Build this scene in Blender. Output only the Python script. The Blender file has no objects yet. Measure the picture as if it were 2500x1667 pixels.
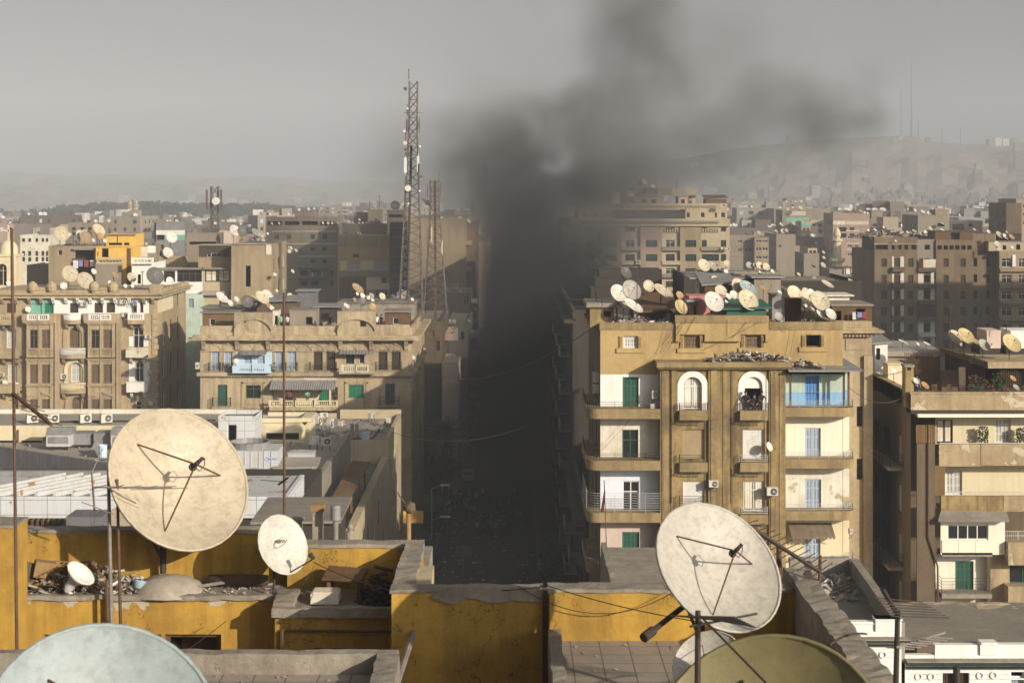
import bpy,bmesh,math,random
from mathutils import Vector,Matrix,noise as mnoise
R = random.Random(11)
rad = math.radians
SC = bpy.context.scene
COL = SC.collection
# ---------------------------------------------------------------- camera
F,CX,HY,H = 3900.0,1250.0,470.0,40.0 # focal length in photo pixels, view axis, eye level, eye height
cam_d = bpy.data.cameras.new('camera'); cam = bpy.data.objects.new('camera',cam_d); COL.objects.link(cam)
cam.location = (0,0,H); cam.rotation_euler = (rad(90),0,0)
cam_d.sensor_width = 36.0; cam_d.lens = 36.0 * F / 2500.0
cam_d.shift_y = (HY - 833.5) / 2500.0
cam_d.clip_start = 0.5; cam_d.clip_end = 12000
cam_d.dof.use_dof = True; cam_d.dof.focus_distance = 120; cam_d.dof.aperture_fstop = 5.0
SC.camera = cam
# ---------------------------------------------------------------- light
SUN_AZ,SUN_EL = rad(43),rad(19.5) # sun to the right of and behind the viewer
sun_d = bpy.data.lights.new('sun','SUN'); sun = bpy.data.objects.new('sun',sun_d); COL.objects.link(sun)
sdir = Vector((math.sin(SUN_AZ) * math.cos(SUN_EL),-math.cos(SUN_AZ) * math.cos(SUN_EL),math.sin(SUN_EL)))
sun.rotation_euler = sdir.to_track_quat('Z','Y').to_euler()
sun_d.energy = 4.7; sun_d.angle = rad(0.6); sun_d.color = (1.0,0.89,0.73)
wd = bpy.data.worlds.new('World'); SC.world = wd; wd.use_nodes = True
nt = wd.node_tree; nt.nodes.clear()
sky = nt.nodes.new('ShaderNodeTexSky'); sky.sky_type = 'NISHITA'; sky.sun_disc = False
sky.sun_elevation = SUN_EL; sky.sun_rotation = math.pi - SUN_AZ
sky.air_density = 1.0; sky.dust_density = 6.0; sky.ozone_density = 1.0
hs = nt.nodes.new('ShaderNodeHueSaturation'); hs.inputs['Saturation'].default_value = 0.12
bg = nt.nodes.new('ShaderNodeBackground'); bg.inputs['Strength'].default_value = 0.062
wo = nt.nodes.new('ShaderNodeOutputWorld')
nt.links.new(sky.outputs[0],hs.inputs['Color']); nt.links.new(hs.outputs[0],bg.inputs['Color']); nt.links.new(bg.outputs[0],wo.inputs['Surface'])
vs = SC.view_settings
vs.view_transform = 'Standard'; vs.look = 'None'; vs.exposure = 0.12; vs.gamma = 1.0; vs.use_curve_mapping = False
cy = SC.cycles
cy.use_denoising = True; cy.max_bounces = 5; cy.diffuse_bounces = 2; cy.glossy_bounces = 2; cy.transmission_bounces = 3
cy.volume_bounces = 0; cy.transparent_max_bounces = 6; cy.caustics_reflective = False; cy.caustics_refractive = False
cy.volume_step_rate = 1.0; cy.volume_max_steps = 128
try: cy.denoiser = 'OPENIMAGEDENOISE'
except Exception: pass
# ---------------------------------------------------------------- picture <-> place
def X(px,Y): return (px - CX) / F * Y
def Z(py,Y): return H - (py - HY) / F * Y
def P(px,py,Y): return Vector((X(px,Y),Y,Z(py,Y)))
def crop(x0,y0,wp,wc):
 k = wp / wc
 return lambda a,b: (x0 + a * k,y0 + b * k)
A1 = crop(0,400,700,2350); A2 = crop(600,400,700,2350); A3 = crop(1250,400,700,2350); A4 = crop(1800,400,700,2350)
B1 = crop(0,667,600,2352); B2 = crop(450,667,650,2352); B3 = crop(1350,650,800,2352); B4 = crop(1350,1000,800,2352)
B5 = crop(2000,750,500,2352); B6 = crop(2000,1067,500,1307)
C1 = crop(0,950,700,2350); C2 = crop(500,950,650,2352); C3 = crop(0,1250,700,2352); C4 = crop(600,1250,800,2352)
C5 = crop(1300,1200,800,2352); C6 = crop(950,150,200,448); C7 = crop(1000,500,500,825); C8 = crop(2000,1500,500,2352)
FULL = crop(0,0,2500,2352)
def rect(cr,x0,y0,x1,y1,Y):
 """crop rectangle -> (u0,u1,v0,v1) in metres on the plane at depth Y"""
 a = cr(x0,y0); b = cr(x1,y1)
 return X(a[0],Y),X(b[0],Y),Z(b[1],Y),Z(a[1],Y)
 # ---------------------------------------------------------------- materials
MATS = {}
def _noise(nt,vec,scale,detail=4,rough=.6,zs=1.0,xs=1.0):
 m = nt.nodes.new('ShaderNodeMapping'); m.inputs['Scale'].default_value = (scale * xs,scale * xs,scale * zs)
 nt.links.new(vec,m.inputs[0])
 n = nt.nodes.new('ShaderNodeTexNoise'); n.inputs['Scale'].default_value = 1; n.inputs['Detail'].default_value = detail; n.inputs['Roughness'].default_value = rough
 nt.links.new(m.outputs[0],n.inputs['Vector']); return n.outputs['Fac']
def _ramp(nt,fac,a,b,inv=False):
 r = nt.nodes.new('ShaderNodeMapRange'); r.inputs['From Min'].default_value = a; r.inputs['From Max'].default_value = b
 r.inputs['To Min'].default_value = 1 if inv else 0; r.inputs['To Max'].default_value = 0 if inv else 1
 nt.links.new(fac,r.inputs['Value']); return r.outputs['Result']
def _mix(nt,fac,a,b,mode='MIX'):
 m = nt.nodes.new('ShaderNodeMix'); m.data_type = 'RGBA'; m.blend_type = mode
 for s,v in ((m.inputs['Factor'],fac),(m.inputs[6],a),(m.inputs[7],b)):
  if hasattr(v,'type') and not isinstance(v,(tuple,float,int)): nt.links.new(v,s)
  elif isinstance(v,(int,float)): s.default_value = v
  else: s.default_value = (*v[:3],1)
 return m.outputs[2]
def _mul(nt,a,b,op='MULTIPLY'):
 m = nt.nodes.new('ShaderNodeMath'); m.operation = op
 for i,v in enumerate((a,b)):
  if isinstance(v,(int,float)): m.inputs[i].default_value = v
  else: nt.links.new(v,m.inputs[i])
 return m.outputs[0]
def mat(name,col=(.5,.5,.5),rough=.85,dirt=None,da=.5,ds=.25,streak=.4,var=.25,bump=.15,metal=0.,objcol=False,
peel=None,peel_t=.62,peel_s=.5,peel_z=None,grid=None,gcol=None,spec=.3,local=False,crack=0):
 if name in MATS: return MATS[name]
 m = bpy.data.materials.new(name); m.use_nodes = True; nt = m.node_tree; nt.nodes.clear()
 out = nt.nodes.new('ShaderNodeOutputMaterial'); bs = nt.nodes.new('ShaderNodeBsdfPrincipled'); nt.links.new(bs.outputs[0],out.inputs[0])
 bs.inputs['Roughness'].default_value = rough; bs.inputs['Metallic'].default_value = metal
 bs.inputs['Specular IOR Level'].default_value = spec
 if local:
  tc = nt.nodes.new('ShaderNodeTexCoord'); pos = tc.outputs['Object']
  oi = nt.nodes.new('ShaderNodeObjectInfo'); ad = nt.nodes.new('ShaderNodeVectorMath'); ad.operation = 'ADD'
  nt.links.new(pos,ad.inputs[0]); mm = _mul(nt,oi.outputs['Random'],50.0); nt.links.new(mm,ad.inputs[1]); pos = ad.outputs[0]
 else:
  pos = nt.nodes.new('ShaderNodeNewGeometry').outputs['Position']
 if objcol:
  oc = nt.nodes.new('ShaderNodeObjectInfo').outputs['Color']; base = oc
 else: base = col
 dirt = dirt or tuple(c * .42 for c in col)
 if objcol and dirt is not None: dcol = _mix(nt,.62,base,(.09,.07,.05))
 else: dcol = dirt
 n1 = _noise(nt,pos,ds,8,.72); n2 = _noise(nt,pos,max(ds * 7,1.3),5,.7,zs=.07); n3 = _noise(nt,pos,4.5,6,.8)
 f1 = _ramp(nt,n1,.42,.66); f2 = _ramp(nt,n2,.46,.66)
 c = _mix(nt,_mul(nt,f1,da),base,dcol)
 if streak: c = _mix(nt,_mul(nt,f2,streak),c,dcol)
 g = _ramp(nt,n3,.3,.7)
 gr = nt.nodes.new('ShaderNodeCombineColor'); vv = _mul(nt,_mul(nt,g,var),1 - var / 2,'ADD')
 for i in range(3): nt.links.new(vv,gr.inputs[i])
 c = _mix(nt,1.0,c,gr.outputs[0],'MULTIPLY')
 bh = n3
 if peel:
  pn = _noise(nt,pos,peel_s,8,.62)
  if peel_z is not None:
   sx = nt.nodes.new('ShaderNodeSeparateXYZ'); nt.links.new(pos,sx.inputs[0])
   zb = _ramp(nt,sx.outputs['Z'],peel_z[0],peel_z[1])
   pn = _mul(nt,pn,_mul(nt,zb,peel_z[2]),'ADD')
  pf = _ramp(nt,pn,peel_t,peel_t + .012)
  c = _mix(nt,pf,c,_mix(nt,g,tuple(x * .7 for x in peel),peel))
  edge = _mul(nt,_ramp(nt,pn,peel_t - .03,peel_t),_ramp(nt,pn,peel_t,peel_t + .004,True))
  c = _mix(nt,_mul(nt,edge,.35),c,dcol)
  bh = _mul(nt,n3,_mul(nt,pf,-.9),'ADD')
 if crack:
  cn = _noise(nt,pos,crack,5,.62); ab = nt.nodes.new('ShaderNodeMath'); ab.operation = 'ABSOLUTE'; nt.links.new(_mul(nt,cn,-.5,'ADD'),ab.inputs[0])
  cf = _mul(nt,_ramp(nt,ab.outputs[0],.0,.0045,True),_ramp(nt,n1,.5,.54)); c = _mix(nt,_mul(nt,cf,.8),c,tuple(x * .3 for x in dirt))
 if grid:
  ax,gw,gh,th = grid
  sx = nt.nodes.new('ShaderNodeSeparateXYZ'); nt.links.new(pos,sx.inputs[0])
  lines = None
  for k,s in ((ax[0],gw),(ax[1],gh)):
   q = _mul(nt,sx.outputs[k],1.0 / s); fr = nt.nodes.new('ShaderNodeMath'); fr.operation = 'FRACT'; nt.links.new(q,fr.inputs[0])
   l = nt.nodes.new('ShaderNodeMath'); l.operation = 'LESS_THAN'; nt.links.new(fr.outputs[0],l.inputs[0]); l.inputs[1].default_value = th / s
   lines = l.outputs[0] if lines is None else _mul(nt,lines,l.outputs[0],'MAXIMUM')
  c = _mix(nt,lines,c,gcol or tuple(x * .4 for x in col))
 nt.links.new(c,bs.inputs['Base Color'])
 if bump:
  b = nt.nodes.new('ShaderNodeBump'); b.inputs['Strength'].default_value = bump; b.inputs['Distance'].default_value = .05
  nt.links.new(bh,b.inputs['Height']); nt.links.new(b.outputs[0],bs.inputs['Normal'])
 MATS[name] = m; return m
def glass_mat():
 m = bpy.data.materials.new('dark_glass'); m.use_nodes = True; b = m.node_tree.nodes['Principled BSDF']
 b.inputs['Base Color'].default_value = (.018,.02,.022,1); b.inputs['Roughness'].default_value = .25; b.inputs['Specular IOR Level'].default_value = .4
 return m
M = dict(
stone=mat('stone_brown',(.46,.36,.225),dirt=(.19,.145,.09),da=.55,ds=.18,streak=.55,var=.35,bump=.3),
stone2=mat('stone_grey_brown',(.49,.39,.25),dirt=(.19,.15,.095),da=.6,ds=.2,streak=.6,var=.4,bump=.3,peel=(.42,.38,.30),peel_t=.64,peel_s=.35),
ochre=mat('ochre_plaster',(.49,.35,.155),dirt=(.22,.15,.075),da=.5,ds=.16,streak=.4,var=.2,bump=.12),
ochre2=mat('stained_ochre',(.36,.26,.115),dirt=(.12,.085,.045),da=.85,ds=.3,streak=.9,var=.4,bump=.2),
ledge=mat('ledge_ochre',(.33,.245,.12),dirt=(.16,.115,.06),da=.7,ds=.4,streak=.6,var=.3,bump=.25),
fgy=mat('deep_yellow_plaster',crack=.8,col=(.50,.30,.055),dirt=(.20,.12,.03),da=.65,ds=.5,streak=.55,var=.25,bump=.3,peel=(.40,.33,.22),peel_t=.695,peel_s=.9),
fgy_top=mat('flaking_yellow_plaster',crack=.8,col=(.50,.30,.055),dirt=(.20,.115,.03),da=.65,ds=.5,streak=.5,var=.25,bump=.3,peel=(.52,.45,.33),peel_t=.79,peel_s=1.6,peel_z=(32.8,33.3,.3)),
white=mat('white_paint',(.82,.80,.76),dirt=(.52,.46,.36),da=.25,ds=.3,streak=.2,var=.07,bump=.06),
white_old=mat('old_white_paint',(.74,.70,.60),dirt=(.45,.37,.24),da=.6,ds=.5,streak=.4,var=.15,bump=.12,peel=(.5,.42,.28),peel_t=.62,peel_s=.8),
bluewhite=mat('bluish_white_paint',(.72,.76,.84),dirt=(.5,.5,.5),da=.2,ds=.3,streak=.2,var=.06,bump=.05),
cream=mat('cream_plaster',(.70,.61,.42),dirt=(.48,.39,.22),da=.3,ds=.3,streak=.3,var=.1,bump=.08),
cream_d=mat('dull_cream_plaster',(.50,.42,.28),dirt=(.33,.26,.15),da=.45,ds=.25,streak=.4,var=.15,bump=.1),
beige=mat('beige_plaster',(.37,.29,.185),dirt=(.18,.14,.09),da=.5,ds=.12,streak=.5,var=.18,bump=.15),
pinkbeige=mat('pink_beige_plaster',(.40,.29,.22),dirt=(.24,.17,.13),da=.5,ds=.12,streak=.4,var=.15,bump=.1),
greybeige=mat('grey_beige_plaster',(.29,.25,.195),dirt=(.20,.165,.125),da=.55,ds=.15,streak=.5,var=.2,bump=.15),
brick=mat('brown_brick',(.24,.145,.10),dirt=(.12,.08,.06),da=.5,ds=.2,streak=.3,var=.4,bump=.2),
brown_l=mat('brown_block_render',(.22,.16,.10),dirt=(.09,.07,.045),da=.6,ds=.2,streak=.5,var=.25,bump=.15),
shadowed=mat('shadowed_render',(.065,.055,.045),dirt=(.03,.025,.02),da=.6,ds=.2,streak=.6,var=.25,bump=.15),  # near-black colour that puts the street's shade into the house fronts
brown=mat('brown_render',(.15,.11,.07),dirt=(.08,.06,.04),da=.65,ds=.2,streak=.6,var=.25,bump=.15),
concrete=mat('old_concrete',crack=1.1,col=(.31,.275,.225),dirt=(.17,.14,.105),da=.6,ds=.7,streak=.3,var=.4,bump=.5),
roof=mat('dusty_roof',(.26,.23,.19),dirt=(.15,.13,.11),da=.7,ds=.35,streak=0,var=.35,bump=.35),
roof_l=mat('pale_flat_roof',(.36,.325,.28),dirt=(.24,.21,.17),da=.6,ds=.2,streak=0,var=.2,bump=.25),
tiles=mat('paved_terrace',(.33,.28,.23),dirt=(.2,.17,.14),da=.5,ds=.5,streak=0,var=.15,bump=.2,grid=((0,1),.42,.42,.018)),
panel=mat('white_panels',(.58,.61,.64),dirt=(.45,.36,.24),da=.15,ds=.5,streak=.25,var=.06,bump=.05,grid=((0,2),1.31,.84,.03),gcol=(.18,.17,.16),peel=(.33,.17,.05),peel_t=.64,peel_s=.9),
panel_plain=mat('white_sheet',(.50,.52,.54),dirt=(.42,.34,.23),da=.25,ds=.6,streak=.45,var=.08,bump=.05,peel=(.36,.19,.06),peel_t=.62,peel_s=.8),
slate=mat('rusty_slate_panels',(.17,.175,.20),dirt=(.12,.075,.045),da=.4,ds=.5,streak=.6,var=.15,bump=.1,grid=((0,2),1.5,3,.03),peel=(.17,.08,.03),peel_t=.67,peel_s=.8),
tin=mat('grey_tin',(.30,.30,.30),dirt=(.16,.13,.10),da=.5,ds=.6,streak=.3,var=.2,bump=.1,metal=.2,rough=.6),
wood=mat('weathered_wood',(.15,.085,.04),dirt=(.07,.045,.025),da=.6,ds=.9,streak=.5,var=.4,bump=.3),
slatwood=mat('brown_slats',(.19,.115,.05),dirt=(.09,.055,.03),da=.5,ds=.6,streak=.2,var=.3,bump=.2,grid=((0,1),50,.28,.06)),
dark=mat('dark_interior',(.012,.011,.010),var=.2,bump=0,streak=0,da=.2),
shade=mat('shade_tone',(.05,.042,.034),var=.3,bump=0,streak=0,da=.3),  # near-black tone standing in for shade on rooms, undersides, walls and roofs
gshut=mat('green_shutter',(.035,.125,.085),dirt=(.02,.06,.04),da=.4,ds=.8,streak=.3,var=.3,bump=.1,rough=.6),
gshut2=mat('bright_green_shutter',(.02,.22,.12),dirt=(.02,.10,.06),da=.4,ds=.8,streak=.3,var=.2,bump=.1,rough=.6),
tealp=mat('teal_paint',(.22,.48,.37),dirt=(.12,.28,.2),da=.3,streak=.3,var=.15,bump=.1),
bshut=mat('blue_shutter',(.12,.32,.66),dirt=(.1,.2,.4),da=.3,ds=.8,streak=.2,var=.15,bump=.1,rough=.6),
lbshut=mat('pale_blue_shutter',(.42,.50,.60),dirt=(.3,.33,.36),da=.3,ds=.8,streak=.2,var=.15,bump=.1),
gyshut=mat('grey_shutter',(.34,.37,.42),dirt=(.2,.2,.2),da=.3,ds=.8,streak=.3,var=.15,bump=.1),
brshut=mat('brown_shutter',(.19,.135,.085),dirt=(.1,.07,.045),da=.5,ds=.9,streak=.4,var=.3,bump=.15),
dbrshut=mat('dark_brown_shutter',(.085,.055,.035),dirt=(.04,.03,.02),da=.5,ds=.9,streak=.4,var=.3,bump=.15),
wshut=mat('white_shutter',(.66,.65,.60),dirt=(.4,.36,.28),da=.3,ds=.8,streak=.3,var=.15,bump=.1),
tshut=mat('tan_roller_shutter',(.36,.27,.155),dirt=(.22,.16,.09),da=.4,ds=.8,streak=.2,var=.15,bump=.1),
lblue=mat('pale_blue_paint',(.52,.68,.80),dirt=(.4,.46,.5),da=.25,streak=.2,var=.1,bump=.05),
mint=mat('mint_wall',(.50,.62,.54),dirt=(.34,.36,.28),da=.5,ds=.7,streak=.4,var=.15,bump=.1),
skyblue=mat('sky_blue_wall',(.26,.48,.74),dirt=(.2,.3,.42),da=.4,ds=.7,streak=.3,var=.15,bump=.1),
yellow=mat('bright_yellow_paint',(.74,.46,.11),dirt=(.44,.26,.07),da=.3,ds=.3,streak=.3,var=.12,bump=.08),
pink=mat('dusty_pink_paint',(.56,.24,.25),dirt=(.35,.16,.16),da=.3,ds=.5,streak=.3,var=.12,bump=.08),
palepink=mat('pale_pink_wall',(.62,.50,.42),dirt=(.4,.32,.26),da=.3,ds=.5,streak=.3,var=.1,bump=.08),
maroon=mat('maroon_cloth',(.10,.02,.02),var=.2,bump=.1),
iron=mat('dark_iron',(.05,.045,.042),dirt=(.10,.055,.03),da=.5,ds=2,streak=.2,var=.3,bump=.1,rough=.6,metal=.3),
rust=mat('rusty_iron',(.13,.075,.045),dirt=(.05,.035,.03),da=.6,ds=2,streak=.2,var=.4,bump=.2,rough=.7),
pipe=mat('grey_pipe',(.25,.23,.21),dirt=(.12,.09,.07),da=.5,ds=2,streak=.3,var=.3,bump=.1,rough=.6),
towerm=mat('tower_steel',(.12,.10,.092),dirt=(.09,.06,.045),da=.6,ds=.6,streak=.1,var=.2,bump=0,rough=.6),
rail=mat('pale_rail',(.52,.53,.55),dirt=(.25,.2,.15),da=.4,ds=1,streak=.2,var=.2,bump=0,rough=.5),
acw=mat('air_conditioner_casing',(.66,.63,.56),dirt=(.38,.32,.24),da=.5,ds=1,streak=.5,var=.12,bump=.05,local=True),
acd=mat('fan_grille_dark',(.06,.06,.06),var=.2,bump=.0,streak=0),
dish=mat('dish_paint',objcol=True,rough=.5,da=.4,ds=2.6,streak=.5,var=.08,bump=.03,local=True,spec=.35,peel=(.34,.20,.09),peel_t=.685,peel_s=2.2),
far=mat('far_wall',objcol=True,rough=.9,da=.4,ds=.1,streak=.35,var=.2,bump=0),
farwin=mat('far_window',(.05,.045,.04),var=.3,bump=0,streak=0),
asphalt=mat('asphalt',(.055,.053,.052),dirt=(.03,.03,.03),da=.5,ds=.15,streak=0,var=.3,bump=.2),
pave=mat('pavement_slabs',(.16,.145,.13),dirt=(.08,.07,.06),da=.5,ds=.3,streak=0,var=.3,bump=.2,grid=((0,1),.6,.6,.02)),
earth=mat('city_ground',(.22,.18,.14),dirt=(.13,.105,.08),da=.6,ds=.02,streak=0,var=.3,bump=0),
hill=mat('desert_hill',(.32,.255,.20),dirt=(.12,.105,.09),da=.8,ds=.02,streak=0,var=.25,bump=0),
trees=mat('far_trees',(.02,.028,.018),dirt=(.03,.035,.02),da=.6,ds=.05,streak=0,var=.4,bump=0),
leaf=mat('leaves',(.045,.06,.022),dirt=(.02,.028,.012),da=.6,ds=.6,streak=0,var=.5,bump=0),
palm=mat('palm_leaf',(.16,.16,.09),dirt=(.2,.17,.11),da=.5,ds=1,streak=0,var=.4,bump=0),
bark=mat('bark',(.10,.07,.045),var=.4,bump=.3),
junk=mat('rubble_grey',(.38,.33,.27),dirt=(.2,.16,.12),da=.6,ds=1.2,streak=0,var=.4,bump=.3),
cloth1=mat('cloth_dark',(.03,.03,.035),var=.3,bump=0),black=mat('black_print',(.012,.012,.014),var=.1,bump=0,streak=0,da=0),
skin=mat('skin',(.30,.17,.105),var=.1,bump=0,streak=0,da=.1),hair=mat('hair',(.012,.01,.009),var=.2,bump=0,streak=0),
tank=mat('plastic_tank',(.72,.72,.70),dirt=(.4,.38,.33),da=.4,ds=1,streak=.3,var=.08,bump=0),
redc=mat('red_cloth',(.35,.05,.06),var=.2,bump=0),bluec=mat('blue_cloth',(.22,.26,.48),var=.2,bump=0),whitec=mat('white_cloth',(.7,.68,.65),var=.2,bump=0),
)
M['glass'] = glass_mat()
# ---------------------------------------------------------------- mesh building
class Pl:
 """a facade plane: u along the wall, w outwards, v up"""
 def __init__(s,kind,pos): s.k,s.p = kind,pos
 def __call__(s,u,w,v):
  if s.k == 'F': return (u,s.p - w,v)
  if s.k == 'R': return (s.p + w,u,v)
  return (s.p - w,u,v)
 def rot(s): return {'F': 0,'R': math.pi / 2,'L': -math.pi / 2}[s.k]
class MB:
 def __init__(s): s.v,s.f,s.m = [],[],[]
 def add(s,vs,fs,m=0):
  o = len(s.v); s.v += [tuple(v) for v in vs]; s.f += [tuple(i + o for i in f) for f in fs]; s.m += [m] * len(fs); return s
 def box(s,x0,x1,y0,y1,z0,z1,m=0):
  return s.add([(x0,y0,z0),(x1,y0,z0),(x1,y1,z0),(x0,y1,z0),(x0,y0,z1),(x1,y0,z1),(x1,y1,z1),(x0,y1,z1)],
  [(0,3,2,1),(4,5,6,7),(0,1,5,4),(1,2,6,5),(2,3,7,6),(3,0,4,7)],m)
 def pbox(s,pl,u0,u1,w0,w1,v0,v1,m=0):
  return s.add([pl(u,w,v) for v in (v0,v1) for (u,w) in ((u0,w1),(u1,w1),(u1,w0),(u0,w0))],
  [(0,3,2,1),(4,5,6,7),(0,1,5,4),(1,2,6,5),(2,3,7,6),(3,0,4,7)],m)
 def quad(s,a,b,c,d,m=0): return s.add([a,b,c,d],[(0,1,2,3)],m)
 def prism(s,pl,poly,w0,w1,m=0):
  n = len(poly); vs = [pl(u,w0,v) for u,v in poly] + [pl(u,w1,v) for u,v in poly]
  return s.add(vs,[tuple(range(n)),tuple(range(2 * n - 1,n - 1,-1))] + [(i,i + n,(i + 1) % n + n,(i + 1) % n) for i in range(n)],m)
 def flat(s,poly,z0,z1,m=0):
  n = len(poly); vs = [(x,y,z0) for x,y in poly] + [(x,y,z1) for x,y in poly]
  return s.add(vs,[tuple(range(n - 1,-1,-1)),tuple(range(n,2 * n))] + [(i,(i + 1) % n,(i + 1) % n + n,i + n) for i in range(n)],m)
 def tube(s,p,q,r,n=6,m=0,r2=None):
  p,q = Vector(p),Vector(q); d = q - p
  if d.length < 1e-6: return s
  a = d.orthogonal().normalized(); b = d.normalized().cross(a); r2 = r if r2 is None else r2
  vs = [c + rr * (math.cos(2 * math.pi * i / n) * a + math.sin(2 * math.pi * i / n) * b) for c,rr in ((p,r),(q,r2)) for i in range(n)]
  return s.add(vs,[(i,(i + 1) % n,n + (i + 1) % n,n + i) for i in range(n)] + [tuple(range(n - 1,-1,-1)),tuple(range(n,2 * n))],m)
 def path(s,pts,r,n=5,m=0):
  for a,b in zip(pts,pts[1:]): s.tube(a,b,r,n,m)
  return s
 def lathe(s,prof,n=16,mx=None,m=0,cap=False):
  vs = []; k = len(prof)
  for i in range(n):
   c,sn = math.cos(2 * math.pi * i / n),math.sin(2 * math.pi * i / n)
   vs += [Vector((r * c,r * sn,z)) for r,z in prof]
  if mx is not None: vs = [mx @ v for v in vs]
  fs = [(i * k + j,((i + 1) % n) * k + j,((i + 1) % n) * k + j + 1,i * k + j + 1) for i in range(n) for j in range(k - 1)]
  if cap: fs += [tuple(i * k + k - 1 for i in range(n)),tuple(i * k for i in range(n - 1,-1,-1))]
  return s.add(vs,fs,m)
 def rough(s,x0,x1,y0,y1,z0,z1,res=.15,amp=.03,m=0,fs=1.6):
  """a box of broken masonry: every face subdivided and pushed about"""
  def ax(a,b): k = max(1,int(abs(b - a) / res)); return [a + (b - a) * i / k for i in range(k + 1)]
  xs,ys,zs = ax(x0,x1),ax(y0,y1),ax(z0,z1)
  def put(v):
   v = Vector(v); n = mnoise.noise_vector(v * fs) + .6 * mnoise.noise_vector(v * fs * 3.1)
   return v + amp * Vector((n.x,n.y,n.z))
  def sheet(A,B,fn):
   o = len(s.v); s.v += [tuple(put(fn(a,b))) for a in A for b in B]; nb = len(B)
   for i in range(len(A) - 1):
    for j in range(nb - 1):
     s.f.append((o + i * nb + j,o + (i + 1) * nb + j,o + (i + 1) * nb + j + 1,o + i * nb + j + 1)); s.m.append(m)
  sheet(xs,ys,lambda a,b: (a,b,z1)); sheet(xs,ys,lambda a,b: (a,b,z0))
  sheet(xs,zs,lambda a,b: (a,y0,b)); sheet(xs,zs,lambda a,b: (a,y1,b))
  sheet(ys,zs,lambda a,b: (x0,a,b)); sheet(ys,zs,lambda a,b: (x1,a,b)); return s
 def facade(s,pl,u0,u1,v0,v1,holes,d=.22,m=0,mr=None):
  """a wall sheet with real openings: holes = (u0,u1,v0,v1) or (u0,u1,v0,v1,'arch')"""
  hs = [h for h in holes if h[0] > u0 + .01 and h[1] < u1 - .01 and h[2] >= v0 and h[3] < v1 - .01]
  us = sorted({u0,u1,*[h[0] for h in hs],*[h[1] for h in hs]}); vv = sorted({v0,v1,*[h[2] for h in hs],*[h[3] for h in hs]})
  for j in range(len(vv) - 1):
   b,t = vv[j],vv[j + 1]; run = None
   for i in range(len(us) - 1):
    cu,cv = (us[i] + us[i + 1]) / 2,(b + t) / 2
    inside = any(h[0] < cu < h[1] and h[2] < cv < h[3] for h in hs)
    if not inside and run is None: run = us[i]
    if (inside or i == len(us) - 2) and run is not None:
     e = us[i] if inside else us[i + 1]
     if e - run > 1e-5: s.quad(pl(run,0,b),pl(e,0,b),pl(e,0,t),pl(run,0,t),m)
     run = None
  for h in hs:
   a,e,b,t = h[:4]; mm = m if mr is None else mr
   s.quad(pl(a,0,b),pl(a,-d,b),pl(a,-d,t),pl(a,0,t),mm); s.quad(pl(e,0,b),pl(e,0,t),pl(e,-d,t),pl(e,-d,b),mm)
   s.quad(pl(a,0,t),pl(a,-d,t),pl(e,-d,t),pl(e,0,t),mm); s.quad(pl(a,0,b),pl(e,0,b),pl(e,-d,b),pl(a,-d,b),mm)
   if len(h) > 4: # arched head: two spandrels
    r = (e - a) / 2; c = (a + e) / 2; y = t - r; n = 8
    arc = [(c - r * math.cos(math.pi * i / (2 * n)),y + r * math.sin(math.pi * i / (2 * n))) for i in range(n + 1)]
    s.prism(pl,[(a,t)] + arc,-.002,-d,mm); s.prism(pl,[(2 * c - u,v) for u,v in reversed([(a,t)] + arc)],-.002,-d,mm)
  return s
 def mesh(s,name,mats,smooth=False,off=(0,0,0)):
  me = bpy.data.meshes.new(name); o = Vector(off)
  me.from_pydata([Vector(v) - o for v in s.v],[],s.f)
  for mm in (mats if isinstance(mats,(list,tuple)) else [mats]): me.materials.append(M[mm] if isinstance(mm,str) else mm)
  me.polygons.foreach_set('material_index',s.m)
  if smooth: me.polygons.foreach_set('use_smooth',[True] * len(s.f))
  me.update()
  bm = bmesh.new(); bm.from_mesh(me); bmesh.ops.recalc_face_normals(bm,faces=bm.faces); bm.to_mesh(me); bm.free()
  return me
 def build(s,name,mats,parent=None,smooth=False,at=None):
  off = at if at is not None else (WL[parent.name] if parent is not None else (0,0,0))
  o = bpy.data.objects.new(name,s.mesh(name,mats,smooth,off)); COL.objects.link(o)
  if parent is not None: o.parent = parent; WL[o.name] = Vector(off)
  else: o.location = off; WL[o.name] = Vector(off)
  return o
WL = {}
def tag(o,label=None,cat=None,group=None,kind=None):
 if label: o['label'] = label
 if cat: o['category'] = cat
 if group: o['group'] = group
 if kind: o['kind'] = kind
 return o
def thing(name,loc,label,cat,group=None):
 o = bpy.data.objects.new(name,None); COL.objects.link(o); o.location = loc; WL[o.name] = Vector(loc); o.empty_display_size = .2
 return tag(o,label,cat,group)
def inst(name,me,parent,loc,rot=0,label=None,off=None):
 """a part that shares mesh data"""
 o = bpy.data.objects.new(name,me); COL.objects.link(o); o.parent = parent
 o.location = Vector(loc) - (WL[parent.name] if off is None else Vector(off)); o.rotation_euler = (0,0,rot); WL[o.name] = Vector(loc)
 if label: o['label'] = label
 return o
def solo(name,mb,mats,label,cat,group=None,at=(0,0,0),smooth=False):
 return tag(mb.build(name,mats,None,smooth,at),label,cat,group)
ORD = ['first','second','third','fourth','fifth','sixth','seventh','eighth','ninth','tenth','eleventh','twelfth','thirteenth','fourteenth',
'fifteenth','sixteenth','seventeenth','eighteenth','nineteenth','twentieth'] + ['twenty-' + w for w in ('first','second','third','fourth','fifth','sixth','seventh','eighth','ninth')] + ['thirtieth'] + ['thirty-' + w for w in ('first','second','third','fourth','fifth','sixth','seventh','eighth','ninth')]
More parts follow.
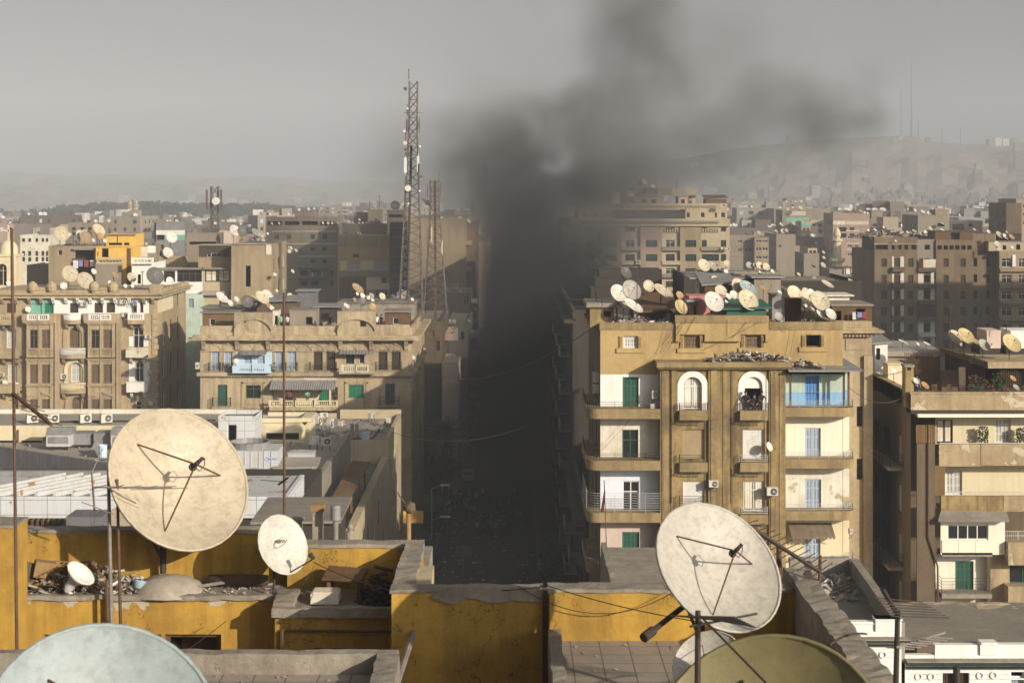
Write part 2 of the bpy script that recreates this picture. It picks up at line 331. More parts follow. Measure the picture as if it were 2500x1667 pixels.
# ---------------------------------------------------------------- windows, shutters, balconies
WC = {}
def _wmesh(kind,w,h,arch):
 """(frame mesh, [(child name, mesh, x, ...)]) in local coordinates: x across from the middle, -y outwards, z up from the sill"""
 key = (kind,round(w,1),round(h,1),arch)
 if key in WC: return WC[key]
 w,h = max(round(w,1),.2),max(round(h,1),.2); t = min(.07,w * .08); pl = Pl('F',0)
 k,*opt = kind.split(':'); opt = opt[0] if opt else None
 fr = MB(); kids = []
 fr.pbox(pl,-w / 2,-w / 2 + t,-.06,.03,0,h); fr.pbox(pl,w / 2 - t,w / 2,-.06,.03,0,h)
 fr.pbox(pl,-w / 2 + t,w / 2 - t,-.06,.03,h - t,h); fr.pbox(pl,-w / 2 + t,w / 2 - t,-.06,.03,0,t)
 iw,ih = w - 2 * t,h - 2 * t
 if k == 'sh': # two louvred leaves
  fm = opt
  for sx in (-1,1):
   b = MB(); x0,x1 = (-iw / 2,-.006) if sx < 0 else (.006,iw / 2); st = min(.07,(x1 - x0) * .16)
   b.pbox(pl,x0,x0 + st,-.05,-.005,t,h - t); b.pbox(pl,x1 - st,x1,-.05,-.005,t,h - t)
   xm = (x0 + x1) / 2
   b.pbox(pl,xm - st / 2,xm + st / 2,-.05,-.005,t,h - t)
   for zz in (t,h * .36,h * .72,h - t - st): b.pbox(pl,x0 + st,x1 - st,-.05,-.008,zz,zz + st)
   n = max(4,int(ih / .11))
   for i in range(n):
    z = t + ih * i / n
    b.add([(x0 + st,.012,z),(x1 - st,.012,z),(x1 - st,.05,z + ih / n),(x0 + st,.05,z + ih / n)],[(0,1,2,3)],1)
   b.quad((x0,.055,t),(x1,.055,t),(x1,.055,h - t),(x0,.055,h - t),1)
   kids.append(('shutter',b.mesh('shutter',[fm,SLAT[fm]])))
 elif k in ('gl','cu'): # glazed
  fm = opt or 'white'
  n = 2 if w > .8 else 1; n = 4 if w > 2.2 else n
  for i in range(1,n): x = -iw / 2 + iw * i / n; fr.pbox(pl,x - t * .45,x + t * .45,-.05,.02,t,h - t)
  if h > 1.1: fr.pbox(pl,-iw / 2,iw / 2,-.05,.018,h * .68,h * .68 + t * .8)
  p = MB().quad((-iw / 2,.03,t),(iw / 2,.03,t),(iw / 2,.03,h - t),(-iw / 2,.03,h - t)); kids.append(('pane',p.mesh('pane','glass')))
  if k == 'cu':
   for s0,s1 in ((-.47,-.07),(.07,.47)):
    q = MB(); m_ = 7
    for i in range(m_):
     a,b = s0 + (s1 - s0) * i / m_,s0 + (s1 - s0) * (i + 1) / m_; ya,yb = (.005,.025) if i % 2 else (.025,.005)
     q.quad((a * iw,ya,t * 2),(b * iw,yb,t * 2),(b * iw,yb,h - t),(a * iw,ya,h - t))
    kids.append(('curtain',q.mesh('curtain','white_old')))
 elif k == 'ro': # roller shutter
  fm = opt; b = MB(); n = max(5,int(ih / .12))
  for i in range(n):
   z = t + ih * i / n; b.add([(-iw / 2,.0,z),(iw / 2,.0,z),(iw / 2,.022,z + ih / n),(-iw / 2,.022,z + ih / n)],[(0,1,2,3)])
  b.quad((-iw / 2,.03,t),(iw / 2,.03,t),(iw / 2,.03,h - t),(-iw / 2,.03,h - t))
  kids.append(('shutter',b.mesh('shutter',fm)))
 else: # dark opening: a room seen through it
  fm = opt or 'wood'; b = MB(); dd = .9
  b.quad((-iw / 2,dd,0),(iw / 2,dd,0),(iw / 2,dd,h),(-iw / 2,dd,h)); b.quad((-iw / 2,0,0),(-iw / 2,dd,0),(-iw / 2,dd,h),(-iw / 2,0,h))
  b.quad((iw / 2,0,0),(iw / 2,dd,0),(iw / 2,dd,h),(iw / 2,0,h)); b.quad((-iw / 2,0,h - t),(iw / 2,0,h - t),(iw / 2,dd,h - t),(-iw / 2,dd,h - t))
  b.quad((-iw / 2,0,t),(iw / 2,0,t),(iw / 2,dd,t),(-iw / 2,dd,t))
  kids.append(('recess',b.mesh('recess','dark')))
 WC[key] = (fr.mesh('window',fm if fm in M else 'wood'),kids); return WC[key]
SLAT = dict(gshut='gshut_d',gshut2='gshut2_d',bshut='bshut_d',lbshut='lbshut_d',gyshut='gyshut_d',brshut='brshut_d',dbrshut='dbrshut_d',wshut='wshut_d',tshut='brshut_d',wood='wood',tealp='tealp',white='wshut_d')
for _k,_c in (('gshut',(.025,.085,.06)),('gshut2',(.015,.15,.085)),('bshut',(.085,.22,.46)),('lbshut',(.28,.33,.39)),('gyshut',(.21,.23,.25)),('brshut',(.12,.085,.055)),('dbrshut',(.05,.033,.022)),('wshut',(.44,.43,.40))):
 M[_k + '_d'] = mat(_k + '_slats',_c,var=.3,bump=0,streak=.2,da=.3)
def win(parent,pl,r,kind,d=.22,arch=False,label=None,name='window'):
 u0,u1,v0,v1 = r[:4]; fr,kids = _wmesh(kind,u1 - u0,v1 - v0,arch)
 loc = pl((u0 + u1) / 2,-d + .07,v0); o = inst(name,fr,parent,loc,pl.rot(),label)
 sx,sz = (u1 - u0) / max(round(u1 - u0,1),.2),(v1 - v0) / max(round(v1 - v0,1),.2); o.scale = (sx,1,sz)
 for nm,me in kids:
  c = bpy.data.objects.new(nm,me); COL.objects.link(c); c.parent = o
 return o
def sill(mb,pl,r,d=.1,t=.12,m=0): mb.pbox(pl,r[0] - .12,r[1] + .12,0,d,r[2] - t,r[2],m)
def railing(parent,pts,h,mt='iron',bars=4,r=.018,post=.9,fill=False):
 """metal railing along a polyline of floor points"""
 b = MB()
 for i in range(bars):
  z = h * (i + 1) / bars; b.path([Vector(p) + Vector((0,0,z)) for p in pts],r,4)
 for a,c in zip(pts,pts[1:]):
  a,c = Vector(a),Vector(c); n = max(1,int((c - a).length / post))
  for i in range(n + 1): q = a + (c - a) * i / n; b.tube(q,q + Vector((0,0,h)),r,4)
  if fill:
   n = max(1,int((c - a).length / .13))
   for i in range(n): q = a + (c - a) * (i + .5) / n; b.tube(q,q + Vector((0,0,h)),r * .6,4)
 return b.build('railing',mt,parent)
def baluster_run(b,pl,u0,u1,w,v0,v1,m=0,step=.2,rail=.12):
 b.pbox(pl,u0,u1,w - .09,w + .09,v1 - rail,v1,m); b.pbox(pl,u0,u1,w - .09,w + .09,v0,v0 + rail,m)
 n = max(2,int((u1 - u0) / step)); hh = v1 - v0 - 2 * rail; z0 = v0 + rail
 for i in range(n):
  u = u0 + (u1 - u0) * (i + .5) / n; c = pl(u,w,0)
  b.lathe([(.035,z0),(.07,z0 + hh * .3),(.03,z0 + hh * .75),(.05,z0 + hh)],6,Matrix.Translation((c[0],c[1],0)),m)
 for u in (u0,u1): b.pbox(pl,u - .1,u + .1,w - .11,w + .11,v0,v1 + .03,m)
def rounded(x0,x1,y0,y1,r,corners,n=6):
 """plan outline with some rounded corners: corners among 'nl','nr' (near left / near right)"""
 pts = []
 if 'nl' in corners: pts += [(x0 + r - r * math.sin(math.pi / 2 * (1 - i / n)),y0 + r - r * math.cos(math.pi / 2 * (1 - i / n))) for i in range(n + 1)]
 else: pts.append((x0,y0))
 if 'nr' in corners: pts += [(x1 - r + r * math.sin(math.pi / 2 * i / n),y0 + r - r * math.cos(math.pi / 2 * i / n)) for i in range(n + 1)]
 else: pts.append((x1,y0))
 return pts + [(x1,y1),(x0,y1)]
 # ---------------------------------------------------------------- air conditioners
ACM = {}
def ac_unit(pl,u,v,w,h,label,wo=.0,facing='F',loc=None,stand=False):
 key = (round(w,1),round(h,1),stand)
 if key not in ACM:
  w_,h_ = key[0],key[1]; p = Pl('F',0); b = MB(); b.pbox(p,-w_ / 2,w_ / 2,0,.42,.08,h_); b.pbox(p,-w_ / 2,w_ / 2,.42,.43,h_ * .9,h_ * .94)
  g = MB(); c = (w_ * .12 if w_ > h_ else 0); rr = min(w_,h_) * .36
  g.lathe([(0,0),(rr,0),(rr,.012),(0,.012)],16,Matrix.Translation((c,-.425,.08 + (h_ - .08) / 2)) @ Matrix.Rotation(rad(90),4,'X'))
  f = MB(); f.lathe([(0,0),(rr * .28,0),(rr * .28,.02),(0,.02)],8,Matrix.Translation((c,-.438,.08 + (h_ - .08) / 2)) @ Matrix.Rotation(rad(90),4,'X'))
  for i in range(6):
   a = i * math.pi / 6; d = Vector((math.cos(a),0,math.sin(a))) * rr; q = Vector((c,-.44,.08 + (h_ - .08) / 2)); f.tube(q - d,q + d,.008,3)
  k = MB()
  for s in (-1,1):
   if stand:
    for yy in (-.38,-.02): k.box(s * w_ * .4 - .025,s * w_ * .4 + .025,yy - .02,yy + .02,-.35,.08)
   else: k.box(s * w_ * .35 - .02,s * w_ * .35 + .02,-.45,0,.03,.08); k.tube((s * w_ * .35,-.42,.05),(s * w_ * .35,0,-.28),.015,4)
  ACM[key] = (b.mesh('casing','acw'),g.mesh('fan_grille','acd'),f.mesh('fan_guard','acw'),k.mesh('bracket','rust'))
 l = loc if loc is not None else pl(u,wo,v); rot = pl.rot() if pl is not None else facing
 t = thing('air_conditioner',l,label,'air conditioner','air conditioner units on walls and roofs'); t.rotation_euler = (0,0,rot)
 ms = ACM[key]
 for nm,me in zip(('casing','fan_grille','fan_guard','bracket'),ms):
  o = bpy.data.objects.new(nm,me); COL.objects.link(o)
  o.parent = t if nm != 'fan_guard' else g_o
  if nm == 'fan_grille': g_o = o
 return t
 # ---------------------------------------------------------------- satellite dishes
DM = {}
def dish_meshes(D,full,offset):
 key = (round(D,1),full,offset)
 if key in DM: return DM[key]
 n = 40 if D > 1.4 else (22 if full else 16); r = .5; Fq = .38 if not offset else .6
 def zf(q): return q * q / (4 * Fq) - .25 / (4 * Fq) # rim plane at z = 0
 prof = [(q,zf(q)) for q in [.001] + [r * i / 7 for i in range(1,8)]]
 back = [(q,z - .008) for q,z in reversed(prof)]
 b = MB(); b.lathe(prof + [(r + .006,.004),(r + .006,-.014)] + back,n)
 rim = MB(); rim.lathe([(r - .004,-.012),(r + .012,-.012),(r + .012,.008),(r - .004,.008),(r - .004,-.012)],n)
 out = {'reflector': b.mesh('reflector','dish',True),'rim': rim.mesh('rim','dish',True)}
 th = .0062 if D > 1.4 else .006
 if offset:
  a = MB(); a.tube((0,-.47,zf(.47)),(0,-.43,.58),.012,5); a.tube((0,-.43,.58),(0,-.40,.66),.016,5)
  out['feed_arm'] = a.mesh('feed_arm','iron')
  l = MB(); l.tube((0,-.42,.64),(0,-.35,.60),.035,8); l.tube((0,-.35,.60),(0,-.335,.59),.045,8); out['feed_horn'] = l.mesh('feed_horn','acd')
 else:
  fz = zf(0) + Fq; ss = []
  for i in range(3):
   an = math.pi / 2 + i * 2 * math.pi / 3 + .55; q = .36; s = MB(); s.tube((q * math.cos(an),q * math.sin(an),zf(q) + .004),(.02 * math.cos(an),.02 * math.sin(an),fz),th,5)
   ss.append(s.mesh('strut','rust' if D > 1.4 else 'iron'))
  out['struts'] = ss
  l = MB(); l.tube((0,0,fz - .03),(0,0,fz + .05),.016,8); l.tube((0,0,fz + .05),(.035,.02,fz + .065),.014,6); l.tube((0,0,fz - .035),(0,0,fz - .02),.028,10)
  if full == 2:
   pts = [(.02,.02,fz + .06),(.07,.03,fz + .03),(.085,.0,fz - .02),(.05,-.03,fz - .04),(.02,-.02,fz - .02)]; l.path(pts,.003,4)
  out['feed_horn'] = l.mesh('feed_horn','iron')
 mt = MB(); z0 = zf(0); mt.tube((0,0,z0 - .008),(0,0,z0 - .05),.11,8); mt.tube((0,0,z0 - .05),(0,0,z0 - .10),.035,6)
 out['mount'] = mt.mesh('mount','rust'); DM[key] = out; return out
DISHES = []
def dish(cr,cx,cy,major,ratio,Y,color,where,floor,phi=38,offset=None,name='satellite_dish',label=None,full=True,polekw=True,flip=1,group=None):
 """centre, long axis and flattening as seen; the axis points out of the picture along phi"""
 x,y = cr(cx,cy); k = (cr(1,0)[0] - cr(0,0)[0]); Dm = major * k * Y / F
 c = P(x,y,Y); th = math.acos(min(.99,ratio)); ph = rad(phi)
 n = Vector((math.sin(th) * math.cos(ph),-math.cos(th),math.sin(th) * math.sin(ph)))
 # ratio is measured across the line of sight to this very dish
 view = (c - Vector((0,0,H))).normalized(); n = (n + (Vector((view.x,0,view.z)) * -1.0)).normalized()
 small = Dm < 1.15; off = small if offset is None else offset
 ms = dish_meshes(Dm,2 if full == 2 else (1 if Dm * F / Y > 24 else 0),off)
 zax = n; up = Vector((0,0,1)); xax = up.cross(zax).normalized(); yax = zax.cross(xax)
 if full == 2: pass
 rot = Matrix((xax,yax,zax)).transposed().to_4x4()
 back = c - n * (Dm * .25); base = Vector((back.x,back.y,floor))
 t = thing(name,base,label or '','satellite dish',group or 'satellite dishes on the roofs')
 D = round(Dm,1) if round(Dm,1) > 0 else .1; S = Dm
 col = {'white': (.68,.65,.58),'bone': (.50,.47,.41),'cream': (.58,.51,.36),'grey': (.36,.335,.29),'tan': (.38,.27,.15),'rusty': (.44,.26,.12),'blue': (.335,.395,.40),'dark': (.12,.115,.11),'ivory': (.50,.43,.32),'yellow': (.54,.43,.22),'khaki': (.21,.18,.085),'pink': (.38,.32,.28)}[color]
 fv = .88 + .2 * R.random(); col = tuple(v * fv for v in col)
 mtx = Matrix.Translation(c - base) @ rot @ Matrix.Diagonal((S,S,S,1))
 def put(nm,me,par=None):
  o = bpy.data.objects.new(nm,me); COL.objects.link(o); o.color = (*col,1)
  if par is None: o.parent = t; o.matrix_local = mtx
  else: o.parent = par
  return o
 refl = put('reflector',ms['reflector'])
 px = Dm * F / Y
 if px > 24: put('rim',ms['rim'],refl)
 if 'feed_arm' in ms:
  if px > 16: put('feed_arm',ms['feed_arm'])
  put('feed_horn',ms['feed_horn'])
 else:
  for s in ms['struts']: put('strut',s)
  put('feed_horn',ms['feed_horn'])
 if px > 24: put('mount',ms['mount'])
 pr = max(.022,Dm * .022); b = MB(); top = back - base
 b.tube((0,0,0),(top.x,top.y,top.z),pr,8)
 if Dm > 1.3: b.tube((0,0,max(.02,top.z - Dm * .45)),tuple(top + Vector((-xax * .22 + yax * -.12) * Dm)),pr * .55,6)
 po = bpy.data.objects.new('pole',b.mesh('pole','iron')); COL.objects.link(po); po.parent = t
 if label is None: DISHES.append((where,x,y,Dm,color,ratio,t))
 return t
SIZE = lambda d: 'small' if d < 1.0 else ('large' if d > 2.0 else 'round')
def label_dishes():
 by = {}
 for e in DISHES: by.setdefault(e[0],[]).append(e)
 for where,es in by.items():
  es.sort(key=lambda e: e[1]); cnt = {}
  key = lambda e: (SIZE(e[3]),e[4],'tilted edge-on' if e[5] < .45 else 'face-on' if e[5] > .82 else '')
  for e in es: cnt.setdefault(key(e),[]).append(e)
  for k,l in cnt.items():
   for i,e in enumerate(l):
    d = ' '.join(w for w in (k[0],k[1],k[2]) if w)
    n = '' if len(l) == 1 else (', leftmost' if i == 0 else (', rightmost' if i == len(l) - 1 else ', %s from left' % ORD[i]))
    e[6]['label'] = '%s satellite dish %s%s' % (d,where,n)
    # ---------------------------------------------------------------- people
PM = {}
def person_mesh(pose,shirt,legs):
 key = (pose,shirt,legs)
 if key in PM: return PM[key]
 lean = pose == 'lean'
 J = {'pel': (0,0,.93),'wai': (0,-.02 - .06 * lean,1.1),'che': (0,-.03 - .16 * lean,1.33),'nec': (0,-.03 - .22 * lean,1.47),'chi': (0,-.06 - .25 * lean,1.56),'hea': (0,-.04 - .26 * lean,1.66),'top': (0,-.03 - .24 * lean,1.74)}
 Rr = {'pel': .15,'wai': .135,'che': .16,'nec': .06,'chi': .075,'hea': .098,'top': .06}
 E = [('pel','wai'),('wai','che'),('che','nec'),('nec','chi'),('chi','hea'),('hea','top')]
 for s,n in ((-1,'l'),(1,'r')):
  st = {'walk': .16 * s}.get(pose,0)
  J['hip' + n] = (.1 * s,0,.88); J['kne' + n] = (.11 * s,-st * .6,.48); J['ank' + n] = (.11 * s,st,.08); J['toe' + n] = (.12 * s,st - .15,.04)
  Rr.update({'hip' + n: .095,'kne' + n: .06,'ank' + n: .042,'toe' + n: .04})
  J['sho' + n] = (.18 * s,-.03 - .19 * lean,1.41)
  if lean: J['elb' + n] = (.27 * s,-.32,1.2); J['wri' + n] = (.12 * s,-.52,1.12); J['han' + n] = (.07 * s,-.58,1.12)
  elif pose == 'arm' and s > 0: J['elb' + n] = (.3,-.2,1.5); J['wri' + n] = (.22,-.3,1.72); J['han' + n] = (.2,-.33,1.8)
  else: J['elb' + n] = (.25 * s,.02,1.14); J['wri' + n] = (.25 * s,-.1,.9); J['han' + n] = (.24 * s,-.13,.82)
  Rr.update({'sho' + n: .07,'elb' + n: .046,'wri' + n: .034,'han' + n: .04})
  E += [('pel','hip' + n),('hip' + n,'kne' + n),('kne' + n,'ank' + n),('ank' + n,'toe' + n),('che','sho' + n),('sho' + n,'elb' + n),('elb' + n,'wri' + n),('wri' + n,'han' + n)]
 names = list(J); me = bpy.data.meshes.new('body'); me.from_pydata([J[n] for n in names],[(names.index(a),names.index(b)) for a,b in E],[])
 o = bpy.data.objects.new('tmp',me); COL.objects.link(o); sk = o.modifiers.new('s','SKIN'); sb = o.modifiers.new('b','SUBSURF'); sb.levels = 1
 for i,n in enumerate(names): me.skin_vertices[0].data[i].radius = (Rr[n],Rr[n] * .85); me.skin_vertices[0].data[i].use_root = n == 'pel'
 dg = bpy.context.evaluated_depsgraph_get(); out = bpy.data.meshes.new_from_object(o.evaluated_get(dg)); bpy.data.objects.remove(o)
 out.materials.clear()
 for m in ('skin',shirt,legs,'hair'): out.materials.append(M[m])
 hx = J['hea']
 for p in out.polygons:
  c = p.center; p.use_smooth = True
  if c.z > 1.49: p.material_index = 3 if (c.z > 1.7 or (c.y > hx[1] + .02 and c.z > 1.56)) else 0
  elif c.z < .07: p.material_index = 3
  elif c.z < .95 and abs(c.x) < .2: p.material_index = 2
  elif (abs(c.x) > .2 and c.z < 1.18) or c.y < -.4: p.material_index = 0
  else: p.material_index = 1
 PM[key] = out; return out
HAIRM = []
def person(loc,rot,pose,shirt,legs,label,group=None,s=1.0):
 t = thing('person',loc,label,'person',group); t.rotation_euler = (0,0,rot); t.scale = (s,s,s)
 o = bpy.data.objects.new('body',person_mesh(pose,shirt,legs)); COL.objects.link(o); o.parent = t
 if not HAIRM:
  b = MB(); b.lathe([(.001,.11),(.06,.1),(.1,.05),(.108,.0),(.1,-.05),(.085,-.06)],12); HAIRM.append(b.mesh('hair','hair',True))
 h = bpy.data.objects.new('hair',HAIRM[0]); COL.objects.link(h); h.parent = t; y = -.27 if pose == 'lean' else -.03
 h.location = (0,y + .02,1.68); h.rotation_euler = (rad(-22),0,0)
 return t
 # ---------------------------------------------------------------- clutter
def debris(name,x0,x1,y0,y1,z,n,size,label,mats=('junk','wood','concrete','tin','whitec'),heap=.0,seed=1,kind='stuff'):
 r = random.Random(seed); b = MB()
 for i in range(n):
  x,y = r.uniform(x0,x1),r.uniform(y0,y1); fx = 1 - abs((x - x0) / (x1 - x0) * 2 - 1); hz = z + heap * fx * r.random()
  l,w,t = size * r.uniform(.4,2.2),size * r.uniform(.15,.7),size * r.uniform(.05,.35)
  if r.random() < .3: l,w,t = l * 1.6,size * .08,size * .08
  q = Matrix.Translation((x,y,hz + t * .4)) @ Matrix.Rotation(r.uniform(0,6.28),4,'Z') @ Matrix.Rotation(r.gauss(0,.35),4,'Y') @ Matrix.Rotation(r.gauss(0,.3),4,'X')
  vs = [q @ Vector((sx * l / 2 * r.uniform(.6,1),sy * w / 2 * r.uniform(.6,1),sz * t / 2)) for sz in (-1,1) for sx,sy in ((-1,-1),(1,-1),(1,1),(-1,1))]
  b.add(vs,[(0,3,2,1),(4,5,6,7),(0,1,5,4),(1,2,6,5),(2,3,7,6),(3,0,4,7)],r.choices(range(len(mats)),[4] + [1.6] * (len(mats) - 1))[0])
 o = b.build(name,list(mats)); return tag(o,label,'debris',None,kind)
def cable(pts,r,label,sag=.0,mt='iron',name='cable',n=10):
 out = []
 for a,b in zip(pts,pts[1:]):
  a,b = Vector(a),Vector(b)
  for i in range(n): t = i / n; out.append(a + (b - a) * t - Vector((0,0,sag * 4 * t * (1 - t))))
 out.append(Vector(pts[-1])); return solo(name,MB().path(out,r,4),mt,label,'cable',None,tuple(out[0]))
def yagi(base,h,boom_dir,L,n,el,label,r=.02,name='television_antenna',boom_tilt=0.,mt='iron',bz=None,upel=False):
 t = thing(name,base,label,'antenna'); base = Vector(base); top = base + Vector((0,0,h))
 MB().tube(base,top,r,7).build('mast',mt,t)
 d = Vector((math.cos(boom_dir),math.sin(boom_dir),boom_tilt)).normalized(); s = d.cross(Vector((0,0,1))).normalized()
 if upel: s = Vector((0,0,1)).cross(d.cross(Vector((0,0,1)))).normalized() * 0 + Vector((-d.z,0,d.x)).normalized()
 c = base + Vector((0,0,bz if bz else h * .96)); MB().tube(c - d * L * .35,c + d * L * .65,r * .7,5).build('boom',mt,t)
 b = MB()
 for i in range(n): q = c - d * L * .35 + d * L * i / (n - 1); e = el * (1 - .45 * i / n); b.tube(q - s * e / 2,q + s * e / 2,r * .35,4)
 b.build('elements',mt,t); return t
 # ================================================================ SETTING
def lerp_tab(tab,x):
 if x <= tab[0][0]: return tab[0][1]
 for (a,va),(b,vb) in zip(tab,tab[1:]):
  if x <= b: return va + (vb - va) * (x - a) / (b - a)
 return tab[-1][1]
g = MB().quad((-3900,-90,0),(3900,-90,0),(3900,6900,0),(-3900,6900,0))
tag(g.build('ground','earth'),kind='structure')
SX0,SX1 = -11.3,5.7 # the street between its two rows of houses
tag(MB().quad((SX0 + 3,60,.02),(SX1 - 3,60,.02),(SX1 - 3,700,.02),(SX0 + 3,700,.02)).build('street','asphalt'),kind='structure')
b = MB(); b.box(SX0,SX0 + 3,60,700,0,.16); b.box(SX1 - 3,SX1,60,700,0,.16)
tag(b.build('pavement','pave'),kind='structure')
# hills: ridge line read as eye-level angles, built as terrain from 1.8 to 5 km away
RIDGE = [(-400,430),(0,427),(300,431),(640,436),(900,446),(1200,436),(1400,428),(1600,398),(1763,368),(1900,350),(2050,338),(2160,332),(2230,331),(2262,345),(2350,352),(2420,350),(2500,352),(2900,372),(3300,400)]
def hscale(px): t = min(1,max(0,(px - 1350) / 500)); return 1 - .3 * t * t * (3 - 2 * t)
def hill_h(px,Y):
 Y = Y / hscale(px); zr = H + (HY - lerp_tab(RIDGE,px)) / F * 5000 * hscale(px)
 t = min(1,max(0,(Y - 2400) / 2600)); rise = t * t * (3 - 2 * t) if px < 1500 else (.25 * t + .75 * max(0,(t - .55) / .45) ** .7)
 n = mnoise.fractal(Vector((px * .008,Y * .0022,3)),1,2,5)
 return max(.5,zr * rise + n * (20 * t * (1 - t) * 4 + 3 * t) + (0 if t < 1 else -(Y - 5000) * .02))
b = MB(); xs = [-400 + i * 20 for i in range(186)]; ys = [2350 + i * 85 for i in range(32)] + [5060,5300,5800,6600]
b.v = [(X(px,Y * hscale(px)),Y * hscale(px),hill_h(px,Y * hscale(px))) for Y in ys for px in xs]; n = len(xs)
b.f = [(j * n + i,j * n + i + 1,(j + 1) * n + i + 1,(j + 1) * n + i) for j in range(len(ys) - 1) for i in range(n - 1)]; b.m = [0] * len(b.f)
tag(b.build('hills','hill'),kind='structure')
# wooded ridge on the left
TREEL = [(-100,520),(60,520),(150,505),(330,492),(500,500),(640,498),(720,508),(820,512),(1000,516),(1200,520)]
b = MB(); r = random.Random(4)
for i in range(5200):
 px = r.uniform(-80,1180); Y = r.uniform(1450,1750); top = Z(lerp_tab(TREEL,px),1600) * r.uniform(.45,1.0); s = r.uniform(2.5,6); x = X(px,Y)
 for k in range(2):
  a = r.uniform(0,3.14); c,sn = math.cos(a) * s,math.sin(a) * s; zz = top - r.uniform(0,5)
  b.add([(x - c,Y - sn,zz - s),(x + c,Y + sn,zz - s * r.random()),(x + c * .6,Y + sn * .6,zz + s * .6),(x - c * .7,Y - sn * .7,zz + s * r.random() * .6)],[(0,1,2,3)])
tag(b.build('far_woods','trees'),'dark wooded ridge in the haze behind the left half of the city','woods',None,'stuff')
b = MB(); pts = [(lerp_tab(TREEL,px),px) for px in range(-120,1240,40)]
for (ya,pa),(yb,pb) in zip(pts,pts[1:]):
 za,zb = max(.3,Z(ya,1600) - 11),max(.3,Z(yb,1600) - 11)
 b.quad((X(pa,1400),1400,.2),(X(pb,1400),1400,.2),(X(pb,1600),1600,zb),(X(pa,1600),1600,za)); b.quad((X(pa,1600),1600,za),(X(pb,1600),1600,zb),(X(pb,1800),1800,.2),(X(pa,1800),1800,.2))
tag(b.build('terrain','trees'),kind='structure')
# ---------------------------------------------------------------- air: haze and smoke
def volume_mat(name,setup):
 m = bpy.data.materials.new(name); m.use_nodes = True; nt = m.node_tree; nt.nodes.clear()
 out = nt.nodes.new('ShaderNodeOutputMaterial'); pv = nt.nodes.new('ShaderNodeVolumePrincipled'); nt.links.new(pv.outputs[0],out.inputs['Volume']); setup(nt,pv); return m
HAZE_D = .00034
def _hz(nt,pv):
 pv.inputs['Color'].default_value = (.865,.92,1,1); pv.inputs['Density'].default_value = HAZE_D; pv.inputs['Anisotropy'].default_value = -.17
M['hazem'] = volume_mat('dusty_air',_hz)
tag(MB().box(-4000,4000,-120,7000,-1,440).build('haze','hazem'),'pale dusty air over the whole city','haze',None,'stuff')
def blob_density(blobs,nscale,lo,hi,seed=0.,stretch=1.0,alb=(.32,.31,.31),warp=34):
 def setup(nt,pv):
  pos = nt.nodes.new('ShaderNodeNewGeometry').outputs['Position']; tot = None
  # warp
  wn = nt.nodes.new('ShaderNodeTexNoise'); wn.inputs['Scale'].default_value = nscale * .5; wn.inputs['Detail'].default_value = 2; nt.links.new(pos,wn.inputs['Vector'])
  sb = nt.nodes.new('ShaderNodeVectorMath'); sb.operation = 'SUBTRACT'; nt.links.new(wn.outputs['Color'],sb.inputs[0]); sb.inputs[1].default_value = (.5,.5,.5)
  sc = nt.nodes.new('ShaderNodeVectorMath'); sc.operation = 'SCALE'; nt.links.new(sb.outputs[0],sc.inputs[0]); sc.inputs['Scale'].default_value = warp
  ad = nt.nodes.new('ShaderNodeVectorMath'); ad.operation = 'ADD'; nt.links.new(pos,ad.inputs[0]); nt.links.new(sc.outputs[0],ad.inputs[1]); wp = ad.outputs[0]
  for c,rr,amp in blobs:
   s = nt.nodes.new('ShaderNodeVectorMath'); s.operation = 'SUBTRACT'; nt.links.new(wp,s.inputs[0]); s.inputs[1].default_value = c
   d = nt.nodes.new('ShaderNodeVectorMath'); d.operation = 'DIVIDE'; nt.links.new(s.outputs[0],d.inputs[0]); d.inputs[1].default_value = rr
   q = nt.nodes.new('ShaderNodeVectorMath'); q.operation = 'DOT_PRODUCT'; nt.links.new(d.outputs[0],q.inputs[0]); nt.links.new(d.outputs[0],q.inputs[1])
   o = nt.nodes.new('ShaderNodeMath'); o.operation = 'SUBTRACT'; o.use_clamp = True; o.inputs[0].default_value = 1; nt.links.new(q.outputs['Value'],o.inputs[1])
   v = _mul(nt,_mul(nt,o.outputs[0],o.outputs[0]),amp); tot = v if tot is None else _mul(nt,tot,v,'ADD')
  m = nt.nodes.new('ShaderNodeMapping'); m.inputs['Scale'].default_value = (nscale,nscale,nscale * stretch); m.inputs['Location'].default_value = (seed,seed * 2,0); nt.links.new(pos,m.inputs[0])
  n = nt.nodes.new('ShaderNodeTexNoise'); n.inputs['Scale'].default_value = 1; n.inputs['Detail'].default_value = 6; n.inputs['Roughness'].default_value = .64; nt.links.new(m.outputs[0],n.inputs['Vector'])
  f = _ramp(nt,n.outputs['Fac'],lo,hi)
  nt.links.new(_mul(nt,tot,f),pv.inputs['Density'])
  pv.inputs['Color'].default_value = (*alb,1); pv.inputs['Anisotropy'].default_value = .0
 return setup
def SB(px,py,rx,ry,rz,amp,Y=288): p = P(px,py,Y); return ((p.x,p.y,p.z),(rx,ry,rz),amp)
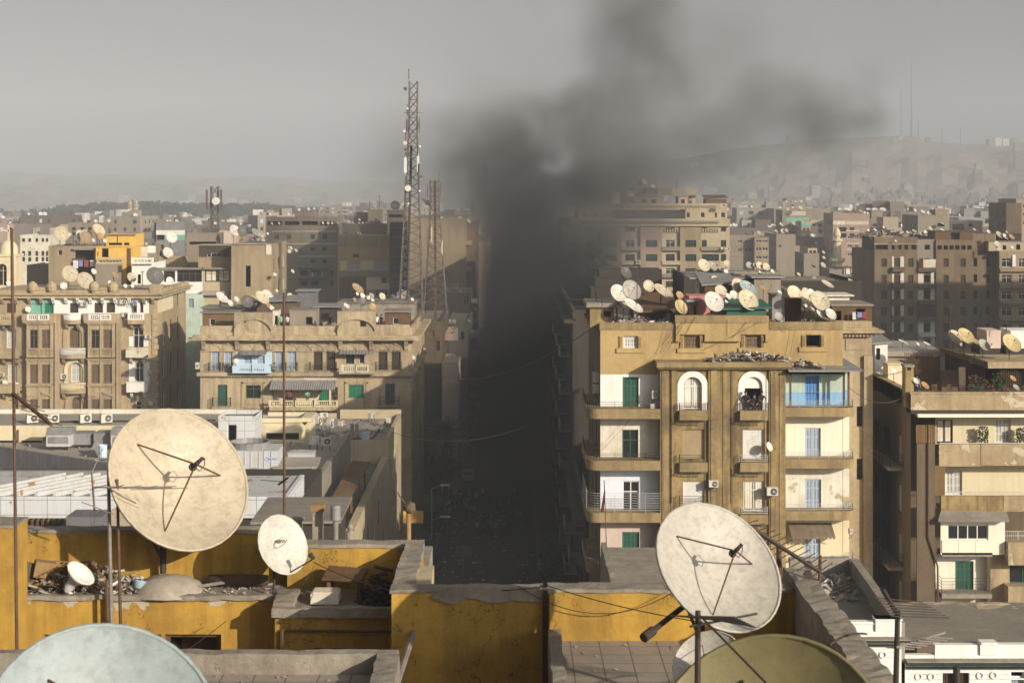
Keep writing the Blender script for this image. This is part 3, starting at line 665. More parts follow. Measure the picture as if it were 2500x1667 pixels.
PLUME = [SB(1340,505,15,26,13,.13),SB(1245,530,9,30,13,.05),SB(1400,440,14,24,8,.13),SB(1235,455,14,26,9,.10),SB(1450,560,17,18,16,.12),SB(1410,640,14,18,12,.085),SB(1560,560,16,18,12,.06),SB(1540,445,16,22,8,.07),SB(1120,500,14,26,13,.028),SB(1420,375,20,24,9,.06),SB(1270,390,15,24,10,.05),SB(1290,290,18,24,11,.075),SB(1370,350,16,24,12,.075),SB(1375,400,14,26,9,.09),SB(1460,250,18,24,11,.05),SB(1180,330,12,22,10,.03),
SB(1540,70,13,24,12,.10),SB(1500,10,15,24,14,.06),SB(1640,180,14,24,10,.08),SB(1740,290,18,24,11,.06),SB(2070,290,11,24,9,.11),SB(1930,250,14,24,8,.05),SB(1940,380,17,24,9,.05),SB(1660,380,24,24,10,.045),SB(1050,410,20,30,13,.028),SB(1630,270,66,38,38,.013),SB(1750,120,20,30,14,.012)]
M['plumem'] = volume_mat('dark_smoke',blob_density(PLUME,.058,.35,.62,3.1))
M['plumem'].cycles.volume_step_rate = .6
o = tag(MB().box(-34,88,246,334,18,98).build('smoke_plume','plumem'),'dark smoke plume rising over the street and drifting right','smoke',None,'stuff')
STREET = [((1.5,340,12),(11,150,36),.08),((3,262,24),(10,60,24),.05),((2,300,6),(14,90,26),.06),((1,200,8),(12,75,20),.035),((6,180,14),(9,65,20),.05),((9,230,25),(11,75,13),.06)]
M['smokem'] = volume_mat('street_smoke',blob_density(STREET,.05,.22,.6,7.7,1.0,(.05,.05,.053),15))
o = tag(MB().box(-15,22,128,490,.2,50).build('smoke','smokem'),'dark smoke filling the street between the house rows','smoke',None,'stuff')
# ---------------------------------------------------------------- the far city
def far_mesh(i):
 r = random.Random(100 + i); b = MB(); w,d,h = r.uniform(11,24),r.uniform(10,20),30.0
 b.box(-w / 2,w / 2,-d / 2,d / 2,-6,h)
 for k in range(4): # parapet
  pass
 b.box(-w / 2,w / 2,-d / 2,-d / 2 + .25,h,h + .9); b.box(-w / 2,w / 2,d / 2 - .25,d / 2,h,h + .9); b.box(-w / 2,-w / 2 + .25,-d / 2 + .25,d / 2 - .25,h,h + .9); b.box(w / 2 - .25,w / 2,-d / 2 + .25,d / 2 - .25,h,h + .9)
 for k in range(r.randint(1,3)):
  a,c = r.uniform(-w * .35,w * .3),r.uniform(-d * .3,d * .3); b.box(a - r.uniform(1.5,3),a + 2,c - 2,c + r.uniform(1,3),h,h + r.uniform(2,4.5),r.choice((0,0,2)))
 nx = int(w / 3.2); fl = 3.1; blank = r.random() < .25
 for f in range(9):
  z = h - fl * (f + 1) + 1
  for j in range(nx):
   u = -w / 2 + (j + .5) * w / nx; ww = r.choice((.5,.6,.8)); col = 1
   if blank and r.random() < .8: continue
   if r.random() < .1: continue
   if j % 3 == 1 and i % 2: b.box(u - 1.3,u + 1.3,-d / 2 - 1.0,-d / 2,z - .9,z + .1,r.choice((0,0,2))); ww = 1.1
   b.quad((u - ww,-d / 2 - .03,z),(u + ww,-d / 2 - .03,z),(u + ww,-d / 2 - .03,z + 1.5),(u - ww,-d / 2 - .03,z + 1.5),1 if r.random() < .8 else 2)
  for sx in (-1,1):
   for j in range(int(d / 3.6)):
    if r.random() < .5: continue
    v = -d / 2 + (j + .5) * d / int(d / 3.6); x = sx * (w / 2 + .03); b.quad((x,v - .6,z),(x,v + .6,z),(x,v + .6,z + 1.4),(x,v - .6,z + 1.4),1)
 for k in range(r.randint(2,6)):
  a,c,q = r.uniform(-w * .45,w * .45),r.uniform(-d * .45,0),r.uniform(.5,1.0); n = Vector((.45,-.75,.45)).normalized(); mx = Matrix.Translation((a,c,h + 1.4)) @ n.to_track_quat('Z','Y').to_matrix().to_4x4()
  b.lathe([(.001,-.15),(q * .6,-.1),(q,0)],8,mx,2); b.tube((a,c,h),(a,c,h + 1.2),.06,4,1)
 return b.mesh('far_block',['far','farwin','whitec'])
FARM = [far_mesh(i) for i in range(12)]
FCOL = [('grey-brown',(.23,.195,.16)),('sandy beige',(.33,.275,.21)),('pale cream',(.46,.41,.32)),('dusty pink',(.31,.23,.195)),('dark brown',(.15,.12,.10)),('pale grey',(.32,.31,.285))]
r = random.Random(21); nfar = 0; FARB = []
for band in range(12):
 Y = 430 * (1.125 ** band)
 for k in range(34):
  side = k % 2; px = r.uniform(-40,720) if side == 0 else r.uniform(1760,2560)
  if band < 2: continue
  if band > 8 and k % 3 == 2: px = r.uniform(700,1250)
  yy = Y * r.uniform(.97,1.09); me = FARM[r.randrange(12)]; hh = r.uniform(17,28) if r.random() < .8 else r.uniform(27,33)
  if px < 760: yy = max(yy,650); hh = min(hh,H - (60 + 45 * r.random()) / F * yy)
  if 330 > yy or nfar >= 296 or hh < 5: continue
  o = bpy.data.objects.new('apartment_block',me); COL.objects.link(o); o.location = (X(px,yy),yy,hh - 30); ci = r.choices(range(6),(5,4,3,2,2,2))[0]
  q = FCOL[ci][1]; f_ = r.uniform(.8,1.15); o.color = (*[v * f_ for v in q],1); o.rotation_euler = (0,0,rad(r.choice((0,0,8,-12,20,-25)))); o.scale = (r.uniform(1,1.5),r.uniform(1,1.3),1) if px > 760 else (1,1,1)
  zone = ('far off at left' if px < 330 else 'far behind the left roofs' if px < 760 else 'far off beside the smoke' if px < 1500 else 'far off right of the big block' if px < 2080 else 'far off below the cliff')
  FARB.append((o.location.copy(),hh)); tag(o,'%s %s block %s%s' % ('tall' if hh > 27 else 'low' if hh < 20 else 'hazy',FCOL[ci][0],zone,', nearly lost in haze' if band > 7 else ''),'building','apartment blocks of the far city'); nfar += 1
b = MB(); r = random.Random(5)
for i in range(2600):
 px = r.uniform(-100,2600); Y = r.uniform(1150,3600) if px > 1400 else r.choice((r.uniform(1150,1450),r.uniform(1150,1450),r.uniform(1850,3300)))
 x = X(px,Y); z0 = hill_h(px,Y) if Y > 1700 else 0
 if (z0 > 42 and r.random() < .95) or (px < 1400 and Y > 1600 and r.random() < .7): continue
 w,d,h = r.uniform(7,18),r.uniform(7,16),r.uniform(7,20); m = r.choices((0,1,2,3),(5,3,2,.5))[0]
 if px < 1400 and Y < 1600: h = max(3,min(h,H - (52 + 30 * r.random()) / F * Y))
 b.box(x - w / 2,x + w / 2,Y - d / 2,Y + d / 2,z0 - 8,z0 + h,m)
 for k in range(3):
  if r.random() < .6:
   z = z0 + h - 3.2 * (k + 1) + 1
   for j in range(3): u = x + (j - 1) * w * .3; b.quad((u - .8,Y - d / 2 - .05,z),(u + .8,Y - d / 2 - .05,z),(u + .8,Y - d / 2 - .05,z + 1.5),(u - .8,Y - d / 2 - .05,z + 1.5),4)
 if r.random() < .5: b.box(x - 1.5,x + 1.5,Y - 2,Y + 1,z0 + h,z0 + h + 3,m)
M['fc0'] = mat('far_grey_brown',(.20,.17,.14),bump=0); M['fc1'] = mat('far_sand',(.29,.25,.19),bump=0); M['fc2'] = mat('far_cream',(.42,.38,.31),bump=0)
tag(b.build('distant_city',['fc0','fc1','fc2','whitec','farwin']),'mass of tiny distant houses fading into haze below the hills','city',None,'stuff')
# twin minarets, masts on the hill
def minaret(px,ytop,ybot,Y,w,label,cream='cream_d'):
 x = X(px,Y); zt,zb = Z(ytop,Y),max(0,Z(ybot,Y)); h = zt - zb; s = w; b = MB(); mx = Matrix.Translation((x,Y,0))
 t = thing('minaret',(x,Y,0),label,'minaret')
 MB().lathe([(s * 1.0,0),(s * 1.0,zb),(s * .95,zb + h * .42)],10,mx,cap=True).build('shaft',cream,t)
 MB().lathe([(s * 1.0,zb + h * .42),(s * 1.5,zb + h * .46),(s * 1.5,zb + h * .5),(s * .85,zb + h * .5)],10,mx,cap=True).build('balcony',cream,t)
 MB().lathe([(s * .8,zb + h * .5),(s * .75,zb + h * .74),(s * 1.1,zb + h * .76),(s * 1.1,zb + h * .78),(s * .5,zb + h * .79)],10,mx,cap=True).build('upper_shaft',cream,t)
 MB().lathe([(s * .5,zb + h * .79),(s * .75,zb + h * .85),(s * .5,zb + h * .92),(s * .1,zb + h * .96),(.05,zt)],10,mx).build('finial',cream,t)
minaret(317,485,570,880,2.0,'left of the twin pale minarets in the haze','cream_d'); minaret(331,482,570,880,2.0,'right of the twin pale minarets in the haze','cream_d')
p4 = A4(818,500); q4 = A4(818,910); minaret(p4[0],p4[1],q4[1] + 40,420,1.4,'ornate banded minaret rising among the blocks in front of the far city','cream')
for px,yt,lab in ((2200,222,'thin left radio mast on the hill above the city'),(2225,148,'tallest radio mast on the hill, right of the thin one'),(2242,290,'short radio mast on the hill right of the tallest'),(2300,312,'faint short mast on the hill crest'),(2345,315,'rightmost faint mast on the hill crest')):
 z0 = hill_h(px,3465); x = X(px,3465); b = MB(); zt = Z(yt,3465)
 b.tube((x,3465,z0 - 3),(x,3465,zt),2.0 if px == 2225 else 1.3,5,0,.6); solo('radio_mast',b,'towerm',lab,'mast','radio masts on the hill',(x,3465,z0))
b = MB()
for i,(a,c) in enumerate(((1430,1485),(1490,1552),(1560,1625),(1645,1728))):
 k = 450 / 1764; x0,x1 = X(2050 + a * k,3465),X(2050 + c * k,3465); z0 = hill_h(2450,3465); b.box(x0,x1,3465,3490,z0 - 6,Z(100 + 925 * k,3465) - (3 if i != 1 else 0),0 if i in (1,2) else 1)
solo('hilltop_building',b,['whitec','greybeige'],'white and grey buildings standing on the hilltop at right','building')
# ================================================================ THE YELLOW BLOCK
def yellow_block():
 Y0,Y1 = 103.0,104.3; f0,f1 = Pl('F',Y0),Pl('F',Y1); YB = 120.0
 r0 = lambda *a: rect(B3,*a,Y0); r1 = lambda *a: rect(B3,*a,Y1)
 XL,XR = r1(340,0,2080,1)[:2]; zt = r1(0,455,1,456)[3]; zr = zt - .15
 t = thing('apartment_building',(XL + 9,Y1,0),'ochre yellow apartment block with curved balconies and two white arched windows','building')
 T = lambda y: Z(B3(0,y)[1],Y1)
 # attic wall, side wall, roof
 aw = [r1(505,500,608,588),r1(940,500,1050,588),r1(1380,497,1490,585),r1(1815,492,1920,580)]
 b = MB(); b.facade(f1,XL,XR,T(775),zt,aw,.3)
 for h in aw:
  for s in (-1,1):
   u = h[0] - .27 if s < 0 else h[1] + .03; b.pbox(f1,u,u + .24,0,.07,h[2],h[3])
   for k in range(3): b.pbox(f1,u + .03 + k * .07,u + .06 + k * .07,.07,.1,h[2] + .05,h[3] - .05)
  b.pbox(f1,h[0] - .45,h[1] + .45,0,.1,h[2] - .3,h[2])
 b.pbox(f1,r1(880,0,1,1)[0],r1(1545,0,1,1)[0],0,.22,T(488),T(355))
 for xa,xb in ((880,908),(1086,1344),(1522,1545)): b.pbox(f1,r1(xa,0,1,1)[0],r1(xb,0,1,1)[0],0,.22,T(527),T(488)); b.pbox(f1,r1(xa,0,1,1)[0] - .03,r1(xb,0,1,1)[0] + .03,0,.3,T(537),T(527))
 b.build('wall','ochre',t)
 b = MB(); b.pbox(f1,XL - .05,r1(880,0,1,1)[0] - .07,-.35,.06,T(455),T(405)); b.pbox(f1,r1(1545,0,1,1)[0] + .07,XR,-.35,.06,T(455),T(400))
 b.pbox(f1,r1(880,0,1,1)[0] - .05,r1(1535,0,1,1)[0],-.3,.27,T(405),T(352)); b.pbox(Pl('R',XR),Y1 + .4,YB,-.4,0,T(470),T(415)); b.pbox(Pl('L',XL),Y1 + .4,YB,-.3,0,T(470),T(430))
 b.build('parapet','ledge',t)
 b = MB(); sw = []; lp = Pl('L',XL);
 for v in (Z(B3(0,1040)[1],Y1),Z(B3(0,1410)[1],Y1),Z(B3(0,1784)[1],Y1),Z(B3(0,2150)[1],Y1),Z(B3(0,700)[1],Y1)):
  for u in (108.5,113.5,117.5): sw.append((u,u + 1.1,v,v + 2.1))
 b.facade(lp,Y1,YB,0,zr,sw,.3); b.box(XL,XR,YB - .1,YB,0,zr)
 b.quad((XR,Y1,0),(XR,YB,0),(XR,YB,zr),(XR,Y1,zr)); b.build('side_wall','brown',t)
 for h in sw: win(t,lp,h,'sh:dbrshut',.3)
 MB().quad((XL,Y1,zr),(XR,Y1,zr),(XR,YB,zr),(XL,YB,zr)).build('roof','roof',t)
 for h,k in zip(aw,('sh:wshut','sh:brshut','sh:brshut','dk:brown')): win(t,f1,h,k,.25)
 # recessed balcony walls, one painted panel per flat
 flats = [(340,800,775,1060,'white'),(340,800,1060,1430,'white_old'),(340,800,1430,1804,'bluewhite'),(340,800,1804,2450,'palepink'),
 (1650,2080,905,1050,'skyblue'),(1650,2080,735,905,'mint'),(1650,2080,1050,1425,'cream_w'),(1650,2080,1425,1795,'white_old'),(1650,2080,1795,2450,'cream')]
 M['cream_w'] = mat('cream_white_plaster',(.82,.77,.62),dirt=(.55,.48,.34),da=.2,ds=.3,streak=.15,var=.06,bump=.06)
 doors = [(500,795,615,1045,'sh:gshut'),(497,1172,612,1418,'gl:gshut'),(500,1540,618,1790,'gl:white'),(497,1905,620,2130,'sh:gshut'),
 (1808,785,1910,1035,'sh:bshut'),(1808,1160,1922,1408,'sh:lbshut'),(1808,1527,1925,1775,'sh:lbshut'),(1800,1950,1920,2135,'sh:lbshut')]
 for x0,x1,y0,y1,m in flats:
  a = r1(x0,y0,x1,y1); ds = []
  for d in doors:
   h = r1(*d[:4])
   if h[0] > a[0] and h[1] < a[1] and h[2] >= a[2] - .05 and h[3] < a[3]: ds.append((h,d[4]))
   elif m == 'mint' and d[4] == 'sh:bshut': ds.append(((h[0],h[1],a[2],h[3]),None))
   elif m == 'skyblue' and d[4] == 'sh:bshut': ds.append(((h[0],h[1],h[2],a[3] - .02),None)); win(t,f1,h,'sh:bshut',.2,name='balcony_door')
  MB().facade(f1,a[0],a[1],max(0,a[2]),a[3] - .004,[h for h,_ in ds],.25).build('wall',m,t)
  for h,k in ds:
   if k: win(t,f1,h,k,.2,name='balcony_door')
   # right-hand return pier
 a = r0(2080,745,2125,2450);
 for y0,y1,m in ((745,905,'mint'),(905,1015,'skyblue'),(1080,1385,'cream_w'),(1450,1755,'white_old'),(1830,2125,'cream'),(2190,2600,'cream')):
  q = r0(2080,y0,2125,y1); MB().box(XR + .01,XR + .42,Y1 - .02,YB - 4,max(0,q[2]),q[3]).build('pier',m,t)
  # central bay
 BX0,BX1 = r0(770,0,1,1)[0],r0(1670,0,1,1)[0]; T0 = lambda y: Z(B3(0,y)[1],Y0); zb = T0(735)
 fr = Pl('F',Y0 + .16)
 ar = [r0(938,795,1070,1025) ,r0(1375,795,1505,1025)]; bw = [r0(932,1172,1092,1385),r0(1365,1172,1522,1385),r0(935,1544,1090,1760),r0(1370,1544,1522,1760),r0(935,1915,1090,2120),r0(1400,1915,1522,2120)]
 b = MB(); strips = [r0(893,0,1115,1)[:2],r0(1328,0,1552,1)[:2]]
 b.facade(fr,strips[0][0],strips[0][1],0,zb,[(*ar[0],'arch')] + [bw[0],bw[2],bw[4]],.3); b.facade(fr,strips[1][0],strips[1][1],0,zb,[(*ar[1],'arch')] + [bw[1],bw[3],bw[5]],.3)
 for u0,u1 in ((BX0,strips[0][0]),(strips[0][1],r0(1283,0,1,1)[0]),(r0(1287,0,1,1)[0],strips[1][0]),(strips[1][1],BX1)):
  b.box(u0,u1,Y0,Y0 + .5,0,zb); w = u1 - u0
  if w > .8: b.box(u0 + w * .1,u0 + w * .45,Y0 - .05,Y0,0,zb); b.box(u0 + w * .62,u1 - w * .08,Y0 - .04,Y0,0,zb)
 for u in (BX0,BX1): b.quad((u,Y0 + .5,0),(u,Y1,0),(u,Y1,zb),(u,Y0 + .5,zb))
 b.build('bay_wall','ochre2',t)
 for i,(a,k) in enumerate(zip(ar,('cu:white','dk:white'))):
  c = (a[0] + a[1]) / 2; ri = (a[1] - a[0]) / 2; ro = .98; b = MB(); n = 14
  y = a[3] - ri; z0 = a[2]
  for j in range(n):
   t0,t1 = math.pi * j / n,math.pi * (j + 1) / n; p = lambda rr,tt: (c - rr * math.cos(tt),y + rr * math.sin(tt))
   b.prism(fr,[p(ri,t0),p(ro,t0),p(ro,t1),p(ri,t1)],0,.1)
  for s in (-1,1): b.pbox(fr,*sorted((c + s * ri,c + s * ro)),0,.1,z0 - .1,y)
  b.build('window_surround','white',t); win(t,fr,a,k,.26,name='arched_window')
 b = MB(); a = ar[1]; b.pbox(fr,a[0],a[1],-.14,-.1,a[3] - .75,a[3] - .02); b.build('roller_blind','white',t)
 for h,k in zip(bw,('ro:tshut','ro:wshut','ro:wshut','cu:wshut','ro:wshut','sh:wshut')): win(t,fr,h,k,.22)
 q = r0(740,683,1705,735); b = MB(); b.box(q[0],q[1],Y0 - .5,Y1 - .01,q[2] + .12,q[3]); b.box(q[0] + .12,q[1] - .12,Y0 - .32,Y1 - .01,q[2],q[2] + .12); b.build('ledge','ledge',t)
 # bay balconettes
 for x0,x1 in ((905,1105),(1338,1538)):
  for y in (1025,1395,1769,2140):
   q = r0(x0,y,x1,y + 72); bal = MB(); bal.box(q[0],q[1],Y0 - .42,Y0 - .06,q[2],q[3] - .05); o = bal.build('balconette','ledge',t)
   pts = [(q[0],Y0 - .05,q[3] - .05),(q[0],Y0 - .42,q[3] - .05),(q[1],Y0 - .42,q[3] - .05),(q[1],Y0 - .05,q[3] - .05)]
   hh = .48 if not (x0 == 905 and y == 1769) else 1.2
   rl = railing(t,pts,hh,'iron' if x0 < 1000 or y < 1200 else 'rail',4 if hh < 1 else 8); rl.parent = o
   d = MB(); d.path([(q[0] - .08,Y0 - .05,q[2] - .1),(q[0] - .08,Y0 - .5,q[2] - .1),(q[1] + .02,Y0 - .5,q[2] - .1)],.03,4); d.path([(q[0] - .08,Y0 - .48,q[3] - .3),(q[0] - .08,Y0 - .48,q[2] - .1)],.03,4)
   for k in range(9): u = q[0] + (q[1] - q[0]) * (k + .5) / 9; d.tube((u,Y0 - .5,q[2] - .1),(u,Y0 - .45,q[2]),.025,4)
   rk = d.build('flower_rack','iron',t); rk.parent = o
   # curved balconies
 for i,(y,hl,mt,bars) in enumerate(((1025,.46,'iron',4),(1395,.46,'iron',4),(1769,1.25,'rail',8),(2139,.5,'iron',4))):
  q = r0(245,y,770,y + 70); out = rounded(q[0],q[1] - .01,Y0,Y1 + 6.5,.75,('nl',)); n = len(out)
  poly = out[:-2] + [(q[1] - .01,Y1 - .01),(XL - .01,Y1 - .01),(XL - .01,Y1 + 6.5),out[-1]]
  o = MB().flat(poly,q[2],q[3]).build('balcony','ledge',t)
  pts = [(out[-1][0] + .06,out[-1][1],q[3])] + [(x + .05,yy + .06,q[3]) for x,yy in out[:-2]]; rl = railing(t,pts,hl,mt,bars,.016); rl.parent = o
 for i,(y,mt,col) in enumerate(((1015,'rail','ledge'),(1385,'rail','ledge'),(1757,'rail','ledge'),(2125,'rail','cream'))):
  q = r0(1670,y,2175,y + 66); out = rounded(q[0] + .01,q[1],Y0,Y1 + 9,.75,('nr',)); XP = r0(2125,0,1,1)[0] + .01
  poly = out[:-2] + [out[-2],(XP,Y1 + 9),(XP,Y1 - .02),(q[0] + .01,Y1 - .02)]
  o = MB().flat(poly,q[2],q[3]).build('balcony',col,t); pts = [(x - .05,yy + .06,q[3]) for x,yy in out[:-1]]; rl = railing(t,pts,.46,mt,4,.016); rl.parent = o
  # shed roof over the blue balcony, awnings
 q = r0(1680,725,2200,745); b = MB(); b.quad((q[0],Y0 - .6,q[2] + .05),(q[1] + .3,Y0 - .4,q[2] - .02),(q[1] - .2,Y1 + 3,q[3] + .2),(q[0],Y1 - .02,q[3] + .25)); b.box(q[0],q[1],Y0 - .62,Y0 - .55,q[2] - .05,q[2] + .06); b.build('tin_canopy','tin',t)
 for x in (1700,2085,2118): q = r0(x,745,x + 14,1015); MB().box(q[0],q[1],Y0 + .1,Y0 + .2,q[2],q[3]).build('canopy_post','wood',t)
 def awning(x0,x1,y0,y1,m,out):
  q = r0(x0,y0,x1,y1); b = MB(); n = 12
  for k in range(n):
   ua,ub = q[0] + (q[1] - q[0]) * k / n,q[0] + (q[1] - q[0]) * (k + 1) / n; b.quad((ua,Y1 - .05,q[3]),(ub,Y1 - .05,q[3]),(ub,Y0 - out,q[2] + .15),(ua,Y0 - out,q[2] + .15),k % 2)
   b.quad((ua,Y0 - out,q[2] + .15),(ub,Y0 - out,q[2] + .15),(ub,Y0 - out,q[2] + .04),((ua + ub) / 2,Y0 - out,q[2] - .02),k % 2)
  b.build('awning',m,t)
 awning(1712,2025,1868,1955,['wood_l','wood_l2'],.1); awning(1760,2075,2238,2275,['gshut','white_old'],.3)
 return t,XL,XR,zr
M['wood_l'] = mat('brown_canvas',(.24,.18,.12),var=.2,bump=.05); M['wood_l2'] = mat('brown_canvas_b',(.22,.165,.11),var=.2,bump=.05)
HB,HXL,HXR,HZR = yellow_block()
# huts and sheds standing on that roof
def hut(cr,x0,y0,x1,y1,Y,dep,m,label,name='roof_shed',roofm='tin',over=.25,holes=(),zbase=None,slope=0.,cat='shed',hk='dk',group=None,th=.12):
 u0,u1,v0,v1 = rect(cr,x0,y0,x1,y1,Y); v0 = v0 if zbase is None else zbase
 t = thing(name,((u0 + u1) / 2,Y,v0),label,cat,group); b = MB(); pl = Pl('F',Y); hs = [rect(cr,*h[:4],Y) for h in holes]
 hs = [(a,b_,max(c,v0 + .03),min(d,v1 - .05)) for a,b_,c,d in hs]
 b.facade(pl,u0,u1,v0,v1,hs,.2); b.quad((u0,Y,v0),(u0,Y + dep,v0),(u0,Y + dep,v1),(u0,Y,v1)); b.quad((u1,Y,v0),(u1,Y + dep,v0),(u1,Y + dep,v1),(u1,Y,v1)); b.quad((u0,Y + dep,v0),(u1,Y + dep,v0),(u1,Y + dep,v1),(u0,Y + dep,v1))
 b.build('wall',m,t); rb = MB(); rb.add([(u0 - over,Y - over,v1),(u1 + over,Y - over,v1 + slope * .3),(u1 + over,Y + dep + over,v1 + slope),(u0 - over,Y + dep + over,v1 + slope),(u0 - over,Y - over,v1 + th),(u1 + over,Y - over,v1 + th + slope * .3),(u1 + over,Y + dep + over,v1 + th + slope),(u0 - over,Y + dep + over,v1 + th + slope)],
 [(0,3,2,1),(4,5,6,7),(0,1,5,4),(1,2,6,5),(2,3,7,6),(3,0,4,7)]); rb.build('roof',roofm,t)
 for h,s in zip(hs,holes): win(t,pl,h,s[4] if len(s) > 4 else hk,.15)
 return t
hut(A3,1455,1100,1745,1255,107.0,2.6,'pink','dusty pink hut on the ochre block roof',zbase=HZR,roofm='pink',over=.03)
hut(A3,1458,1130,1520,1250,106.4,.55,'brick','small brick lean-to against the pink roof hut',zbase=HZR,holes=((1490,1165,1508,1250),))
hut(A3,1760,1198,2085,1245,106.0,3.5,'gshut','low green corrugated shed on the ochre block roof',zbase=HZR,roofm='gshut',over=.3,slope=.35)
hut(A3,1035,1225,1335,1262,107.5,6.5,'dark','wide low shed under a sagging tin roof on the ochre block',zbase=HZR,roofm='wood',over=.35,slope=.9)
hut(A3,640,1175,835,1262,106.6,4.0,'ochre2','ochre stair head with a projecting slab roof at the block corner',zbase=HZR,roofm='concrete',over=.25,holes=((750,1205,815,1255),),th=.3)
hut(A3,1580,1000,1810,1075,113.0,3.5,'wood','dark plank shed with a grey sloping roof',zbase=HZR,roofm='tin',slope=.6)
hut(A3,1535,940,1640,1070,116.0,2.5,'white_old','white shed under a long flat tin roof',zbase=HZR,roofm='tin',over=.8)
hut(A3,1985,935,2205,1080,117.0,2.8,'greybeige','grey corrugated hut at the back of the ochre block roof',zbase=HZR,roofm='tin')
hut(A3,1735,945,1980,1070,118.0,1.8,'beige','long beige hut wall behind the roof dishes',zbase=HZR,roofm='roof')
hut(A4,420,1120,525,1250,107.5,1.6,'maroon','dark maroon cloth-sided hut among the right-hand roof dishes',zbase=HZR,roofm='maroon',over=.05)
hut(A4,285,1080,360,1190,112.0,1.6,'tin','grey sheet-metal locker standing on the roof',zbase=HZR,over=.05)
debris('rubble',HXL + .3,HXL + 5,104.8,107.5,HZR + .2,170,.5,'pale rubble heap at the left end of the ochre block roof',heap=.5,seed=3)
debris('rubble',HXL + 6,HXR - .5,104.9,118,HZR + .05,260,.6,'junk strewn over the ochre block roof',mats=('wood','iron','junk','tin','white_old'),heap=.2,seed=4)
q = rect(B3,1105,680,1700,683,102.9); debris('rubble',q[0],q[1],102.65,104.0,q[3],200,.4,'heap of rubbish on the ledge above the arched windows',mats=('junk','wood','iron','whitec','tin'),heap=.55,seed=6)
q = rect(B3,1690,735,1950,738,102.9); debris('rubble',q[0],q[1],102.7,104.1,q[3] + .1,80,.4,'scraps lying on the tin canopy over the blue balcony',mats=('junk','iron','tin'),heap=.3,seed=7)
# corner house behind the yellow block
def corner_house():
 Y = 110.0; pl = Pl('F',Y); r_ = lambda *a: rect(B3,*a,Y); q = r_(1980,395,2290,2400); u0,u1,_,v1 = q; T = lambda y: Z(B3(0,y)[1],Y)
 t = thing('corner_house',((u0 + u1) / 2,Y,0),'old stone house with a heavy moulded cornice behind the ochre block','building')
 ws = [r_(2180,1005,2225,1150),r_(2180,1380,2225,1530)]; b = MB(); b.facade(pl,u0,u1,0,v1,ws,.25); b.quad((u1,Y,0),(u1,Y + 8,0),(u1,Y + 8,v1),(u1,Y,v1)); b.quad((u0,Y,v1 - .02),(u1,Y,v1 - .02),(u1,Y + 8,v1 - .02),(u0,Y + 8,v1 - .02))
 b.pbox(pl,r_(2228,0,1,1)[0],u1,0,.25,0,T(640)); b.pbox(pl,r_(2100,0,1,1)[0],r_(2235,0,1,1)[0],0,.06,T(600),T(520)); b.build('wall','stone',t)
 for h in ws: win(t,pl,h,'gl:wood',.2)
 b = MB()
 for k,(ya,yb,w) in enumerate(((500,487,.15),(487,474,.42),(474,455,.7),(455,440,.35))): b.box(u0 - .1,u1 + w,Y - w,Y + 8,T(ya),T(yb))
 for k in range(12): u = u0 + (u1 - u0) * (k + .5) / 12; b.pbox(pl,u - .08,u + .08,.15,.36,T(500) - .02,T(488))
 b.build('cornice','stone',t); b = MB()
 b.box(u0,u1 - .3,Y + .2,Y + .6,T(440),T(395)); b.build('parapet','stone',t); return T(420)
zc = corner_house()
hut(B3,2005,285,2290,392,110.8,4,'wood','open wooden roof hut with washing on the stone corner house',zbase=zc - .2,roofm='concrete',holes=((2030,320,2070,390),(2170,300,2240,385)),over=.1)
hut(B3,2060,290,2135,390,110.5,.2,'yellowd','orange-brown door leaning on the wooden roof hut',name='wooden_panel',zbase=zc - .2,roofm='wood',over=0,cat='panel') if False else None
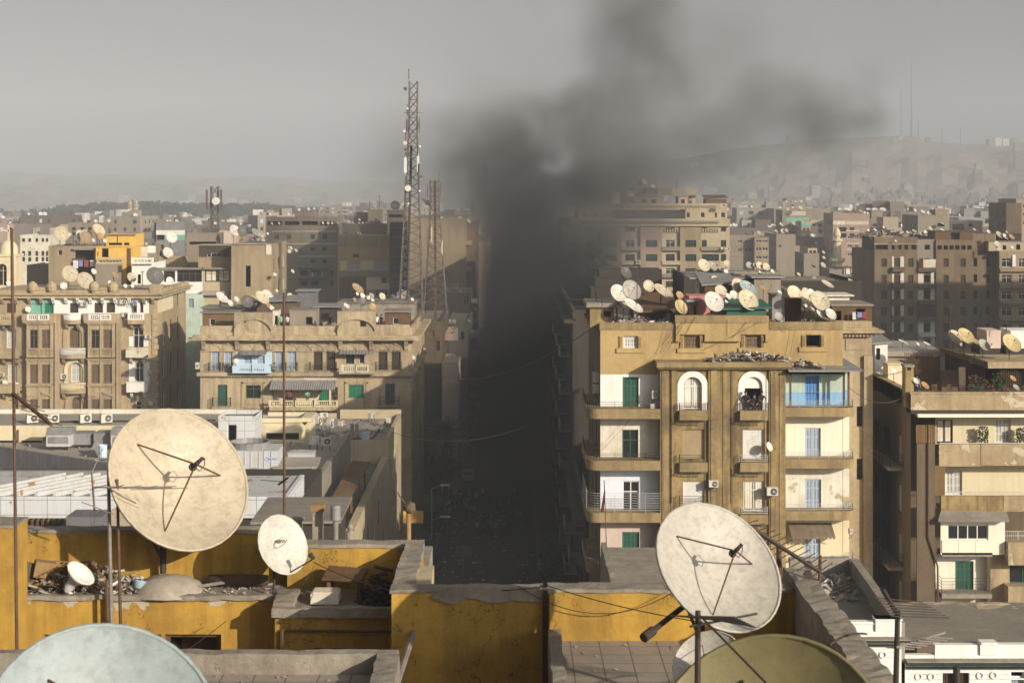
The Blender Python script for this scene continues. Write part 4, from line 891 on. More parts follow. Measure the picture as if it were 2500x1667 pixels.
# ================================================================ CREAM BLOCK ON THE RIGHT
def cream_block():
 YF = 107.0; pl = Pl('F',YF); r_ = lambda *a: rect(B6,*a,YF); r5 = lambda *a: rect(B5,*a,YF)
 XL = r5(1052,0,1,1)[0]; XR = 44.0; zt = Z(B5(0,995)[1],YF); YB = 119.0
 t = thing('apartment_building',(XL + 6,YF,0),'cream apartment block with roof terrace, long balconies and a dark side wall','building')
 L = Pl('L',XL); b = MB(); sw = []
 for i,v in enumerate((zt - 5.2,zt - 8.6,zt - 12,zt - 15.2,zt - 18.4)):
  for u in (109.5,113,116.2): sw.append((u,u + 1.5,v,v + 2.0))
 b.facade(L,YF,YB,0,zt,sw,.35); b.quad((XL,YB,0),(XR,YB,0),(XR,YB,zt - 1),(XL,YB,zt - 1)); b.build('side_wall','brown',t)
 for k,h in enumerate(sw): win(t,L,h,('sh:wshut','sh:dbrshut','gl:wood')[k % 3],.3)
 for v in (zt - 5.3,zt - 12.1): b = MB(); b.box(XL - 1.0,XL - .01,109,117,v - .2,v); o = b.build('side_balcony','concrete',t); rl = railing(t,[(XL - .95,117,v),(XL - .95,109,v),(XL - .02,109,v)],.9,'iron',4); rl.parent = o
 # parapet band
 q = r5(1052,985,2600,1180); b = MB(); b.box(XL,XR,YF,YF + .3,q[2],zt); b.box(XL - .05,XR,YF - .06,YF + .36,zt,zt + .12); b.box(XL,XL + .3,YF + .36,YB,zt - 1,zt); b.box(XL - .05,XL + .36,YF + .36,YB,zt,zt + .1)
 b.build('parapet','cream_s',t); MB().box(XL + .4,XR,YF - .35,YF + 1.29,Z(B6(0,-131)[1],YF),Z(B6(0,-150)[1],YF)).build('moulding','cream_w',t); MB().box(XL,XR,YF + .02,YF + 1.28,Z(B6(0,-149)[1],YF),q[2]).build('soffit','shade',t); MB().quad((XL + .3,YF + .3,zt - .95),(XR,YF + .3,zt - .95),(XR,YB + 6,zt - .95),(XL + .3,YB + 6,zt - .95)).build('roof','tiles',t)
 # facade below: set back behind balconies
 fw = Pl('F',YF + 1.3); rw = lambda *a: rect(B6,*a,YF + 1.3); T = lambda y: Z(B6(0,y)[1],YF)
 flats = [(-131,45,'cream',[(748,-112,853,45,'cu:wood'),(1119,-118,1223,40,'sh:wshut')]),(180,375,'cream',[(805,215,912,368,'sh:wshut')]),(465,730,'cream_w',[(820,560,1080,655,'gl:white')]),(760,1000,'cream_w',[(868,790,985,985,'sh:gshut')]),(1030,1250,'cream',[(870,1060,975,1200,'sh:gshut')])]
 xs = r_(775,0,1,1)[0]
 for y0,y1,m,ds in flats:
  up = y0 in (-131,180); f = fw if up or y0 >= 760 else pl; rr = (lambda *a: rect(B6,*a,YF + 1.3)) if f is fw else r_
  z1 = Z(B6(0,y0)[1],YF); z0 = Z(B6(0,y1)[1],YF) - .2; hs = [((*rr(*d[:4])[:2],max(rr(*d[:4])[2],z0 + .02),rr(*d[:4])[3]),d[4]) for d in ds]
  x1 = XR if up else r_(1108,0,1,1)[0]
  if y0 == 465: x1 = r_(1185,0,1,1)[0]
  MB().facade(f,xs,x1,max(z0,0),z1,[h for h,_ in hs],.22).build('wall',m,t)
  for h,k in hs: win(t,f,h,k,.2,name='balcony_door' if y0 != 465 else 'window')
 for x0,x1,y0,y1,m in ((765,1030,45,175,'cream_s'),(1032,1500,45,170,'cream_s'),(778,1175,375,462,'ochre2'),(1177,1500,375,462,'cream_s'),(783,1108,735,762,'concrete'),(783,1105,1000,1028,'concrete')):
  q = r_(x0,y0,x1,y1); b = MB(); b.box(q[0],q[1] - .02,YF,YF + (.25 if y1 - y0 > 60 else 1.29),q[2],q[3]);
  if y1 - y0 > 60: b.box(q[0],q[1] - .02,YF + .25,YF + 1.29,q[2],q[2] + .2); b.box(q[0] - .03,q[1] - .02,YF - .12,YF + .3,q[2] - .1,q[2])
  b.build('balcony',m,t)
 q = r_(740,462,1190,512); b = MB(); b.add([(q[0],YF - .8,q[2]),(q[1],YF - .8,q[2]),(q[1],YF + .02,q[3]),(q[0] + .4,YF + .02,q[3]),(q[0],YF - .8,q[2] - .14),(q[1],YF - .8,q[2] - .14),(q[1],YF + .02,q[2] - .14),(q[0] + .4,YF + .02,q[2] - .14)],[(0,1,2,3),(7,6,5,4),(0,4,5,1),(1,5,6,2),(2,6,7,3),(3,7,4,0)]); b.build('tiled_canopy','roof',t)
 q = r_(783,655,1108,735); b = MB(); b.pbox(pl,q[0],q[1],0,.06,q[2],q[3])
 for k in range(1,3): u = q[0] + (q[1] - q[0]) * k / 3; b.pbox(pl,u - .02,u + .02,.06,.08,q[2],q[3])
 b.build('panel','cream_w',t)
 # brown right-hand bays of the lower floors
 q = r_(1108,660,1500,2400); b = MB(); hs = [r_(1215,808,1295,935),r_(1212,1075,1295,1180)]; b.facade(Pl('F',YF + .5),q[0],XR,0,q[3],[rect(B6,1215,808,1400,935,YF + .5),rect(B6,1212,1075,1400,1180,YF + .5)],.5)
 for y0,y1 in ((660,805),(940,1072)): a = r_(1192,y0,1500,y1); b.pbox(pl,a[0],XR,-.5,.5,a[2],a[3])
 b.build('bay_wall','cream_s',t)
 for h in (rect(B6,1215,808,1400,935,YF + .5),rect(B6,1212,1075,1400,1180,YF + .5)): win(t,Pl('F',YF + .5),h,'gl:gshut',.4)
 # railings
 q = r_(783,885,1105,1000); o = railing(t,[(q[0],YF + 1.2,q[2]),(q[0],YF + .05,q[2]),(q[1],YF + .05,q[2])],1.05,'iron',5,.015)
 q = r_(1185,595,1500,658); railing(t,[(q[0],YF + .1,q[2]),(XR,YF + .1,q[2])],.6,'wshut',2,.018,fill=True)
 for y in (40,352): q = r_(770,y,1500,y + 8); b = MB(); b.tube((q[0],YF + .1,q[3]),(XR,YF + .1,q[3]),.035,5); b.build('railing','rail',t)
 # lattice screens at the corner
 for x0,y0,x1,y1,Yk in ((620,-75,735,35,YF - .2),(733,185,800,368,YF - .1)):
  b = MB(); q = rect(B6,x0,y0,x1,y1,Yk); pk = Pl('F',Yk); n = 12
  for k in range(n): u = q[0] + (q[1] - q[0]) * k / (n - 1); b.pbox(pk,u - .02,u + .02,0,.03,q[2],q[3])
  n = int((q[3] - q[2]) / .14)
  for k in range(n): v = q[2] + (q[3] - q[2]) * k / (n - 1); b.pbox(pk,q[0],q[1],-.02,0,v - .02,v + .02)
  b.quad(pk(q[0],-.05,q[2]),pk(q[1],-.05,q[2]),pk(q[1],-.05,q[3]),pk(q[0],-.05,q[3]))
  b.build('lattice_screen','slat_l',t)
 q = rect(B6,620,38,735,2000,YF); MB().box(q[0],q[1],YF - .15,YF,0,q[3]).build('pier','brown',t)
 b = MB(); b.tube((r_(690,0,1,1)[0],YF - .25,zt - 2),(r_(690,0,1,1)[0],YF - .25,zt - 9.5),.06,6); b.tube((r_(690,0,1,1)[0],YF - .25,zt - 9.5),(r_(750,0,1,1)[0],YF - .25,zt - 11.5),.06,6); b.tube((r_(750,0,1,1)[0],YF - .25,zt - 11.5),(r_(752,0,1,1)[0],YF - .25,2),.06,6); b.build('drainpipe','rust',t)
 return XL,zt - .95
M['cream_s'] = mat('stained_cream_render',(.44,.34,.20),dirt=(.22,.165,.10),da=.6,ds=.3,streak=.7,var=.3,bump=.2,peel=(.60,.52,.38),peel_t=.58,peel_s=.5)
M['slat_l'] = mat('lattice_brown',(.30,.19,.085),var=.3,bump=0)
CXL,CZR = cream_block()
# things on the cream block terrace
def box_of(cr,x0,y0,x1,y1,Y): return rect(cr,x0,y0,x1,y1,Y)
q = rect(B5,985,660,1080,980,107.6); t = thing('chimney',((q[0] + q[1]) / 2,107.6,CZR),'square ochre chimney stack at the terrace corner of the cream block','chimney')
b = MB(); b.box(q[0],q[1],107.5,108.4,CZR,q[3] - .15); b.build('shaft','ochre2',t); MB().box(q[0] - .06,q[1] + .06,107.44,108.46,q[3] - .15,q[3]).build('cap','concrete',t)
q = rect(B5,1015,682,1055,725,107.49); MB().quad((q[0],107.485,q[2]),(q[1],107.485,q[2]),(q[1],107.485,q[3]),(q[0],107.485,q[3])).build('vent','dark',t)
def terrace_house():
 Y = 113.5; pl = Pl('F',Y); q = rect(B5,1845,600,2700,980,Y); t = thing('terrace_house',(q[0] + 4,Y,CZR),'low dark roof-terrace house with a thick concrete slab, dishes on top','house'); x1 = 46.0
 ql = rect(B5,1605,585,1860,980,113.0)
 MB().box(q[0] + .1,x1,Y - 1.6,Y + 8,q[3] - .45,q[3]).build('roof_slab','cream_s',t)
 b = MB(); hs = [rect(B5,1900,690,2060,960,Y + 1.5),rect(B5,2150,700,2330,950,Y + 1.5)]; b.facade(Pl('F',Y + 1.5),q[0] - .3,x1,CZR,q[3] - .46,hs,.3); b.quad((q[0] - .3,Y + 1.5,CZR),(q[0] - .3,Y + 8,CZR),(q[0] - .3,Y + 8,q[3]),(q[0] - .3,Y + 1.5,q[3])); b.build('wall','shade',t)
 for h in hs: win(t,Pl('F',Y + 1.5),h,'dk',.2)
 b = MB(); a = X(B5(1400,0)[0],119); b.add([(q[0],Y - 1.5,q[3] - .4),(q[0],Y - 1.5,q[3] - .02),(a,119.5,Z(B5(0,455)[1],119.5)),(a,119.5,Z(B5(0,455)[1],119.5) - .35),(q[0] - .02,Y + 6,q[3]),(q[0] - .02,Y + 6,q[3] - .35)],[(0,1,2,3),(1,4,2),(0,3,5),(2,4,5,3)]); b.build('sloping_eave','brown',t)
 MB().box(q[0] - 2.2,q[0] - .31,Y + 2,Y + 2.3,CZR,q[3] - 1.0).build('side_wall','brown',t); b = MB(); b.box(X(B5(1605,0)[0],113),X(B5(1680,0)[0],113),113,113.3,CZR,q[3] - .5); b.build('pier','brown',t); return q[3]
TZ = terrace_house()
for x0,x1,m,lab in ((1850,2085,'palepink','pale pink water tank cabin on the right-hand roof'),(2150,2600,'white','white cabin on the right-hand roof, cut by the frame')):
 hut(B5,x0 + (75 if x0 == 1850 else 50),285,x1,465,117.0,2.5,m,lab,name='roof_cabin',zbase=TZ + .45,roofm=m,over=.03,cat='cabin')
 q = rect(B5,x0,465,x1,520,117); solo('cabin_stand',MB().box(q[0],q[1] if q[1] < 45 else 45,117.1,119.4,TZ,TZ + .45),'shade','dark block stand under the %s cabin' % ('pink' if m == 'palepink' else 'white'),'stand')
def trellis(x0,y0,x1,y1,Y,lab,m='wood'):
 q = rect(B5,x0,y0,x1,y1,Y); b = MB(); pk = Pl('F',Y)
 for k in range(int((q[1] - q[0]) / .13)): u = q[0] + k * .13; b.pbox(pk,u,u + .03,0,.03,CZR,q[3])
 for k in range(int((q[3] - CZR) / .13)): v = CZR + k * .13; b.pbox(pk,q[0],q[1],-.03,0,v,v + .03)
 solo('trellis',b,m,lab,'trellis',None,(q[0],Y,CZR))
trellis(980,515,1110,700,117.2,'narrow dark trellis panel on the roof terrace'); trellis(1112,535,1390,700,117.5,'wide dark trellis screen at the back of the roof terrace'); trellis(2085,725,2320,860,110.2,'wire trellis by the potted plants on the terrace','rust')
q = rect(B5,790,660,975,780,115.5); solo('white_locker',MB().box(q[0],q[1],115.5,117,CZR,q[3]).box(q[0] - .05,q[1] + .05,115.4,117.1,q[3],q[3] + .08),'cream','low white cupboard against the terrace parapet','cupboard',None,(q[0],115.5,CZR))
hut(B5,640,425,785,615,121,3,'white','small white roof cabin with a shallow pitched roof',name='roof_cabin',zbase=20,roofm='tin',slope=.4,holes=((655,470,700,600,'gl:wood'),))
q = rect(B5,785,500,1390,545,122); t = thing('low_house',(q[0] + 3,122,0),'low flat-roofed house beyond the roof terrace','building'); MB().box(q[0],q[1],122,130,0,q[3] - .4).build('wall','beige',t); MB().box(q[0] - .3,q[1] + .3,121.7,130.3,q[3] - .4,q[3]).build('roof','roof_l',t)
# plants, pots and furniture on the terrace
def potted_plant(x,y,Y,h,label,flower=None):
 p = P(*B5(x,y),Y); p.z = CZR; t = thing('potted_plant',p,label,'plant','potted plants on the terrace'); MB().lathe([(.12,0),(.2,.32),(.17,.3),(.001,.28)],10,Matrix.Translation(p)).build('pot','brick',t)
 b = MB(); r = random.Random(int(x));
 for k in range(160):
  c = p + Vector((r.gauss(0,.22),r.gauss(0,.22),.4 + h * r.random())); a = Vector((r.gauss(0,1),r.gauss(0,1),r.gauss(0,.6))).normalized() * .12; n = a.orthogonal().normalized() * .05; b.quad(c - a,c + n,c + a,c - n,1 if flower and r.random() < .2 else 0)
 b.build('foliage',['leaf',flower or 'leaf'],t); b = MB(); b.tube(p + Vector((0,0,.25)),p + Vector((0,0,.3 + h * .7)),.03,5); b.build('stem','bark',t)
for k,(x,y,Y,h,lab,fl) in enumerate(((1745,960,108.4,1.0,'potted shrub by the front edge of the terrace, left',None),(1860,955,108.3,.7,'low potted shrub beside a white pot on the terrace',None),(1960,930,109.5,1.2,'bushy dark potted plant in front of the terrace house','redc'),(2060,900,110,1.6,'tall potted climber beside the wire trellis',None),(2120,930,109,.5,'small plant in a red pot near the trellis','redc'),(1790,900,111.2,1.3,'dark leafy potted plant in the terrace shade','redc'))): potted_plant(x,y,Y,h,lab,fl)
def chair(x,y,Y,rz,lab):
 p = P(*B5(x,y),Y); p.z = CZR; t = thing('chair',p,lab,'chair','wooden chairs on the terrace'); t.rotation_euler = (0,0,rz); z = WL[t.name]; WL[t.name] = Vector((0,0,0))
 MB().box(-.22,.22,-.22,.22,.42,.46).build('seat','wood',t); b = MB()
 for k in range(4): b.box(-.2 + k * .115,-.14 + k * .115,.18,.22,.46,.9)
 b.box(-.22,.22,.18,.22,.9,.96); b.build('backrest','wood',t)
 for sx in (-1,1):
  for sy in (-1,1): MB().box(sx * .2 - .02,sx * .2 + .02,sy * .2 - .02,sy * .2 + .02,0,.42).build('leg','wood',t)
for k,(x,Y,rz,lab) in enumerate(((1340,112,.3,'leftmost dark wooden chair on the terrace'),(1410,111.5,2.2,'second dark wooden chair on the terrace'),(1480,112.3,3.4,'third dark wooden chair on the terrace'),(1200,114,1.2,'dark wooden chair beside the standing man'))): chair(x,880,Y,rz,lab)
p = P(*B5(1115,890),111.5); p.z = CZR; person(p,rad(140),'stand','bluec','cloth1','man in a blue shirt standing on the roof terrace',s=1.0)
def climber(x0,y0,y1,Yc,label):
 r = random.Random(x0); q = rect(B6,x0,y0,x0 + 60,y1,Yc); b = MB()
 for k in range(220): c = Vector((r.uniform(q[0],q[1]),Yc - r.uniform(0,.2),r.uniform(q[2],q[3]))); a = Vector((r.gauss(0,1),r.gauss(0,.4),r.gauss(0,1))).normalized() * .09; n = a.orthogonal().normalized() * .05; b.quad(c - a,c + n,c + a,c - n)
 t = thing('climbing_plant',(q[0],Yc,q[2]),label,'plant'); b.build('foliage','leaf',t); MB().path([(q[0] + .2,Yc,q[2]),(q[0] + .3,Yc,(q[2] + q[3]) / 2),(q[0] + .25,Yc,q[3])],.02,5).build('stem','bark',t)
climber(1015,-70,45,107.8,'red-flowered climber on the upper cream balcony'); climber(1255,-60,45,107.8,'climbing plant at the right end of the upper cream balcony')
# ================================================================ WHITE HOUSE AT THE LOWER RIGHT
def white_house():
 t = None; Y = 60.0; pl = Pl('F',Y); r_ = lambda *a: rect(C8,*a,Y); T = lambda y: Z(C8(0,y)[1],Y)
 XR = 24.0; x0 = r_(60,0,1,1)[0]; xm = r_(945,0,1,1)[0]
 t = thing('white_house',(xm,Y,0),'white house with green cornice lines and ring ornaments at the lower right','building')
 # left taller block stands a little forward
 fl = Pl('F',Y - .5); rl = lambda *a: rect(C8,*a,Y - .5); T2 = lambda y: Z(C8(0,y)[1],Y - .5); u0,u1 = rl(60,0,945,1)[:2]
 hs = [rl(380,612,530,900)]; b = MB(); b.facade(fl,u0,u1,0,T2(265),hs,.3); b.pbox(fl,u0,u1,-.4,0,T2(265),T2(190)); b.pbox(fl,u0 + .25,rl(640,0,1,1)[0],-.35,-.05,T2(190),T2(85)); b.pbox(fl,rl(645,0,1,1)[0],u1,-.5,.04,T2(190),T2(45)); b.pbox(fl,rl(640,0,1,1)[0],u1 + .03,-.5,.09,T2(62),T2(45))
 b.quad((u1,Y - .5,0),(u1,Y,0),(u1,Y,T2(265)),(u1,Y - .5,T2(265))); b.pbox(fl,u0 + .2,rl(640,0,1,1)[0],-.05,0,T2(110),T2(100)); b.build('wall','white',t); win(t,fl,hs[0],'sh:wshut',.25)
 hs = [r_(888,680,1015,1100),r_(1418,668,1548,1100),r_(1595,665,1725,1100),r_(2205,655,2360,730),r_(2205,745,2360,1000)]
 b = MB(); b.facade(pl,u1 + .01,XR,0,T(545),hs,.3); b.pbox(pl,r_(1325,0,1,1)[0],XR,-.3,0,T(545),T(460)); b.pbox(pl,u1 + .01,r_(1325,0,1,1)[0],-.3,-.02,T(545),T(465))
 for a,c,ya in ((1335,1840,350),(1845,2045,315),(2050,2700,345)): b.pbox(pl,r_(a,0,1,1)[0],min(XR,r_(c,0,1,1)[0]),-.35,.05 if a == 1845 else -.04,T(460),T(ya))
 b.pbox(pl,r_(1855,0,1,1)[0],r_(2035,0,1,1)[0],-.38,.1,T(335),T(312)); b.build('wall','white',t)
 for h,k in zip(hs,('sh:dbrshut','sh:dbrshut','sh:dbrshut','dk:white','sh:lbshut')): win(t,pl,h,k,.25)
 b = MB()
 for p_,a,c,TT,ys in ((fl,u0,u1 + .25,T2,((265,292,.35),(340,352,.14))),(pl,u1 + .26,XR,T,((520,562,.3),(598,612,.14)))):
  for ya,yb,w in ys: b.pbox(p_,a,c,0,w,TT(yb),TT(ya))
 b.build('cornice','gcorn',t); b = MB()
 for p_,a,c,TT,ys in ((fl,u0,u1 + .25,T2,((250,265,.4),)),(pl,u1 + .26,XR,T,((500,519,.36),))):
  for ya,yb,w in ys: b.pbox(p_,a,c,0,w,TT(yb),TT(ya))
 b.build('cornice_top','concrete',t)
 for p_,cs in ((fl,((395,457),(730,455))),(pl,((1140,705),(1285,705),(1845,692),(2000,688)))):
  for cx,cy_ in cs:
   c = rect(C8,cx,cy_,cx + 1,cy_ + 1,p_.p); b = MB(); mx = Matrix.Translation(p_(c[0],.03,c[2])) @ Matrix.Rotation(rad(90),4,'X'); b.lathe([(.10,-.03),(.13,-.03),(.13,.03),(.10,.03),(.10,-.03)],16,mx); b.build('ring_ornament','white',t)
 b = MB()
 for ya in (428,482): b.pbox(fl,rl(270,0,1,1)[0],u1 - .1,0,.03,T2(ya + 5),T2(ya))
 for a,c in ((1030,1400),(1740,2180)):
  for ya in (680,735): b.pbox(pl,r_(a,0,1,1)[0],r_(c,0,1,1)[0],0,.03,T(ya + 6),T(ya))
 b.build('moulding','white_old',t)
 zr = T(345) - .1; q = rect(C8,945,200,2700,345,Y)
 MB().quad((u1,Y + .3,zr),(XR,Y + .3,zr),(XR,Y + 6.6,zr),(u1,Y + 6.6,zr)).build('roof','roof',t)
 # stone parapet at the back of that roof
 Yp = Y + 6.3; b = MB(); top = lambda y: Z(C8(0,y)[1],Yp); u = lambda x: X(C8(x,0)[0],Yp)
 b.rough(u(940),u(1560),Yp,Yp + .4,zr,top(60),.3,.05); b.rough(u(1560),u(1740),Yp,Yp + .4,zr,top(20),.3,.06); b.rough(u(1740),u(2240),Yp,Yp + .4,zr,top(55),.3,.05); b.rough(u(2240),XR,Yp,Yp + .4,zr,top(15),.3,.06); b.rough(u(1765),u(2230),Yp - .7,Yp - .02,zr,top(112),.3,.04)
 b.build('back_parapet','cream_s',t)
 # higher flat roof behind the tall block
 zr2 = T2(85) - .9; Yb = 70.5; b = MB(); p1,p2,p3,p4 = (u0 - .2,Y),(u1 - .1,Y),(X(2085 / .9408,Yb) * 1.0,Yb),(X(1800 / .9408,Yb),Yb)
 p3 = (X(C5(2280,0)[0],Yb),Yb); p4 = (X(C5(1880,0)[0],Yb),Yb); b.add([(*p,zr2) for p in (p1,p2,p3,p4)],[(0,1,2,3)]); b.build('upper_roof','roof',t)
 b = MB(); zt2 = zr2 + .75; b.rough(p4[0] - .2,p3[0],Yb,Yb + .35,zr2 - 6,zt2,.3,.05)
 n = 14
 for k in range(n): a = Vector((*p2,0)).lerp(Vector((*p3,0)),k / n); c = Vector((*p2,0)).lerp(Vector((*p3,0)),(k + 1) / n); b.add([(a.x,a.y,zr2 - 8),(a.x + .35,a.y,zr2 - 8),(c.x + .35,c.y,zr2 - 8),(c.x,c.y,zr2 - 8),(a.x,a.y,zt2),(a.x + .35,a.y,zt2),(c.x + .35,c.y,zt2),(c.x,c.y,zt2)],[(0,1,5,4),(1,2,6,5),(2,3,7,6),(3,0,4,7),(4,5,6,7)])
 b.build('roof_parapet','concrete',t); debris('rubble',p4[0],p3[0] - .3,66,70.3,zr2,160,.35,'grit and rubble on the upper roof of the white house',heap=.1,seed=12); return zr2
M['gcorn'] = mat('dark_green_moulding',(.035,.06,.05),var=.2,bump=0)
WHZ = white_house()
# ================================================================ ORNATE OLD BLOCK ON THE LEFT
def arch_poly(c,r,y,n=10): return [(c - r * math.cos(math.pi * i / n),y + r * math.sin(math.pi * i / n)) for i in range(n + 1)]
def ornate_block():
 Y = 190.0; pl = Pl('F',Y); r_ = lambda *a: rect(B1,*a,Y); T = lambda y: Z(B1(0,y)[1],Y); U = lambda x: X(B1(x,0)[0],Y)
 x0,x1 = U(-260),U(1500); YB = 207.0; zt = T(205)
 t = thing('apartment_building',((x0 + x1) / 2,Y,0),'ornate brown old apartment block with bay fronts and white balustrades','building')
 W = [(62,288,150,380,'sh:dbrshut'),(668,285,750,380,'sh:dbrshut'),(902,283,985,378,'sh:dbrshut'),(1018,281,1102,378,'sh:dbrshut'),(1272,278,1310,378,'dk:white'),(1340,278,1372,378,'sh:dbrshut'),(302,288,400,384,'sh:tealp'),(425,285,510,384,'sh:gshut2'),
 (62,535,152,718,'sh:wshut'),(665,525,762,712,'sh:brshut'),(1276,520,1372,760,'gl:wshut'),(610,575,640,712,'sh:brshut'),(790,570,825,710,'sh:dbrshut'),
 (75,865,160,1045,'sh:wshut'),(678,855,770,1042,'sh:wshut'),(1295,852,1372,1035,'gl:white'),
 (125,1190,172,1370,'sh:dbrshut'),(685,1185,775,1370,'sh:brshut'),(1300,1225,1352,1365,'gl:white'),(625,1235,655,1370,'sh:dbrshut'),(805,1230,845,1370,'sh:dbrshut')]
 hs = [(*r_(*w[:4]),*(('arch',) if w[0] in (665,678,685) else ())) for w in W]; b = MB()
 white = (520,1430); ysp = T(385)
 low = [h for h in hs if h[3] < ysp]; b.facade(pl,x0,x1,0,ysp,low,.3,0)
 top = [h for h in hs if h[3] >= ysp]
 b.facade(pl,x0,U(292),ysp,zt,top,.3,0); b.facade(pl,U(292),U(518),ysp,zt,top,.3,1); b.facade(pl,U(518),U(1425),ysp,zt,top,.3,2); b.facade(pl,U(1425),x1,ysp,zt,[],.3,0)
 b.pbox(pl,U(1235),U(1275),0,.05,T(700),T(605),2); b.pbox(pl,U(1376),U(1420),0,.05,T(700),T(630),2); b.pbox(pl,U(1235),U(1290),0,.06,T(1035),T(850),2); b.pbox(pl,U(1378),U(1430),0,.06,T(1035),T(850),2)
 for k in range(16):
  y = 390 + k * 58; b.pbox(pl,U(1455),U(1520) if k % 2 else U(1510),0,.12,T(y + 46),T(y),0)
 for a,c in ((535,580),(1122,1165)): b.pbox(pl,U(a),U(c),0,.55,0,T(385),0)
 # arched mouldings of the middle windows
 for c,yy,r1_,m in ((713,573,.92,0),(724,905,.92,3),(730,1232,.9,0)):
  n = 12; ro = r1_ + .42; cu = U(c); v = T(yy + 20)
  for j in range(n):
   a,e = math.pi * j / n,math.pi * (j + 1) / n; p = lambda q,tt: (cu - q * math.cos(tt),v + q * math.sin(tt)); b.prism(pl,[p(r1_,a),p(ro,a),p(ro,e),p(r1_,e)],0,.16,m)
  for s in (-1,1): b.pbox(pl,*sorted((cu + s * r1_,cu + s * ro)),0,.16,T(yy + 145),v,m)
  # side wall on the lane
 R_ = Pl('R',x1); sd = []
 for v in (T(380),T(715),T(1040),T(1365)):
  for u in (193.2,197.5,201.5): sd.append((u,u + 1.4,v,v + (4.6 if v != T(380) else 3.0) * .6))
 b.facade(R_,Y,YB,0,zt,sd,.3,0); b.quad((x0,YB,0),(x1,YB,0),(x1,YB,zt),(x0,YB,zt)); b.quad((x0,Y,zt),(x1,Y,zt),(x1,YB,zt),(x0,YB,zt)); b.pbox(R_,Y + .5,Y + 9,0,.04,T(385),T(245),3)
 b.build('wall',['stone','tealp','white','cream'],t)
 for k,h in enumerate(sd): win(t,R_,h,('gl:white','sh:dbrshut','sh:gshut')[k % 3],.25)
 for h,w in zip(hs,W): win(t,pl,h,w[4],.25,name='arched_window' if len(h) > 4 else 'window')
 # oriel bays
 for a,c in ((240,530),(825,1120)):
  for y0,y1,tri in ((470,800,0),(810,1050,0),(1060,1375,1)):
   ou,ov = U(a + 35),U(c - 8); f = Pl('F',Y - .8); hh = []
   m1 = (a + c) / 2 + 10; ws = ((a + 65,m1 - 18),(m1 + 22,c - 32)); yy = {470: (535,712),810: (865,1045),1060: (1195,1370)}[y0]
   hh = [(U(p),U(q),T(yy[1]),T(yy[0])) for p,q in ws]; b = MB(); zb_ = T(y1) if y0 != 1060 else 0
   b.facade(f,ou,ov,zb_,T(y0),hh,.25); b.quad((ou,Y - .8,zb_),(ou,Y,zb_),(ou,Y,T(y0)),(ou,Y - .8,T(y0))); b.quad((ov,Y - .8,zb_),(ov,Y,zb_),(ov,Y,T(y0)),(ov,Y - .8,T(y0)))
   for u in (ou,ov - .28,(hh[0][1] + hh[1][0]) / 2 - .12): b.pbox(f,u,u + .26,0,.12,zb_ if zb_ else T(1375),T(y0))
   b.pbox(f,ou - .1,ov + .1,0,.22,T(y0 + 12),T(y0)); b.pbox(f,ou,ov,0,.16,T(yy[1] + 14),T(yy[1]))
   for p,q in ws: # panels below or carved friezes above
    if y0 == 470:
     for k in range(7): u = U(p) + (U(q) - U(p)) * k / 6; b.pbox(f,u - .03,u + .03,0,.07,T(770),T(728))
    else:
     for k in range(5): u = U(p) + (U(q) - U(p)) * (k + .5) / 5; v = T(yy[0] - 35); b.lathe([(.001,.12),(.14,.08),(.16,0)],7,Matrix.Translation(f(u,0,v)) @ Matrix.Rotation(rad(90),4,'X'))
   if tri: cu = (ou + ov) / 2; b.prism(f,[(ou + .1,T(1175)),(cu,T(1128)),(ov - .1,T(1175)),(ov - .1,T(1160)),(cu,T(1108)),(ou + .1,T(1160))],0,.2)
   b.build('bay','stone',t)
   for k,h in enumerate(hh): win(t,f,h,'gl:brshut' if (k == 0 and y0 == 470) else 'sh:brshut',.2)
  b = MB(); f = Pl('F',Y - .8); b.box(U(a),U(c + 5),Y - 1.1,Y,T(470),T(445)); b.box(U(a) - .1,U(a + 48),Y - 1.0,Y,T(445),T(385)); b.box(U(c - 42),U(c + 10),Y - 1.0,Y,T(445),T(385)); o = b.build('balcony','stone',t)
  b = MB(); m1 = (a + c) / 2; baluster_run(b,Pl('F',Y - .95),U(a + 50),U(m1 - 5),0,T(443),T(388)); baluster_run(b,Pl('F',Y - .95),U(m1 + 5),U(c - 45),0,T(443),T(388)); bb = b.build('balustrade','white',t); bb.parent = o
  # balconies
 for a,c,yt,yb,m,col,curved in ((622,785,385,445,'white','stone',1),(1242,1395,380,440,'white','stone',0),(590,828,718,775,'wshut','stone',1),(592,832,1048,1108,'cream','stone',1),(15,150,392,450,'cream_d','stone',0)):
  b = MB(); dep = 1.0; ya = T(yb) - .9
  if curved: poly = [(U(a) + (U(c) - U(a)) * i / 10,Y - dep * (.55 + .45 * math.sin(math.pi * i / 10))) for i in range(11)] + [(U(c),Y),(U(a),Y)]; b.flat(poly,T(yb) - .45,T(yb))
  else: b.box(U(a),U(c),Y - dep,Y,T(yb) - .5,T(yb))
  for u in (U(a) + .35,U(c) - .35): b.prism(Pl('R',u - .15),[(Y,T(yb) - .5),(Y - .75,T(yb) - .5),(Y - .5,T(yb) - .9),(Y,T(yb) - 1.3)],0,.3)
  o = b.build('balcony',col,t); b = MB()
